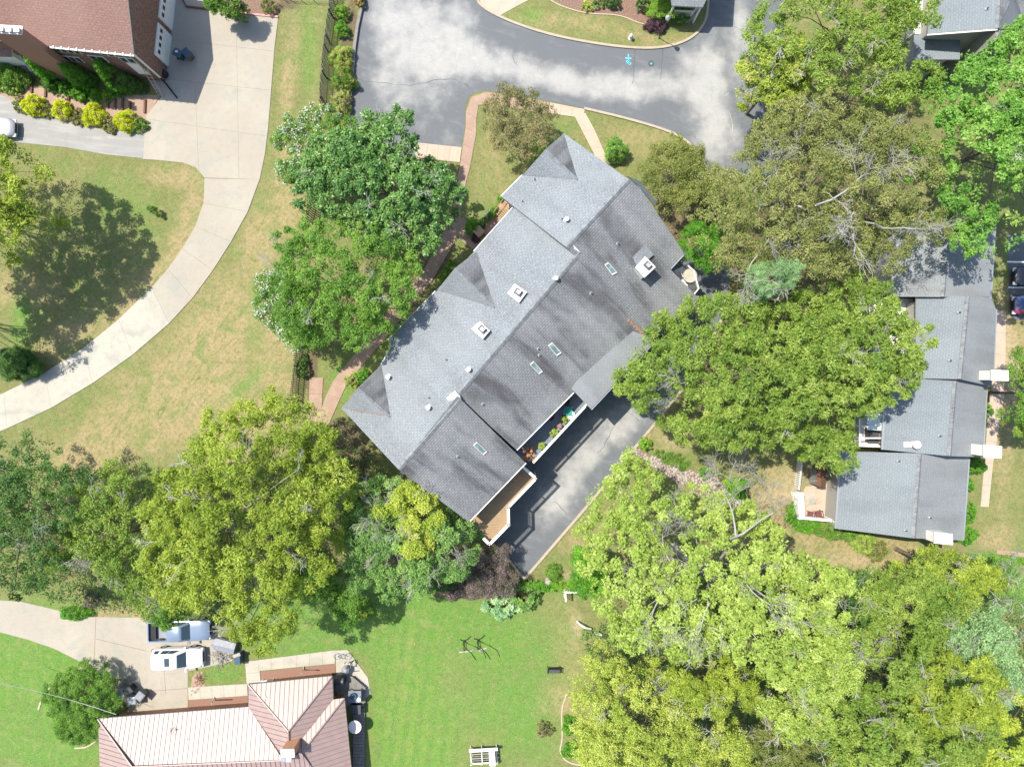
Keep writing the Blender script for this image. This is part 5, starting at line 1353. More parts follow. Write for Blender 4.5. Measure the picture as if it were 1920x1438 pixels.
ns = plane3((625, 1311, ZE), (646, 1308, ZE), (565, 1411, ZR)); seam_roof(mh, [(625, 1311), (646, 1308), (565, 1411), (531, 1425), (531, 1402), (556, 1398)], ns)
es = plane3((646, 1308, ZE), (565, 1411, ZR), (662, 1470, ZE)); seam_roof(mh, [(646, 1308), (565, 1411), (660, 1540), (668, 1530)], es)
ss = plane3((249, 1437, ZR), (531, 1425, ZR), (350, 1540, ZE)); seam_roof(mh, [(249, 1437), (531, 1425), (565, 1411), (660, 1540), (190, 1548)], ss)
def hw(poly, pl, ins=.75): return walls(mh, poly, pl, 'brick_orange', ins=ins, drop=.15)
mb = MB(); o_ = [W(184, 1347, ZE), W(466, 1325, ZE), W(466, 1283, ZE), W(623, 1267, ZE), W(625, 1311, ZE), W(646, 1308, ZE), W(664, 1530, ZE), W(190, 1545, ZE)]
mb.wallprism([v - Vector((0, 0, .22)) for v in inset(o_, .72)]); mk('wall', mb, G['brick_orange'], mh, uv=True)
for a_, b_ in (((466, 1283), (541, 1370)), ((623, 1267), (541, 1370)), ((646, 1308), (565, 1411)), ((184, 1347), (249, 1437))):
    a, b = W(*a_, ZE), W(*b_, ZR); mb = MB(); mb.tube([a + Vector((0, 0, .07)), b + Vector((0, 0, .07))], .07, 5); mk('hip_cap', mb, G['metal_roof'], mh)
mb = MB(); mb.tube([W(541, 1370, ZR + .07), W(542, 1402, ZR + .07)], .06, 5); mk('ridge_cap', mb, G['metal_seam'], mh)
mb = MB(); mb.tube([W(249, 1437, ZR + .07), W(531, 1425, ZR + .07)], .06, 5); mk('ridge_cap', mb, G['metal_roof'], mh)
for a_, b_ in (((184, 1347), (466, 1325)), ((466, 1283), (623, 1267)), ((466, 1283), (466, 1325)), ((623, 1267), (625, 1311)), ((646, 1308), (663, 1530))):
    gutter(mh, W(*a_, ZE), W(*b_, ZE), mat='dark_metal', wd=.1)
ch = chimney(mh, [(527, 1404), (551, 1404), (552, 1419), (527, 1419)], 6.0, 3.5, wall='brick_orange', flue=False, label='brick chimney in the roof valley')
for x_, y_, m_ in ((531, 1424, 'paint_blue'), (541, 1424, 'white_metal')):
    p = W(x_, y_, 5.6); mb = MB(); mb.box((p.x, p.y, 4.6), (.42, .42, .95)); mk('flue_cap', mb, G['grey_metal'] if m_ == 'paint_blue' else G[m_], mh)
for a_, b_ in ((388, 1350), (350, 1386), (498, 1307)):
    p = mn_(a_, b_) if a_ != 498 else crn(a_, b_); mb = MB(); mb.lathe((p.x, p.y, p.z - .02), [(.12, 0), (.12, .1), (0, .12)], 10); mk('roof_vent', mb, G['white_metal'], mh)
t = thing('roof_antenna', 'thin spiky aerial lying on the bright metal roof', 'antenna', mn_(327, 1363)); p = mn_(327, 1363)
mb = MB(); mb.tube([p, p + Vector((0, 0, .9))], .02, 5)
for k in range(6): a = k * 1.05; mb.tube([p + Vector((0, 0, .6)), p + Vector((.6 * math.cos(a), .6 * math.sin(a), .35))], .014, 4)
mk('rods', mb, G['dark_metal'], t)
# side deck and clutter on its right
sd = thing('side_deck', 'weathered grey wooden deck and ramp along the right of the metal roofed house', 'deck', W(665, 1330))
for k in range(22):
    x0 = 628 + k * 2.6; mb = MB(); mb.prism([W(x0, 1268 + max(0, (k - 12)) * 2.2, .5), W(x0 + 2.35, 1268 + max(0, (k - 12)) * 2.2, .5), W(x0 + 2.35, 1297 + (k > 9) * (28 if k < 21 else 20), .5), W(x0, 1297 + (k > 9) * (28 if k < 21 else 20), .5)], .06); mk('board', mb, G['grey_wood'], sd)
for k in range(24):
    y0 = 1327 + k * 6.2; mb = MB(); mb.prism([W(662, y0, .25), W(684 - k * .1, y0, .25), W(684, y0 + 5.6, .25), W(662, y0 + 5.6, .25)], .05); mk('board', mb, G['grey_wood'], sd)
def patch_thing(name, label, cat, px, py, z0, build):
    c = W(px, py, z0 + .3); c.z = z0; t = thing(name, label, cat, c); build(t, c); return t
def dish(t, c):
    mb = MB(); mb.tube([c, c + Vector((0, 0, 1.1))], .04, 6); mk('mast', mb, G['grey_metal'], t)
    mb = MB(); mb.lathe((c.x, c.y, c.z + 1.1), [(.05, 0), (.3, .05), (.5, .14), (.62, .27), (.59, .27), (.3, .1), (0, .06)], 20); mk('dish', mb, G['white_metal'], t, smooth=True)
patch_thing('satellite_dish', 'round white dish beside the right wall of the metal roofed house', 'satellite dish', 670, 1352, .3, dish)
def grill(t, c):
    mb = MB(); mb.box(c, (1.1, .6, .8)); mk('cabinet', mb, G['black'], t); mb = MB(); mb.M = None; mb.loft([[c + Vector((x, .3 * math.cos(a) , .8 + .3 * max(0, math.sin(a)))) for a in np.linspace(0, math.pi, 7)] + [c + Vector((x, -.3, .79))] for x in (-.5, .5)]); mk('lid', mb, G['dark_metal'], t)
patch_thing('gas_grill', 'black covered grill on the side deck near the roof corner', 'grill', 637, 1272, .5, grill)
def tbl(t, c):
    mb = MB(); mb.box(c + Vector((0, 0, .68)), (1.2, 1.1, .05)); mk('tabletop', mb, G['deck_grey'], t)
    for sx in (-.5, .5):
        for sy_ in (-.45, .45):
            mb = MB(); mb.box(c + Vector((sx, sy_, 0)), (.06, .06, .68)); mk('leg', mb, G['dark_metal'], t)
patch_thing('patio_table', 'square slate-blue table on the side deck', 'table', 667, 1302, .5, tbl)
def bowl(t, c): mb = MB(); mb.lathe(c, [(.1, 0), (.3, .12), (.33, .22), (.28, .22), (.1, .05), (0, .05)], 16); mk('bowl', mb, G['plastic_blue'], t)
patch_thing('water_bowl', 'dark blue round bowl on the slate-blue table', 'bowl', 661, 1306, 1.24, bowl)
def bucket(t, c): mb = MB(); mb.lathe(c, [(.16, 0), (.2, .35), (.17, .35), (.15, .3), (0, .3)], 14); mk('bucket', mb, G['white'], t)
patch_thing('bucket', 'small white bucket on the slate-blue table', 'bucket', 673, 1311, 1.24, bucket)
def tub(t, c): mb = MB(); mb.box(c, (.9, .8, .5), 0, 1.05); mk('tub', mb, G['black'], t); mb = MB(); mb.box(c + Vector((0, 0, .5)), (.95, .86, .05)); mk('lid', mb, G['dark_metal'], t)
patch_thing('storage_tub', 'black lidded storage tub beyond the slate-blue table', 'tub', 668, 1328, .5, tub)
def bikes(t, c):
    for dx in (-.5, .5):
        mb = MB(); mb.tube([c + Vector((dx + .32 * math.cos(a), .32 * math.sin(a), .12 + .1 * math.sin(a))) for a in np.linspace(0, 6.28, 17)], .025, 4); mk('wheel', mb, G['grey_metal'], t)
    mb = MB(); mb.tube([c + Vector((-.5, 0, .15)), c + Vector((-.1, .3, .3)), c + Vector((.5, 0, .15))], .03, 5); mb.tube([c + Vector((-.1, .3, .3)), c + Vector((.1, -.2, .2)), c + Vector((-.5, 0, .15))], .03, 5); mk('frame', mb, G['grey_metal'], t)
patch_thing('bicycle', 'pale child bicycle lying on the slab walk corner', 'bicycle', 641, 1232, .07, bikes)
def heap(t, c):
    rs = np.random.RandomState(5)
    for k in range(7):
        mb = MB(); a = rs.rand() * 3; p = c + Vector((rs.normal() * .35, rs.normal() * .3, rs.rand() * .2)); mb.tube([p, p + Vector((math.cos(a) * .5, math.sin(a) * .5, .5))], .04, 5); mk('pole', mb, G['white_metal' if k % 2 else 'dark_metal'], t)
    mb = MB(); mb.lathe(c, [(.35, 0), (.4, .3), (.2, .5), (0, .52)], 10); mk('base', mb, G['plastic_grey'], t)
patch_thing('folded_umbrella', 'jumble of white poles and a folded umbrella on the side deck', 'umbrella', 647, 1256, .5, heap)
t = thing('leaning_pole', 'long dark pole leaning out across the slab walk corner', 'pole', W(658, 1245)); mb = MB(); mb.tube([W(650, 1253, 1.4), W(664, 1237, .2)], .05, 6); mk('pole', mb, G['dark_metal'], t)
t = thing('garden_bench', 'small white bench in the mulch bed under the gable eave', 'bench', W(503, 1275)); c = W(504, 1275)
mb = MB(); mb.box((c.x, c.y, .4), (1.2, .4, .06), .1); mk('seat', mb, G['white'], t)
for s in (-.5, .5): mb = MB(); mb.box((c.x + s, c.y + s * .1, 0), (.08, .35, .4), .1); mk('leg', mb, G['white'], t)
for lab, x_, y_ in (('grey angled downspout across the mulch bed near the gable corner', 568, 1254), ('grey angled downspout across the mulch bed below the long eave', 400, 1311)):
    t = thing('downspout', lab, 'downspout', W(x_, y_)); mb = MB(); mb.tube([W(x_ - 3, y_ + 8, 2.2), W(x_ - 1, y_ + 2, .3), W(x_ + 2, y_ - 5, .08)], .06, 6); mk('pipe', mb, G['grey_metal'], t)

# ---- vehicles
def wheels(t, M, xs, hw_, r=.36, wd=.24):
    for x in xs:
        for s in (-1, 1):
            mb = MB(M); k = 16; rings = []
            for yy, rr in ((s * (hw_ - wd), r * .9), (s * (hw_ - wd + .03), r), (s * (hw_ - .03), r), (s * hw_, r * .9)):
                rings.append([Vector((x + rr * math.cos(2 * math.pi * q / k), yy, r + rr * math.sin(2 * math.pi * q / k))) for q in range(k)])
            mb.loft(rings); wt = mk('wheel', mb, G['rubber'], t)
            mb = MB(M); mb.loft([[Vector((x + rr * math.cos(2 * math.pi * q / 10), s * yy, r + rr * math.sin(2 * math.pi * q / 10))) for q in range(10)] for yy, rr in ((hw_ - .02, r * .62), (hw_ + .012, r * .5))]); mk('rim', mb, G['grey_metal'], wt)
def vehicle(name, label, cat, px, py, ang, mat, spec, group=None, z=.03):
    """spec: stations of the lower body (x, half width, height of the shoulder), cabin outlines, glass"""
    c = W(px, py, 1.0); c.z = z; t = thing(name, label, cat, c, group)
    M = Matrix.Translation(c) @ Matrix.Rotation(ang, 4, 'Z'); mb = MB(M); rings = []
    for x, hwd, hb in spec['body']:
        b = .26; rings.append([Vector((x, -hwd * .96, b)), Vector((x, -hwd, b + .15)), Vector((x, -hwd, hb * .75)), Vector((x, -hwd * .96, hb - .05)), Vector((x, -hwd * .82, hb)), Vector((x, -hwd * .4, hb + .03)), Vector((x, hwd * .4, hb + .03)), Vector((x, hwd * .82, hb)), Vector((x, hwd * .96, hb - .05)), Vector((x, hwd, hb * .75)), Vector((x, hwd, b + .15)), Vector((x, hwd * .96, b))])
    mb.loft(rings)
    body = mk('body', mb, mat, t, smooth=True, sharp=38)
    (xb, xf, wb, zb), (xb2, xf2, wt, zt) = spec['cab']
    mb = MB(M)
    def rr(x0, x1, w_, z_, r=.16): return [Vector((x0, -w_ + r, z_)), Vector((x0 + r, -w_, z_)), Vector((x1 - r, -w_, z_)), Vector((x1, -w_ + r, z_)), Vector((x1, w_ - r, z_)), Vector((x1 - r, w_, z_)), Vector((x0 + r, w_, z_)), Vector((x0, w_ - r, z_))]
    mb.loft([rr(xb, xf, wb, zb), rr(xb2 - .02, xf2 + .05, wt, zt - .06), rr(xb2 + .05, xf2 - .05, wt - .07, zt)])
    mk('cabin', mb, mat, t, smooth=True, sharp=45)
    def g(name, pts, m='glass'):
        mb = MB(M); n = (Vector(pts[1]) - Vector(pts[0])).cross(Vector(pts[2]) - Vector(pts[0])).normalized()
        cc = sum((Vector(p) for p in pts), Vector()) / len(pts); out = Vector((cc.x - (xb + xf) / 2, cc.y, (cc.z - zb) * .6 + .3))
        if n.dot(out) < 0: n = -n
        mb.poly([Vector(p) + n * .014 for p in pts]); return mk(name, mb, G[m], t)
    def at(x0, x1, w0, w1, f): return (x0 + (x1 - x0) * f, w0 + (w1 - w0) * f, zb + (zt - .06 - zb) * f)
    f0, f1 = .12, .93
    a = at(xf, xf2 + .05, wb, wt, f0); b = at(xf, xf2 + .05, wb, wt, f1)
    g('windscreen', [(a[0], -a[1] + .16, a[2]), (a[0], a[1] - .16, a[2]), (b[0], b[1] - .14, b[2]), (b[0], -b[1] + .14, b[2])])
    a = at(xb, xb2 - .02, wb, wt, .35); b = at(xb, xb2 - .02, wb, wt, f1)
    g('rear_window', [(a[0], -a[1] + .2, a[2]), (a[0], a[1] - .2, a[2]), (b[0], b[1] - .18, b[2]), (b[0], -b[1] + .18, b[2])])
    for s in (-1, 1):
        segs = spec['side']
        for (u0, u1) in segs:
            p = []
            for u, f in ((u0, .2), (u1, .2), (u1, .88), (u0, .88)):
                x0 = xb + (xf - xb) * u; x1 = xb2 + (xf2 - xb2) * u; q = at(x0, x1, wb, wt, f); p.append((q[0], s * q[1], q[2]))
            g('side_window', p)
    for r_ in spec.get('roof', ()):   # sunroof or rails x0,x1,y0,y1
        g(r_[0], [(r_[1], r_[3], zt - .004), (r_[2], r_[3], zt - .004), (r_[2], r_[4], zt - .004), (r_[1], r_[4], zt - .004)], r_[5])
    wheels(t, M, spec['wheels'], spec['hw'] - .0, spec.get('wr', .36))
    L2 = spec['body'][-1][0]; B2 = spec['body'][0][0]
    for s in (-1, 1):
        mb = MB(M); mb.box((L2 - .14, s * (spec['hw'] - .32), spec['body'][-1][2] * .72), (.3, .42, .16)); mk('headlight', mb, G['lamp_clear'], t)
        mb = MB(M); mb.box((B2 + .06, s * (spec['hw'] - .18), spec['body'][0][2] * .72), (.16, .22, .3)); mk('tail_light', mb, G['lamp_red'], t)
        mb = MB(M); mb.box((xf - .15, s * (spec['hw'] + .1), zb), (.16, .24, .16)); mk('mirror', mb, mat, t)
    mb = MB(M); mb.box((L2 - .05, 0, .42), (.16, spec['hw'] * 1.0, .3)); mk('grille', mb, G['black'], t)
    for q in spec.get('extra', ()):
        mb = MB(M); mb.box(q[1], q[2]); mk(q[0], mb, q[3] if not isinstance(q[3], str) else G[q[3]], t)
    return t
SUV = dict(body=[(-2.36, .78, .85), (-2.28, .9, .98), (-1.6, .95, 1.05), (0, .96, 1.06), (1.0, .95, 1.06), (1.7, .93, 1.0), (2.15, .86, .92), (2.36, .70, .78)], cab=((-2.28, 1.05, .88, 1.0), (-2.0, .25, .72, 1.78)), side=((.10, .25), (.34, .58), (.6, .86)),
           roof=(('sunroof', -.75, -.28, -.38, .38, 'glass'), ('roof_groove', -1.15, -1.12, -.5, .5, 'dark_metal'), ('roof_groove', -1.7, -1.67, -.5, .5, 'dark_metal')), wheels=(-1.4, 1.42), hw=.96, wr=.38)
vehicle('parked_suv', 'white sport utility car with sunroof on the cream driveway', 'car', 331, 1235, .03, G['car_white'], SUV)
PU = dict(body=[(-2.9, .88, .55), (-2.85, .95, .60), (-.9, .97, .62), (-.86, .97, 1.08), (.9, .97, 1.1), (1.9, .95, 1.08), (2.55, .88, 1.0), (2.8, .7, .85)], cab=((-.95, 1.15, .88, 1.05), (-.75, .45, .72, 1.82)), side=((.1, .45), (.5, .88)), wheels=(-1.75, 1.9), hw=.97, wr=.4,
          extra=(('bed_side', (-1.88, .9, .58), (2.0, .12, .6), G['car_silverblue']), ('bed_side', (-1.88, -.9, .58), (2.0, .12, .6), G['car_silverblue']), ('tailgate', (-2.85, 0, .58), (.1, 1.85, .58), G['car_silverblue']), ('bed_liner', (-1.85, 0, .6), (1.85, 1.65, .06), 'plastic_grey'), ('cargo', (-2.45, 0, .64), (.5, 1.5, .3), 'black')))
vehicle('pickup_truck', 'silver-blue pickup truck half hidden under the yellow-green tree', 'pickup truck', 336, 1183, .02, G['car_silverblue'], PU)
SED = dict(body=[(-2.3, .72, .8), (-2.2, .86, .92), (-1.3, .91, .95), (.3, .92, .95), (1.0, .9, .92), (1.7, .86, .86), (2.1, .76, .76), (2.28, .6, .62)], cab=((-1.75, .95, .84, .9), (-1.0, .2, .66, 1.45)), side=((.12, .45), (.5, .86)), wheels=(-1.35, 1.4), hw=.92, wr=.33)
vehicle('parked_car', 'silver car nosing in from the left edge below the yellow shrubs', 'car', -22, 236, -.04, G['car_silver'], SED)
vehicle('parked_car', 'dark grey car under the tree in the upper bay of the right-hand car park', 'car', 1952, 517, math.pi, G['car_dark'], SED)
vehicle('parked_car', 'navy and red car in the lower bay of the right-hand car park', 'car', 1950, 571, math.pi + .02, G['car_bluered'], SED)
def wheelie(label, px, py, rz, mat, lidmat, group=None):
    c = W(px, py, .9); c.z = .03; t = thing('wheeled_bin', label, 'bin', c, group); M = Matrix.Translation(c) @ Matrix.Rotation(rz, 4, 'Z')
    mb = MB(M); mb.loft([[Vector((sx * a, sy * b, z)) for sx, sy in ((-1, -1), (1, -1), (1, 1), (-1, 1))] for a, b, z in ((.25, .24, .05), (.34, .32, .95), (.37, .35, .96), (.37, .35, 1.02))]); mk('bin_body', mb, mat, t)
    mb = MB(M); mb.loft([[Vector((sx * a + .02, sy * b, z)) for sx, sy in ((-1, -1), (1, -1), (1, 1), (-1, 1))] for a, b, z in ((.4, .37, 1.02), (.4, .37, 1.07), (.3, .28, 1.13))]); mk('lid', mb, lidmat, t)
    for s in (-1, 1):
        mb = MB(M); mb.loft([[Vector((-.28 + .13 * math.cos(q * .785), s * y, .13 + .13 * math.sin(q * .785))) for q in range(8)] for y in (.26, .33)]); mk('wheel', mb, G['rubber'], t)
    mb = MB(M); mb.tube([(-.42, -.25, .98), (-.46, 0, 1.0), (-.42, .25, .98)], .02, 5); mk('handle', mb, mat, t)
    return t
wheelie('dark green wheeled bin with a white label on its lid by the garage', 334, 101, -.5, G['plastic_green'], G['plastic_blue'])
t = wheelie('brown-sided wheeled bin with grey lid by the garage', 351, 101, -.75, G['plastic_brown'], G['plastic_blue'])
wheelie('grey wheeled bin nearest the sprawling conifer shrub', 226, 1299, .2, G['plastic_grey'], G['plastic_grey'])
wheelie('black wheeled bin above the other bins by the conifer shrub', 241, 1294, .7, G['black'], G['dark_metal'])
wheelie('light grey wheeled bin lowest in the group by the conifer shrub', 249, 1312, .1, G['plastic_grey'], G['grey_metal'])
wheelie('dark wheeled bin furthest right in the group by the conifer shrub', 264, 1304, .9, G['dark_metal'], G['plastic_grey'])
mb = MB(); p = W(331, 97, 1.15); mb.box((p.x, p.y, 1.165), (.26, .2, .008)); mk('label', mb, G['white'], bpy.data.objects['wheeled_bin'])
# clutter by the garage corner
def mower(t, c):
    mb = MB(); mb.lathe(c, [(.5, 0), (.62, .35), (.55, .75), (.3, .98), (0, 1.02)], 14); mk('cover', mb, G['black'], t, smooth=True)
patch_thing('covered_grill', 'black domed cover by the lower garage door', 'covered grill', 301, 113, .03, mower)
def pot(t, c):
    mb = MB(); mb.lathe(c, [(.22, 0), (.34, .4), (.36, .45), (.3, .45), (0, .4)], 14); mk('pot', mb, G['plastic_brown'], t)
patch_thing('plant_pot', 'brown plant pot beside the black domed cover', 'pot', 298, 129, .03, pot)
def blk(t, c):
    mb = MB(); mb.lathe(c, [(.2, 0), (.36, .3), (.33, .6), (.12, .72), (0, .72)], 12); mk('bag', mb, G['black'], t, smooth=True)
patch_thing('rubbish_bag', 'small black bag at the brick house corner', 'bag', 309, 140, .03, blk)
def coilb(t, c):
    mb = MB(); mb.box(c, (.55, .45, .6)); mk('casing', mb, G['grey_metal'], t); mb = MB(); mb.lathe(c + Vector((0, 0, .6)), [(.2, 0), (.2, .03), (0, .03)], 12); mk('fan_grille', mb, G['dark_metal'], t)
patch_thing('utility_box', 'small grey utility box between the two garage doors', 'utility box', 309, 70, .03, coilb)

# ---- fences
def picket_fence(label, pts, h=1.75, sp=.2, mat='fence_wood', group=None):
    P = [W(*p) for p in pts]; t = thing('picket_fence', label, 'fence', P[0], group)
    me0 = None; o0 = worigin(t)
    for i in range(len(P) - 1):
        a, b = P[i], P[i + 1]; L = (b - a).length; n = int(L / sp); d = (b - a).normalized(); ang = math.atan2(d.y, d.x)
        for k in range(n):
            p = a.lerp(b, k / n)
            if me0 is None:
                mb = MB(); mb.box((0, 0, 0), (.1, .03, h)); mb.v[4:8] = [(x, y, h) for x, y, z in mb.v[4:8]]
                me0 = bpy.data.meshes.new('picket'); me0.from_pydata(mb.v, [], mb.f); me0.materials.append(G[mat])
            o = bpy.data.objects.new('picket', me0); C.objects.link(o); o.parent = t; o.location = p - o0 + Vector((0, 0, random.uniform(-.03, .03))); o.rotation_euler = (random.uniform(-.03, .03), 0, ang + .03)
        mb = MB(); m = Vector((-d.y, d.x, 0)) * .05
        for z_ in (.35, 1.35): mb = MB(); mb.prism([v + Vector((0, 0, z_)) for v in (a + m * .5, b + m * .5, b + m * 1.4, a + m * 1.4)], .09); mk('rail', mb, G[mat], t)
        for k in range(int(L / 2.4) + 1):
            p = a.lerp(b, k * 2.4 / L) + m * 1.6; mb = MB(); mb.box((p.x, p.y, 0), (.1, .1, h + .08), ang); mk('post', mb, G[mat], t)
    return t
picket_fence('long weathered picket fence beside the parking court hedge', [(631, -12), (615, 100), (607, 205)])
picket_fence('weathered picket fence section between the two big garden trees', [(590, 385), (582, 420)])
picket_fence('weathered picket fence section beside the brown path end', [(566, 640), (558, 700), (554, 752)])
t = thing('wire_fence', 'thin dark wire fence across the top lawn', 'fence', W(570, 8))
pts = [W(530, 0), W(545, 1), W(566, 3), W(590, 4), W(622, 6)]
for p in pts:
    mb = MB(); mb.tube([p, p + Vector((0, 0, 1.2))], .035, 5); mk('post', mb, G['dark_metal'], t)
for z_ in (.3, .7, 1.15):
    mb = MB(); mb.tube([p + Vector((0, 0, z_)) for p in pts], .012, 4); mk('wire', mb, G['grey_metal'], t)

# ---- street and garden furniture
t = thing('street_lamp', 'slim dark garden lamp post on the curved lawn with a white lantern', 'lamp post', W(1236, 72)); c = W(1236, 72)
mb = MB(); mb.lathe((c.x, c.y, 0), [(.1, 0), (.1, .12), (.04, .2), (.035, 3.3)], 8); mk('post', mb, G['dark_metal'], t)
mb = MB(); mb.lathe((c.x, c.y, 3.3), [(.06, 0), (.17, .1), (.2, .42)], 8); mk('lantern', mb, G['lamp_clear'], t); mb = MB(); mb.lathe((c.x, c.y, 3.72), [(.24, 0), (.05, .18), (0, .2)], 8); mk('cap', mb, G['grey_metal'], t)
t = thing('fire_hydrant', 'small white fire hydrant on the curved lawn', 'hydrant', W(1182, 73)); c = W(1182, 73)
mb = MB(); mb.lathe((c.x, c.y, 0), [(.2, 0), (.2, .06), (.13, .08), (.13, .5), (.17, .52), (.17, .58), (.1, .72), (.03, .78), (0, .78)], 14); mk('barrel', mb, G['white'], t, smooth=True, sharp=40)
for a in (0, 1.57, 3.14): mb = MB(); mb.tube([(c.x, c.y, .42), (c.x + .24 * math.cos(a), c.y + .24 * math.sin(a), .42)], .065, 8); mk('outlet', mb, G['white_metal'], t)
t = thing('bird_house_pole', 'tall bird house pole whose forked shadow falls on the parking pad', 'bird house', W(430, 14)); c = W(430, 14)
mb = MB(); mb.lathe((c.x, c.y, 0), [(.05, 0), (.04, 4.4)], 6); mk('pole', mb, G['dark_metal'], t)
for z_, w_ in ((4.4, 1.1), (3.8, 1.3)):
    mb = MB(); mb.tube([(c.x - w_ / 2, c.y - .12, z_), (c.x + w_ / 2, c.y + .12, z_)], .03, 5); mk('arm', mb, G['dark_metal'], t)
    for s in (-1, 1):
        mb = MB(); mb.lathe((c.x + s * w_ / 2, c.y + s * .12, z_ - .3), [(.09, 0), (.15, .12), (.13, .28), (0, .34)], 10); mk('gourd', mb, G['grey_metal'], t)
def loops(label, px, py, lab2=None):
    t = thing('chair_stand', label, 'hanging chair stand', W(px, py)); c = W(px, py)
    pts = []
    mb = MB(); mb.tube([c + Vector((0, 0, .04)) + Vector((1.4 * math.cos(a) * .5, .25 * math.sin(a), 0)) for a in (math.pi, math.pi * 1.25, math.pi * 1.5, math.pi * 1.75, math.pi * 2)], .035, 6); mk('base', mb, G['grey_metal'], t)
    mb = MB(); mb.tube([c + Vector((-.55, .95, .04)), c + Vector((-.2, .85, .1)), c + Vector((.15, .95, .1)), c + Vector((.5, 1.25, .04))], .045, 6); mk('foot', mb, G['black'], t)
    mb = MB(); mb.tube([c + Vector((-.15, .85, .1)), c + Vector((-.18, .8, .9)), c + Vector((.15, .75, 1.7)), c + Vector((.7, .4, 2.05)), c + Vector((1.0, -.1, 1.9)), c + Vector((1.12, -.35, 1.75))], [.05, .05, .045, .045, .04, .035], 7); mk('arch', mb, G['black'], t, smooth=True)
    mb = MB(); mb.tube([c + Vector((-.05, .85, .1)), c + Vector((-.12, .3, .5)), c + Vector((-.16, -.1, .06))], .04, 6); mk('brace', mb, G['black'], t)
    return t
loops('black curved hanging-chair stand on the lawn, left of a matching one', 873, 1217)
loops('black curved hanging-chair stand on the lawn, right of a matching one', 899, 1215)
for k, (a_, b_) in enumerate((((860, 1223), (885, 1220)), ((898, 1219), (913, 1214)))):
    t = thing('timber_strip', ('thin pale timber strip lying below the left chair stand', 'short pale timber strip lying below the right chair stand')[k], 'timber', W(*a_)); mb = MB(); p, q = W(*a_, .05), W(*b_, .05); m = Vector((0, .045, 0)); mb.prism([p - m, q - m, q + m, p + m], .04); mk('strip', mb, G['tan_light'], t)
t = thing('garden_bench', 'dark metal bench standing alone on the lower lawn', 'bench', W(1038, 1253)); c = W(1038, 1253)
mb = MB(); mb.box((c.x, c.y - .02, .42), (1.2, .48, .04)); mk('seat', mb, G['dark_metal'], t); mb = MB(); mb.box((c.x, c.y + .26, .46), (1.2, .06, .42)); mk('backrest', mb, G['black'], t)
for s in (-.58, .58):
    for q in (-.22, .24): mb = MB(); mb.box((c.x + s, c.y + q, 0), (.05, .05, .44)); mk('leg', mb, G['dark_metal'], t)
    mb = MB(); mb.box((c.x + s, c.y, .64), (.06, .55, .04)); mk('armrest', mb, G['black'], t)
# slatted white swing seat with a small white table top
t = thing('garden_swing', 'weathered white slatted glider swing with a fallen canopy rail on the lower lawn', 'garden swing', W(908, 1411)); c = W(908, 1411)
M = Matrix.Translation(c) @ Matrix.Rotation(.06, 4, 'Z')
mb = MB(M); mb.box((0, .78, 0.9), (2.7, .28, .06)); mk('backrest_rail', mb, G['white'], t)
mb = MB(M); mb.box((0, -.62, .6), (2.6, .12, .06)); mk('front_rail', mb, G['white'], t)
mb = MB(M); mb.box((.78, .0, .95), (.56, 1.5, .05)); mk('tabletop', mb, G['white'], t)
for k in range(6): mb = MB(M); mb.box((0.0, -.45 + k * .2, .42), (2.45 + (.25 if k % 2 else .0), .07, .04)); mk('slat', mb, G['bark_pale'] if k % 2 else G['grey_wood'], t)
for sx in (-1.25, -.2, 1.2):
    for sy_ in (-.6, .75): mb = MB(M); mb.box((sx, sy_, 0), (.08, .08, .9)); mk('leg', mb, G['white'], t)
    mb = MB(M); mb.box((sx, .08, .5), (.07, 1.3, .06)); mk('side_rail', mb, G['white'], t)
t = thing('trellis', 'white lattice trellis corner beside the bright hedge', 'trellis', W(1075, 1112))
for a_, b_ in (((1059, 1110), (1100, 1112)), ((1060, 1110), (1061, 1128))):
    p, q = W(*a_, 1.7), W(*b_, 1.7); mb = MB(); d = (q - p).normalized(); m = Vector((-d.y, d.x, 0)) * .07; mb.prism([p - m, q - m, q + m, p + m], .08); mk('rail', mb, G['white'], t); mb = MB(); mb.prism([v - Vector((0, 0, 1.4)) for v in (p - m, q - m, q + m, p + m)], .06); mk('rail', mb, G['white'], t)
    n = int((q - p).length / .15)
    for k in range(n + 1): r_ = p.lerp(q, k / n); mb = MB(); mb.box((r_.x, r_.y, 0), (.05, .05, 1.66)); mk('slat', mb, G['white'], t)
for k, lab in enumerate(('white arched hoop at the left of the rope hammock place under the tree edge', 'short white beam on the ground at the edge of the big pale tree')):
    t = thing('garden_arch' if k == 0 else 'beam', lab, 'arch' if k == 0 else 'beam', W(1095, 1172) if k == 0 else W(1121, 1187)); mb = MB()
    if k == 0: mb.tube([W(1082, 1165, .4), W(1088, 1171, .9), W(1096, 1176, 1.0), W(1108, 1179, .5)], .09, 7)
    else: p = W(1121, 1187); mb.box((p.x, p.y, .05), (.7, .2, .15), -.25)
    mk('frame', mb, G['white'], t)
t = thing('bird_bath', 'small pale stone bird bath near the leafy clump at the drive end', 'bird bath', W(1026, 1087)); c = W(1026, 1087)
mb = MB(); mb.lathe((c.x, c.y, 0), [(.2, 0), (.08, .1), (.08, .6), (.28, .68), (.3, .75), (.2, .7), (0, .69)], 14); mk('bowl', mb, G['stone'], t)
t = thing('mailbox_pillar', 'dark post with slanted pale top at the end of the little lawn', 'post', W(452, 1228)); c = W(452, 1228)
mb = MB(); mb.box((c.x, c.y, 0), (.55, 1.0, 1.0), .1); mk('pillar', mb, G['plastic_blue'], t); mb = MB(); mb.box((c.x, c.y + .4, 1.0), (.7, .3, .06), .3); mk('cap', mb, G['stone'], t)
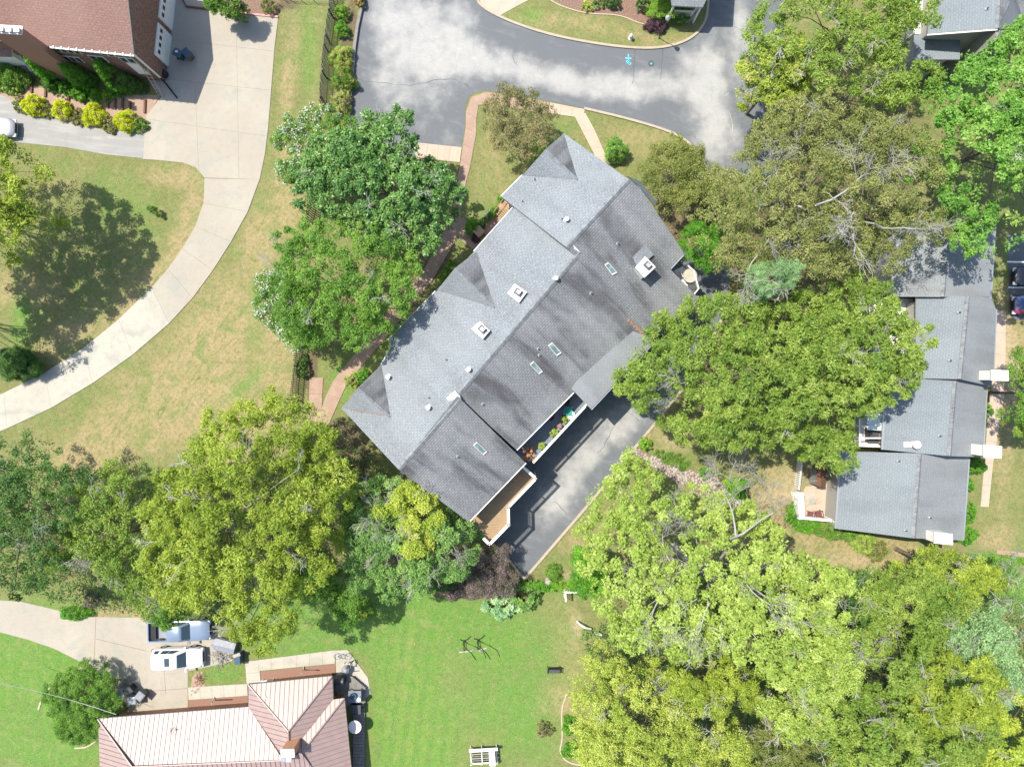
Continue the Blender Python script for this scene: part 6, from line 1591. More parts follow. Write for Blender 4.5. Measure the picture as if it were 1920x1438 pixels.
t = thing('tarpaulin_trailer', 'grey-blue low trailer mostly hidden under the yellow-green tree', 'trailer', W(425, 1206)); c = W(425, 1206)
M = Matrix.Translation(c) @ Matrix.Rotation(-.25, 4, 'Z') @ Matrix.Scale(.72, 4); mb = MB(M); mb.loft([[Vector((x, -.8 * k_, .45)), Vector((x, -.75 * k_, .95)), Vector((x, 0, 1.15)), Vector((x, .75 * k_, .95)), Vector((x, .8 * k_, .45))] for x, k_ in ((-1.6, .5), (-1.2, 1), (1.3, 1), (1.5, .9))]); mk('cover', mb, G['plastic_grey'], t)
for s in (-.85, .85):
    mb = MB(M); mb.loft([[Vector((.1 + .3 * math.cos(q * .6283), y, .3 + .3 * math.sin(q * .6283))) for q in range(10)] for y in (s - .08, s + .08)]); mk('wheel', mb, G['rubber'], t)
# firewood / brush piles
def brush(label, px, py, r, seed, n=26, mat='bark_pale', cat='brush pile', name='brush_pile'):
    c = W(px, py); t = thing(name, label, cat, c); rs = np.random.RandomState(seed); mb = MB()
    for k in range(n):
        a = rs.rand() * 6.28; p = c + Vector((rs.normal() * r * .4, rs.normal() * r * .4, .05 + rs.rand() * .3)); q = p + Vector((math.cos(a), math.sin(a), rs.normal() * .2)) * r * (.5 + .6 * rs.rand())
        mb.tube([p, p.lerp(q, .5) + Vector(rs.normal(size=3)) * .06, q], [.03, .02, .008], 4)
    mk('twigs', mb, G[mat], t, kind='stuff'); return t
brush('leafless twiggy shrub on the driveway island beside the white car', 416, 1229, .8, 3, 90)
brush('dry bare shrub beside the bins', 236, 1278, .6, 4, 70)
brush('heap of dead twigs at the drive end by the white car nose', 375, 1272, .45, 5, 30, 'rust')
rocks('stones', [(366, 1262), (380, 1258), (384, 1285), (362, 1300), (356, 1306)],   .3, .14, G['tan_walk'], 'reddish stones at the end of the small lawn', seed=8)
rocks('stones', [(393, 1235), (400, 1222), (418, 1215), (436, 1222), (436, 1238), (400, 1243)], .3, .1, G['stone'], 'grey pebbles on the driveway island', seed=9)
# power line to the metal-roofed house
t = thing('power_line', 'pale twisted power line running to the metal roofed house corner', 'cable', W(100, 1310)); mb = MB()
a, b = W(-80, 1268, 6.5), W(218, 1339, 3.4); mb.tube([a.lerp(b, k / 12) - Vector((0, 0, 1.2 * math.sin(math.pi * k / 12) * .5)) for k in range(13)], .02, 5); mk('wire', mb, G['grey_metal'], t)
# ------------------------------------------------------------------ trees (surveyed crown outlines), then shrubs
T = [
 dict(name='walnut_tree', label='dark and lime-tipped tree cut by the left edge above the big lawn shadow', poly=ellipse_px(-88, 385, 165, 150, seed=1, rag=.16), h=12, leaf='yellowgreen', gaps=.02, fill=1.0, dens=1.4, lobe=2.0, base=(-104, 360)),
 dict(name='garden_tree', label='out-of-view tree at the left edge casting the lower shadow', poly=ellipse_px(-120, 575, 80, 80, seed=2), h=11, leaf='green', base=(-130, 560)),
 dict(name='crape_myrtle', label='rounded white-flowering tree at the end of the picket fence', poly=[(512, 285), (525, 240), (560, 210), (610, 203), (655, 215), (680, 250), (670, 300), (640, 345), (590, 360), (545, 350), (518, 320)], h=5.2, leaf='green', lobe=1.3, cl=.36, size=(.17, .10), per=42, flowers=('white', .5, (.17, .12), (-.8, .3)), gaps=0, bark='bark_pale', ncl=14),
 dict(name='magnolia_tree', label='dark glossy broadleaf tree beside the left end of the parking court', poly=[(542, 330), (580, 265), (640, 235), (690, 215), (745, 200), (768, 215), (780, 270), (810, 285), (845, 320), (868, 360), (862, 395), (835, 435), (800, 470), (740, 475), (690, 440), (640, 440), (600, 400), (565, 385)], h=9.5, leaf='magnolia', size=(.30, .18), lobe=1.7, cl=.42, per=34, gaps=.03, ragged=.7, up=.8),
 dict(name='oak_tree', label='rounded mid-green tree whose shadow falls on the grey roof', poly=[(508, 480), (540, 435), (590, 415), (650, 408), (700, 425), (745, 455), (780, 500), (788, 550), (765, 600), (730, 640), (680, 655), (620, 650), (570, 640), (525, 600), (505, 540)], h=11, leaf='green', lobe=1.7, cl=.42, size=(.22, .12), per=46, gaps=.02),
 dict(name='crape_myrtle', label='white-flowering tree tucked against the left of the rounded mid-green tree', poly=[(478, 560), (492, 515), (520, 495), (570, 520), (600, 600), (610, 650), (570, 662), (525, 640), (492, 605)], h=5.5, leaf='green', lobe=1.2, cl=.36, size=(.17, .10), flowers=('white', .55, (.18, .13), (-.9, -.2)), bark='bark_pale'),
 dict(name='plum_tree', label='thin bronze-green tree on the small lawn by the front path', poly=[(895, 210), (925, 185), (950, 155), (985, 172), (1010, 190), (1045, 215), (1052, 245), (1030, 275), (1000, 300), (960, 290), (930, 265), (905, 240)], h=6.5, leaf='bronze', lobe=1.2, cl=.36, size=(.16, .09), per=36, gaps=.12, ragged=.7),
 dict(name='holly_tree', label='dark olive tree at the upper right corner of the grey block', poly=[(1192, 300), (1230, 268), (1280, 258), (1320, 275), (1345, 320), (1340, 380), (1300, 410), (1255, 405), (1225, 375), (1198, 345)], h=6.5, leaf='olive', lobe=1.3, cl=.38, size=(.18, .10), gaps=.03),
 dict(name='cypress_tree', label='bright feathery green conifer beside the white corner deck', poly=[(1272, 450), (1285, 420), (1320, 410), (1350, 430), (1355, 480), (1335, 510), (1300, 505), (1278, 480)], h=6.0, leaf='hedge', lobe=.9, cl=.28, size=(.16, .05), per=46, gaps=0, zedge=.4),
 dict(name='elm_tree', label='huge olive-brown tree with bare grey branches in the upper right', poly=[(1310, 330), (1330, 290), (1375, 290), (1390, 240), (1440, 225), (1480, 190), (1540, 175), (1600, 185), (1660, 215), (1720, 240), (1745, 300), (1772, 370), (1770, 430), (1720, 475), (1660, 505), (1590, 520), (1520, 535), (1450, 530), (1400, 510), (1345, 490), (1305, 450), (1312, 390)], h=14, leaf='brownolive', lobe=2.0, cl=.46, size=(.20, .11), per=44, gaps=.06, bark='bark',
      dead=[(1530, 385, 1, -.25, 4.5, .12, 3, 13.4), (1600, 400, -.9, .5, 2.6, .07, 3, 13.4), (1640, 420, 1, .5, 3.0, .09, 3, 13.2), (1600, 440, -.1, 1, 3.0, .10, 2, 13.2), (1420, 480, -.7, .6, 2.5, .07, 3, 11.5), (1470, 350, -.6, -.7, 2.2, .06, 3, 13.0), (1480, 300, .6, -.8, 2.0, .06, 2, 12.6)]),
 dict(name='oak_tree', label='yellow-green tree spreading over the right end of the top road', poly=[(1385, 60), (1410, 20), (1430, -40), (1500, -80), (1600, -80), (1700, -60), (1750, 20), (1740, 60), (1700, 70), (1742, 120), (1740, 170), (1700, 215), (1640, 215), (1580, 190), (1510, 190), (1470, 160), (1420, 130), (1395, 105)], h=12, leaf='walnut', lobe=1.9, cl=.46, size=(.30, .12), per=42, gaps=.03),
 dict(name='maple_tree', label='pale lime pink-tipped tree overhanging the road bend', poly=[(1374, 150), (1400, 110), (1440, 85), (1490, 80), (1520, 120), (1515, 170), (1480, 205), (1430, 215), (1395, 190)], h=9.5, leaf='limegold', lobe=1.2, cl=.36, size=(.24, .14), per=38, flowers=('pink', .05, (.12, .09), None)),
 dict(name='sycamore_tree', label='tall bright green maple cut by the right edge', poly=[(1740, 190), (1760, 130), (1790, 90), (1840, 75), (1890, 45), (1960, 20), (2030, 60), (2040, 300), (2020, 470), (1960, 500), (1900, 495), (1850, 480), (1800, 450), (1830, 400), (1775, 390), (1745, 330), (1735, 260)], h=15, leaf='bright', lobe=1.9, cl=.42, size=(.28, .19), per=36, gaps=.08, up=.9),
 dict(name='pine_tree', label='pale blue-green pine top standing between the olive tree and the walnut', poly=[(1385, 535), (1400, 510), (1430, 495), (1455, 482), (1480, 500), (1492, 530), (1470, 560), (1430, 565), (1395, 560)], h=13.5, leaf='mint', lobe=1.0, cl=.3, size=(.22, .035), per=60, zedge=.85, gaps=0, base=(1440, 560)),
 dict(name='walnut_tree', label='broad feathery green tree right of centre between the two roofs', poly=[(1160, 700), (1185, 660), (1215, 630), (1230, 590), (1290, 560), (1340, 540), (1400, 545), (1450, 565), (1520, 535), (1580, 520), (1660, 530), (1700, 555), (1700, 600), (1735, 630), (1720, 690), (1700, 740), (1655, 760), (1610, 795), (1610, 850), (1580, 890), (1540, 880), (1510, 850), (1450, 850), (1400, 830), (1350, 850), (1290, 830), (1240, 800), (1230, 760), (1180, 770)], h=12.5, leaf='walnut', lobe=1.8, cl=.46, size=(.34, .13), per=40, gaps=.05, ragged=.7, base=(1430, 700)),
 dict(name='oak_tree', label='dark green tree in the lower left cut by the left edge', poly=[(-90, 830), (-40, 810), (30, 815), (90, 835), (140, 840), (165, 880), (150, 930), (160, 1000), (110, 1060), (50, 1120), (0, 1130), (-90, 1130)], h=12.5, leaf='darkgreen', lobe=1.9, cl=.44, size=(.20, .12), per=44, gaps=.08),
 dict(name='hackberry_tree', label='mid-green tree with yellowing tips between the dark one and the big yellow-green one', poly=[(150, 930), (180, 880), (230, 855), (285, 870), (300, 920), (270, 960), (290, 1010), (300, 1060), (330, 1110), (310, 1150), (270, 1150), (220, 1110), (190, 1060), (160, 1020), (110, 1090), (100, 1040)], h=10.5, leaf='walnut', lobe=1.6, cl=.42, size=(.22, .11), per=42, gaps=.1,
      dead=[(112, 1045, .6, .3, 2.2, .05, 3, 9.5)]),
 dict(name='pecan_tree', label='big feathery yellow-green tree left of the grey block', poly=[(268, 960), (290, 900), (330, 865), (330, 830), (380, 820), (400, 770), (440, 745), (480, 770), (520, 730), (560, 750), (600, 770), (630, 820), (620, 870), (660, 890), (670, 950), (640, 1010), (630, 1070), (600, 1100), (560, 1150), (550, 1200), (500, 1225), (462, 1215), (435, 1180), (405, 1140), (340, 1150), (295, 1130), (280, 1090), (262, 1030)], h=13, leaf='yellowgreen', lobe=1.9, cl=.48, size=(.30, .11), per=44, gaps=.07, ragged=.7,
      dead=[(470, 1165, -.5, -.2, 2.2, .07, 3, 9.0), (505, 1145, .9, .3, 1.8, .05, 2, 9.2), (560, 880, .2, -.8, 1.2, .04, 2, 12.8), (350, 865, -.8, .2, 1.8, .05, 1, 10.5)], base=(460, 960)),
 dict(name='sassafras_tree', label='blue-green spreading tree with bare silver limbs below the grey block', poly=[(632, 960), (650, 910), (690, 890), (740, 900), (800, 930), (860, 975), (900, 1000), (895, 1050), (860, 1090), (800, 1120), (740, 1125), (690, 1110), (650, 1090), (640, 1030)], h=8.5, leaf='bluegreen', lobe=1.2, cl=.40, size=(.18, .13), per=40, gaps=.22, ragged=.9, fill=.3, bark='bark_pale', nlimb=22, base=(725, 1000), up=.9,
      dead=[(722, 1000, .9, -.35, 2.8, .11, 3, 7.4), (722, 1000, -.3, -1, 2.2, .09, 3, 7.6), (724, 1002, .1, 1, 3.4, .11, 3, 7.2), (724, 1002, -.7, .6, 3.0, .09, 3, 7.0), (800, 1030, 1, .1, 2.4, .07, 3, 7.0)]),
 dict(name='maple_tree', label='yellowing tree crown leaning over the wooden deck', poly=[(703, 955), (730, 920), (775, 900), (822, 925), (832, 975), (805, 1030), (770, 1050), (745, 1000), (762, 965), (728, 985)], h=9.0, leaf='gold', lobe=.8, cl=.36, size=(.18, .13), per=34, gaps=.42, fill=.1, ragged=.7, base=(760, 1000), zedge=.75),
 dict(name='crape_myrtle', label='dusky purple-flowering tree at the foot of the rear driveway', poly=[(890, 1040), (915, 1020), (950, 1020), (955, 1060), (970, 1085), (965, 1105), (935, 1118), (900, 1120), (880, 1105), (880, 1075)], h=3.6, leaf='purple', lobe=.9, cl=.34, size=(.13, .08), per=36, gaps=.1, base=(920, 1075)),
 dict(name='poplar_tree', label='largest pale lime tree with bleached bare limbs in the lower right', poly=[(1092, 960), (1120, 900), (1160, 865), (1200, 860), (1250, 880), (1290, 900), (1330, 880), (1380, 900), (1410, 960), (1470, 1000), (1500, 1040), (1560, 1060), (1605, 1110), (1600, 1150), (1570, 1190), (1600, 1220), (1590, 1260), (1540, 1270), (1500, 1290), (1440, 1275), (1400, 1240), (1330, 1230), (1260, 1240), (1210, 1230), (1160, 1200), (1120, 1160), (1090, 1110), (1105, 1060), (1085, 1010)], h=15.5, leaf='pale', lobe=2.0, cl=.44, size=(.26, .18), per=38, gaps=.10, bark='bark_pale', nlimb=24, up=.8,
      dead=[(1370, 1010, 1, -.15, 3.8, .14, 3, 14.0), (1380, 1005, .2, -1, 3.2, .12, 3, 14.0), (1255, 1050, -.4, -1, 2.6, .08, 3, 14.0), (1340, 1060, -1, .2, 3.4, .10, 3, 14.6), (1400, 1095, .6, .7, 2.6, .08, 3, 14.6), (1460, 1140, .5, .5, 2.6, .08, 2, 14.0), (1240, 1110, -.7, .5, 2.6, .08, 3, 14.5), (1550, 1100, .5, .8, 1.8, .06, 2, 12.0), (1330, 1130, -.1, 1, 2.8, .08, 3, 14.8), (1200, 960, -.5, -.6, 1.8, .06, 2, 12.5), (1300, 980, -.7, -.3, 2.2, .06, 3, 13.0)]),
 dict(name='dead_tree', label='small bleached leafless tree by the river-rock swale', poly=ellipse_px(1372, 905, 10, 10), h=6.5, leaf='lime', lobe=.6, cl=.25, size=(.16, .09), per=20, gaps=.3, bark='bark_white', nlimb=4, base=(1368, 912),
      dead=[(1368, 900, .2, -1, 2.6, .09, 3, 6.6), (1370, 905, .9, .1, 2.4, .08, 3, 6.2), (1368, 900, -.8, -.6, 2.0, .06, 3, 6.4)]),
 dict(name='cherry_tree', label='bright bushy tree left edge of the big pale tree by the drive kerb', poly=[(1072, 1045), (1090, 1020), (1120, 1030), (1140, 1070), (1125, 1110), (1090, 1115), (1073, 1085)], h=6.5, leaf='hedge', lobe=1.0, cl=.34, size=(.17, .10), gaps=0),
 dict(name='locust_tree', label='golden olive tree at the bottom beside the lawn bed edge', poly=[(1055, 1290), (1090, 1255), (1100, 1215), (1150, 1215), (1210, 1250), (1260, 1290), (1300, 1340), (1340, 1400), (1340, 1480), (1240, 1490), (1130, 1480), (1080, 1430), (1085, 1370), (1060, 1330)], h=9.5, leaf='limegold', lobe=1.5, cl=.42, size=(.20, .10), per=42, gaps=.07, spread=.4),
 dict(name='cedar_tree', label='yellow-green feathery tree between the golden tree and the big pale tree', poly=[(1215, 1255), (1290, 1235), (1390, 1245), (1440, 1290), (1430, 1330), (1380, 1340), (1320, 1330), (1260, 1300)], h=10.5, leaf='yellowgreen', lobe=1.4, cl=.42, size=(.34, .09), per=46, gaps=.06),
 dict(name='ash_tree', label='dark grey-green tree at the bottom edge right of the black gap', poly=[(1390, 1370), (1430, 1345), (1500, 1350), (1560, 1370), (1580, 1430), (1560, 1490), (1450, 1500), (1400, 1450)], h=11, leaf='olive', lobe=1.4, cl=.4, size=(.24, .08), per=46, gaps=.05, droop=.4),
 dict(name='beech_tree', label='pale cream-green tree with rosy tips below the big pale tree', poly=[(1410, 1290), (1470, 1270), (1540, 1290), (1560, 1330), (1530, 1365), (1470, 1365), (1430, 1340)], h=12.0, leaf='pale', lobe=1.2, cl=.4, size=(.26, .15), per=38, gaps=.05, flowers=('pink', .05, (.12, .09), None)),
 dict(name='elm_tree', label='sage-green pair of soft crowns at the lower right flank of the big pale tree', poly=[(1440, 1225), (1490, 1180), (1545, 1165), (1590, 1175), (1600, 1220), (1570, 1265), (1530, 1290), (1470, 1275)], h=14.2, leaf='pale', lobe=1.3, cl=.42, size=(.17, .10), per=52, gaps=.03, zedge=.75),
 dict(name='willow_tree', label='long-leaved drooping green tree right of the big pale tree', poly=[(1600, 1090), (1650, 1075), (1700, 1050), (1760, 1045), (1820, 1060), (1840, 1100), (1800, 1130), (1780, 1190), (1740, 1230), (1700, 1270), (1640, 1275), (1600, 1250), (1605, 1200), (1595, 1140)], h=12, leaf='walnut', lobe=1.6, cl=.46, size=(.36, .09), per=46, gaps=.05, droop=.6,
      dead=[(1630, 1235, 1, .3, 1.8, .05, 1, 12.0), (1650, 1195, .6, .2, 1.0, .04, 2, 12.0)]),
 dict(name='mimosa_tree', label='bright yellow-green fronded tree at the top of the lower right wood', poly=[(1690, 1080), (1705, 1055), (1760, 1040), (1840, 1050), (1862, 1085), (1830, 1110), (1760, 1105)], h=11, leaf='yellowgreen', lobe=1.2, cl=.42, size=(.36, .10), per=42, gaps=.05),
 dict(name='spruce_tree', label='blue-grey conifer crown at the right edge of the lower right wood', poly=[(1840, 1050), (1865, 1032), (1890, 1050), (1905, 1090), (1895, 1140), (1870, 1145), (1850, 1110)], h=9, leaf='bluegreen', lobe=.9, cl=.32, size=(.16, .05), per=54, gaps=0),
 dict(name='dogwood_tree', label='silvery light green small-leaved tree at the right of the lower wood', poly=[(1750, 1150), (1800, 1125), (1860, 1140), (1895, 1190), (1900, 1270), (1860, 1315), (1800, 1310), (1765, 1260), (1745, 1200)], h=11.5, leaf='mint', lobe=1.4, cl=.42, size=(.22, .11), per=44, gaps=.03, spread=.5),
 dict(name='hickory_tree', label='broad mid-green crown in the middle of the lower right wood', poly=[(1680, 1270), (1730, 1220), (1790, 1190), (1835, 1230), (1850, 1290), (1820, 1340), (1740, 1360), (1690, 1330)], h=12.5, leaf='yellowgreen', lobe=1.5, cl=.44, size=(.32, .09), per=46, gaps=.03, droop=.5, zedge=.7),
 dict(name='oak_tree', label='lime-bright crown in the lower right wood left of the corner', poly=[(1560, 1300), (1620, 1275), (1690, 1290), (1720, 1350), (1720, 1430), (1700, 1500), (1600, 1500), (1560, 1430), (1545, 1360)], h=12.5, leaf='walnut', lobe=1.5, cl=.42, size=(.24, .15), per=40, gaps=.06),
 dict(name='maple_tree', label='bright yellow crown in the bottom right corner', poly=[(1800, 1370), (1860, 1330), (1930, 1310), (1980, 1340), (1980, 1480), (1900, 1500), (1810, 1490), (1780, 1430)], h=11.5, leaf='gold', lobe=1.3, cl=.42, size=(.26, .15), per=40, gaps=.06),
 dict(name='hornbeam_tree', label='olive feathery crown between the lime and the yellow corner crowns', poly=[(1700, 1350), (1780, 1330), (1850, 1300), (1880, 1330), (1830, 1380), (1800, 1490), (1710, 1495)], h=12, leaf='walnut', lobe=1.4, cl=.44, size=(.34, .10), per=44, gaps=.05, droop=.5),
 dict(name='locust_tree', label='yellow-green crown at the bottom edge left of the black gap', poly=[(1320, 1350), (1380, 1340), (1400, 1400), (1400, 1490), (1330, 1490)], h=9.5, leaf='limegold', lobe=1.2, cl=.4, size=(.2, .1), per=42, gaps=.15),
 dict(name='thicket_tree', label='dark leafy understorey crown above the hickory in the lower wood', poly=[(1600, 1060), (1640, 1090), (1640, 1150), (1610, 1180), (1570, 1150), (1560, 1100)], h=8.5, leaf='darkgreen', lobe=1.2, cl=.4, size=(.2, .11), gaps=.05),
 dict(name='red_maple_tree', label='reddish-brown edged tree at the right edge beside the townhouse lawn', poly=[(1892, 700), (1905, 660), (1940, 650), (1990, 680), (1990, 800), (1940, 830), (1905, 800), (1890, 750)], h=7.5, leaf='green', lobe=1.1, cl=.36, size=(.18, .11), flowers=('red', .15, (.14, .09), (-1, -.5)), gaps=.03),
 dict(name='hawthorn_tree', label='small dark tree tucked under the pecan at the drive', poly=[(530, 1060), (600, 1050), (650, 1085), (690, 1110), (700, 1150), (660, 1160), (610, 1130), (560, 1110)], h=6.5, leaf='green', lobe=1.1, cl=.38, size=(.2, .11), gaps=.05),
 dict(name='spindle_tree', label='bright leafy tree above the pickup truck at the pecan edge', poly=[(290, 1130), (330, 1120), (370, 1130), (370, 1150), (345, 1155), (318, 1168), (295, 1160)], h=6.5, leaf='green', lobe=.9, cl=.36, size=(.24, .09), gaps=.1),
 dict(name='birch_tree', label='small flowering sapling at the top of the parking pad', poly=[(385, 5), (400, -15), (440, -10), (460, 5), (455, 28), (425, 30), (400, 22)], h=3.6, leaf='green', lobe=.6, cl=.3, size=(.17, .10), gaps=.25, flowers=('pink', .15, (.12, .08), None)),
 dict(name='juniper_shrub', cat='conifer', label='sprawling dark conifer shrub beside the cream driveway and the bins', poly=[(80, 1290), (110, 1265), (150, 1243), (195, 1250), (213, 1285), (226, 1318), (205, 1345), (186, 1390), (140, 1402), (108, 1385), (92, 1350), (74, 1325)], h=3.0, leaf='green', lobe=.95, cl=.3, size=(.17, .06), per=44, zedge=.45, gaps=0, fill=1.0, trunk_r=.09),
 dict(name='palm_shrub', cat='shrub', label='spiky dark shrub on the left lawn by the curved drive', poly=[(-6, 685), (4, 660), (30, 650), (55, 660), (72, 680), (68, 702), (40, 706), (16, 712)], h=2.0, leaf='darkgreen', lobe=.6, cl=.3, size=(.42, .05), per=34, zedge=.4, gaps=0, fill=1.0, ragged=.9, trunk_r=.06),
]
for q, d in enumerate(T):
    d = dict(d); d.setdefault('cat', 'tree')
    if 'dead' in d: d['dead'] = [(a[0], a[1], a[2], a[3], a[4] * (1.0 if d['h'] > 13.5 else .85), a[5] * (.8 if d['h'] > 13.5 else .62), a[6], a[7] + (.5 if d['h'] > 15 else .1)) for a in d['dead']]
    tree(d.pop('name'), d.pop('label'), d.pop('cat'), d.pop('poly'), d.pop('h'), d.pop('leaf'), 100 + q, **d)

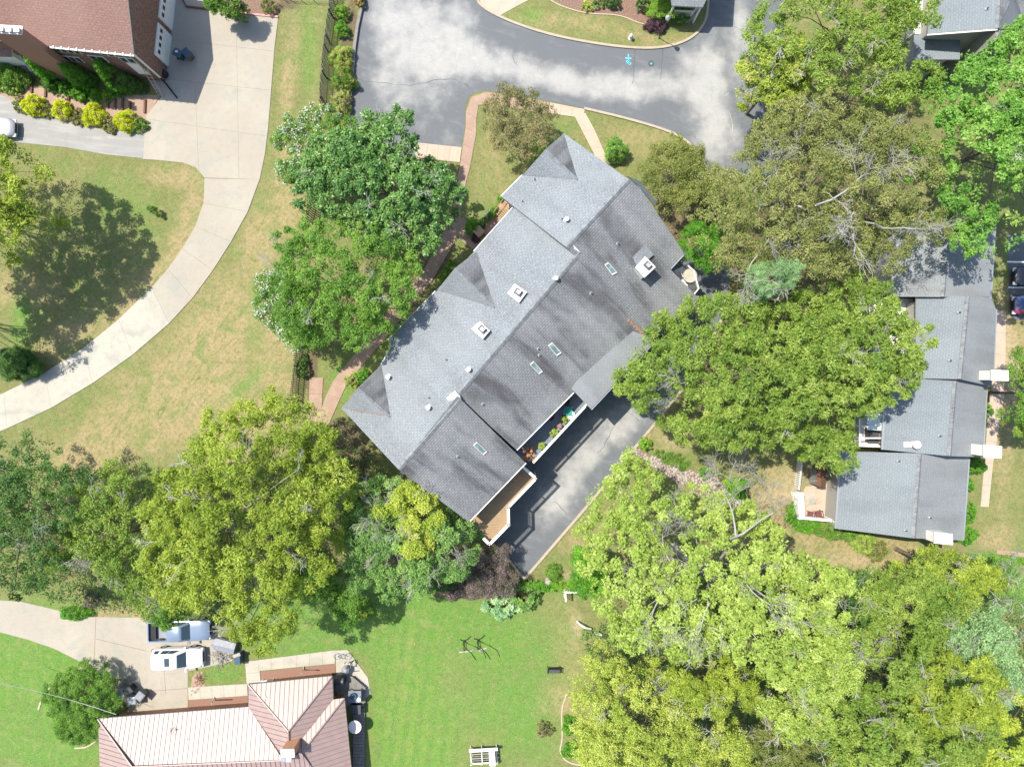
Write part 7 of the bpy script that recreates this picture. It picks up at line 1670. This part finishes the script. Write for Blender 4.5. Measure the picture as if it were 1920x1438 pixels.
B = [
 # name, label, cat, px, py, r, h, leaf, kwargs
 ('conifer_shrub', 'tall bright-tipped conifer nearest the porch roof of the brick house', 80, 128, 24, 4.2, 'hedge', dict(shape='cone', rx=1.1, ry=1.2)),
 ('conifer_shrub', 'tall dark conifer in the middle of three by the brick house', 140, 140, 24, 3.8, 'hedge', dict(shape='cone', rx=1.1, ry=1.1)),
 ('conifer_shrub', 'tall conifer nearest the white basement door', 205, 138, 25, 4.2, 'hedge', dict(shape='cone', rx=1.15, ry=1.2)),
 ('conifer_shrub', 'low dark spreading conifer between the tall one and the basement door', 240, 152, 20, 2.4, 'darkgreen', dict(shape='cone', rx=1.5, ry=.8, rot=-.4)),
 ('clipped_shrub', 'small round clipped shrub below the gap of the first two conifers', 122, 168, 13, 1.1, 'hedge', {}),
 ('clipped_shrub', 'small round clipped shrub below the middle conifer', 148, 174, 15, 1.2, 'hedge', {}),
 ('clipped_shrub', 'dark round clipped shrub left of the pale green ball', 177, 177, 14, 1.1, 'hedge', {}),
 ('clipped_shrub', 'pale green clipped ball in front of the conifer by the basement door', 199, 179, 10, .9, 'lime', {}),
 ('clipped_shrub', 'low dark shrub at the foot of the first conifer', 92, 158, 14, 1.3, 'darkgreen', {}),
 ('golden_shrub', 'round golden shrub leftmost of the four in the path bed', 60, 197, 20, 1.3, 'yellow', {}),
 ('golden_shrub', 'round golden shrub second from the left in the path bed', 114, 206, 18, 1.3, 'yellow', {}),
 ('golden_shrub', 'round golden shrub third from the left in the path bed', 174, 215, 21, 1.3, 'yellow', {}),
 ('golden_shrub', 'round golden shrub rightmost of the four beside the parking pad', 232, 226, 20, 1.3, 'yellow', {}),
 ('perennials', 'straggly grey-green perennials left of the first golden shrub', 38, 198, 14, .6, 'olive', dict(dens=.6)),
 ('perennials', 'straggly perennials between the first two golden shrubs', 87, 208, 15, .6, 'olive', dict(dens=.7)),
 ('perennials', 'straggly perennials between the middle golden shrubs', 144, 218, 16, .6, 'olive', dict(dens=.7, flowers=('pink', .15, (.1, .07)))),
 ('perennials', 'straggly perennials between the last two golden shrubs', 205, 234, 15, .6, 'olive', dict(dens=.7, flowers=('pink', .15, (.1, .07)))),
 ('perennials', 'weedy green clump at the parking pad end of the path bed', 262, 234, 14, .8, 'green', dict(flowers=('red', .1, (.1, .06)))),
 ('leafy_shrub', 'leafy green shrub under the porch at the left edge', 12, 140, 30, 1.6, 'green', dict(rx=1.3)),
 ('leafy_shrub', 'pale straggly rose bush at the start of the brown path', 22, 165, 16, .9, 'pale', dict(dens=.7)),
 ('round_shrub', 'round bright shrub by the picket fence at the very top', 641, 22, 13, 1.3, 'lime', {}),
 ('round_shrub', 'round bright shrub by the picket fence, second from the top', 640, 55, 14, 1.3, 'hedge', {}),
 ('rose_hedge', 'upper part of the pink-flowering hedge beside the parking court', 640, 108, 22, 1.5, 'pale', dict(flowers=('red', .12, (.12, .08)), ry=1.1)),
 ('rose_hedge', 'middle part of the pink-flowering hedge beside the parking court', 644, 148, 22, 1.6, 'green', dict(flowers=('red', .12, (.12, .08)), ry=1.1)),
 ('rose_hedge', 'lower part of the pink-flowering hedge beside the parking court', 640, 190, 18, 1.5, 'pale', dict(flowers=('pink', .3, (.13, .09)), ry=1.3)),
 ('nandina_shrub', 'orange-tipped shrub at the top corner of the parking court', 674, 3, 11, 1.1, 'olive', dict(flowers=('orange', .5, (.12, .08)))),
 ('clipped_shrub', 'broad flat-topped clipped box shrub at the top road bed', 1237, 20, 25, 1.7, 'lime', dict(shape='box', ry=.72, rx=.95)),
 ('barberry_shrub', 'dark purple shrub below the flat-topped box shrub', 1232, 46, 22, .9, 'purple_dark', dict(rx=1.0, ry=.6, rot=.1)),
 ('leafy_shrub', 'dark green shrub in the corner of the white railing', 1278, 26, 16, 1.1, 'green', dict(rx=1.2)),
 ('leafy_shrub', 'dark green hedge at the left of the flat-topped box shrub', 1208, 5, 14, 1.4, 'darkgreen', {}),
 ('hosta', 'cream-leaved plant at the front of the upper mulch bed', 1101, 12, 10, .6, 'gold', dict(dens=.7)),
 ('leafy_shrub', 'small lime plant with a yellow leaf beside the cream plant', 1122, 4, 10, .9, 'bright', dict(dens=.7)),
 ('leafy_shrub', 'dark shrub in the upper mulch bed at the frame edge', 1150, -2, 16, 1.2, 'darkgreen', {}),
 ('round_shrub', 'lime round bush peeping from behind the top corner of the grey roof', 1009, 287, 17, 2.2, 'lime', {}),
 ('round_shrub', 'single round green bush on the lawn right of the front path', 1156, 280, 22, 2.4, 'bright', {}),
 ('round_shrub', 'bright green ball bush by the end of the river rocks', 1211, 832, 12, 1.3, 'lime', {}),
 ('ground_ivy', 'low weeds trailing above the river rocks', 1262, 862, 22, .4, 'green', dict(rx=1.6, ry=.6, rot=-.4, dens=.5)),
 ('clipped_shrub', 'green hedge block beside the entrance steps', 923, 398, 12, 1.1, 'hedge', dict(rx=1.1, ry=.7, rot=.8)),
 ('clipped_shrub', 'darker hedge block lower down beside the entrance steps', 907, 416, 11, 1.0, 'darkgreen', dict(rx=1.2, ry=.7, rot=.8)),
 ('round_shrub', 'round dark green bush at the brick pillar', 886, 426, 15, 1.2, 'hedge', {}),
 ('clipped_shrub', 'small shrub under the left corner of the upper roof', 943, 372, 9, 1.3, 'hedge', {}),
 ('barberry_shrub', 'dark purple plant beside the brick pillar', 893, 447, 8, .8, 'purple_dark', {}),
 ('leafy_shrub', 'green shrub tight against the shaded front wall of the block', 840, 512, 16, 1.4, 'green', dict(rx=.8, ry=1.6, rot=-.6)),
 ('leafy_shrub', 'small green shrub at the front wall beside the roof shadow', 745, 625, 12, 1.2, 'green', {}),
 ('leafy_shrub', 'flowering clump at the left front corner of the block', 660, 713, 14, .9, 'pale', dict(flowers=('pink', .2, (.1, .08)))),
 ('leafy_shrub', 'round green shrub beside the flowering clump at the block corner', 680, 705, 13, 1.0, 'hedge', {}),
 ('leafy_shrub', 'dark green shrub between picket fence and brown path', 566, 690, 12, 1.4, 'darkgreen', dict(ry=1.8)),
 ('sapling', 'tiny sapling leaning on the left lawn island', 287, 394, 16, 1.5, 'green', dict(rx=1.0, ry=.45, rot=-.5, dens=.6)),
 ('elephant_ear', 'clump of huge pale green leaves at the top of the lower lawn, right one', 985, 1118, 26, 1.3, 'bluegreen', dict(size=(.5, .34), dens=.18, rx=1.2, flat=.6)),
 ('elephant_ear', 'clump of huge cream-green leaves at the top of the lower lawn, left one', 938, 1135, 28, 1.2, 'bigleaf', dict(size=(.55, .38), dens=.13, rx=1.1, flat=.6)),
 ('hydrangea', 'dull purple flowering shrub along the top of the lower lawn', 885, 1100, 26, 1.4, 'purple', dict(rx=1.5, ry=.8, flowers=('pink', .08, (.1, .08)))),
 ('hydrangea', 'dusty pink shrub under the bluegreen tree edge', 850, 1108, 18, .9, 'purple', dict(flowers=('pink', .2, (.1, .08)))),
 ('grass_clump', 'spiky green leaf clump beside the pale bird bath', 1040, 1075, 16, .8, 'green', dict(shape='spiky', size=(.4, .06), dens=.7)),
 ('clipped_hedge', 'bright low hedge strip above the white trellis', 1065, 1099, 26, .9, 'lime', dict(shape='box', rx=1.3, ry=.28)),
 ('clipped_hedge', 'shaded low hedge strip at the foot of the rear driveway', 1010, 1097, 24, .9, 'hedge', dict(shape='box', rx=1.2, ry=.33)),
 ('grey_shrub', 'small grey-leaved shrub alone on the lower lawn', 1022, 1368, 16, .7, 'bronze', dict(dens=.6)),
 ('leafy_shrub', 'green clump inside the curved bed under the golden tree', 1068, 1360, 15, .6, 'hedge', dict(ry=1.2)),
 ('leafy_shrub', 'green clump lowest in the curved bed', 1072, 1408, 16, .6, 'hedge', dict(rx=1.1)),
 ('shrub_border', 'green shrub border left of the patio wall', 1487, 965, 12, 1.0, 'hedge', dict(ry=1.8)),
 ('shrub_border', 'green shrub border below the patio wall, left part', 1515, 985, 20, .9, 'hedge', dict(rx=1.3, ry=.7)),
 ('shrub_border', 'green shrub border below the patio wall, right part', 1556, 995, 22, .9, 'green', dict(rx=1.3, ry=.7, flowers=('orange', .06, (.12, .08)))),
 ('leafy_shrub', 'lime shrub below the middle of the lowest townhouse roof', 1620, 1018, 20, 1.2, 'pale', dict(rx=1.2)),
 ('leafy_shrub', 'loose shrub at the bare patch below the lowest townhouse', 1645, 1032, 20, 1.4, 'olive', dict(dens=.7)),
 ('leafy_shrub', 'shaded shrub under the eave of the lowest townhouse', 1590, 1003, 18, .9, 'green', dict(rx=1.4, ry=.6)),
 ('round_shrub', 'dark oval bush beside the white chimney of the third townhouse', 1833, 875, 17, 1.5, 'hedge', dict(ry=.85)),
 ('round_shrub', 'small round bush below the dark oval one', 1818, 910, 8, 1.0, 'hedge', dict(ry=1.4)),
 ('round_shrub', 'green bush beside the lowest townhouse wall', 1818, 962, 13, 1.2, 'hedge', dict(ry=1.4)),
 ('round_shrub', 'rounded green bush at the lower right corner of the townhouse row', 1816, 1003, 16, 1.5, 'hedge', dict(ry=1.2)),
 ('clipped_hedge', 'bright hedge strip at the lower right of the townhouse lawn', 1890, 1050, 26, .7, 'lime', dict(shape='box', rx=1.4, ry=.25)),
 ('leafy_shrub', 'small shrub between the second and third townhouse chimneys', 1856, 770, 6, 1.0, 'hedge', dict(ry=2.0)),
 ('leafy_shrub', 'undergrowth at the top edge of the cream driveway, left', 140, 1150, 20, .9, 'hedge', dict(rx=1.6, ry=.6)),
 ('dry_shrub', 'purplish dry shrub at the top edge of the cream driveway', 172, 1128, 16, 1.2, 'purple', dict(dens=.5)),
 ('leafy_shrub', 'undergrowth at the end of the rear driveway under the blue-green tree', 830, 1090, 22, 1.2, 'darkgreen', dict(rx=1.5)),
 ('leafy_shrub', 'yellow-green bush at the foot of the blue-green tree', 680, 1148, 16, 1.8, 'yellowgreen', {}),
 ('leafy_shrub', 'dense dark undergrowth shrub right of the dead tree', 1385, 915, 20, 1.2, 'hedge', {}),
 ('leafy_shrub', 'small green bush on the path of the swale', 1323, 888, 12, 1.0, 'hedge', {}),
 ('leafy_shrub', 'twiggy border plant at the top bed near the wire fence', 505, 12, 16, .9, 'olive', dict(dens=.5)),
 ('leafy_shrub', 'lime sapling bush over the red timber edge', 452, 24, 14, 1.6, 'walnut', dict(dens=.6)),
]
for q, (nm, lab, px, py, r, h, lf, kw) in enumerate(B):
    bush(nm, lab, {'conifer_shrub': 'conifer', 'juniper_shrub': 'conifer', 'perennials': 'plants', 'sapling': 'sapling'}.get(nm, 'hedge' if 'hedge' in nm else ('shrub' if 'shrub' in nm else 'plant')), px, py, r, h, lf, 900 + q, **kw)
# ground-cover leaves under the woods and loose weeds: nobody could count these
def litter(name, label, poly, leaf, sp, size, h, seed, per=8, rad=.3):
    rs = np.random.RandomState(seed); pts, _ = poisson(rs, [tuple(W(*p).xy) for p in poly], sp, .0, 8)
    cen = np.column_stack([pts, h * (.4 + .6 * rs.random(len(pts)))]); co, f, t = leaves(rs, cen, np.full(len(pts), rad), per, size, .4, .8, .1)
    co[:, 2] = np.maximum(co[:, 2], .03)
    me = np_mesh(name, co, f, t, LV[leaf]); o = bpy.data.objects.new(name, me); C.objects.link(o); return tag(o, label, None, None, 'stuff')
litter('undergrowth', 'dark undergrowth below the lower right wood', [(1090, 1180), (1400, 1040), (1600, 1080), (1850, 1100), (1960, 1150), (1990, 1500), (1100, 1500), (1120, 1300)], 'darkgreen', .55, (.28, .16), .8, 71, 12, .5)
litter('undergrowth', 'dark undergrowth below the lower left trees', [(-80, 870), (160, 880), (300, 900), (600, 850), (640, 900), (600, 1080), (420, 1160), (200, 1140), (-80, 1080)], 'darkgreen', .6, (.28, .16), .7, 72, 12, .5)
litter('undergrowth', 'ivy below the olive tree and the walnut', [(1310, 340), (1740, 230), (1700, 500), (1600, 760), (1350, 800), (1380, 560), (1300, 420)], 'darkgreen', .65, (.26, .15), .5, 73, 10, .45)
litter('undergrowth', 'ivy along the shaded front of the grey block', [(620, 820), (700, 850), (760, 950), (640, 900)], 'darkgreen', .5, (.2, .12), .4, 74, 10, .35)
litter('fallen_leaves', 'scattered pale fallen leaves on the lawns', [(830, 1150), (1060, 1150), (1050, 1400), (740, 1400), (750, 1200)], 'gold', 1.3, (.12, .09), .05, 75, 1, .3)
litter('fallen_leaves', 'scattered dry leaves on the bare patch below the townhouses', [(1430, 900), (1500, 980), (1700, 1030), (1680, 1070), (1500, 1040), (1430, 980)], 'orange', .9, (.12, .09), .05, 76, 2, .3)
print('LEAVES', LEAFCOUNT[0], 'OBJ', len(bpy.data.objects))
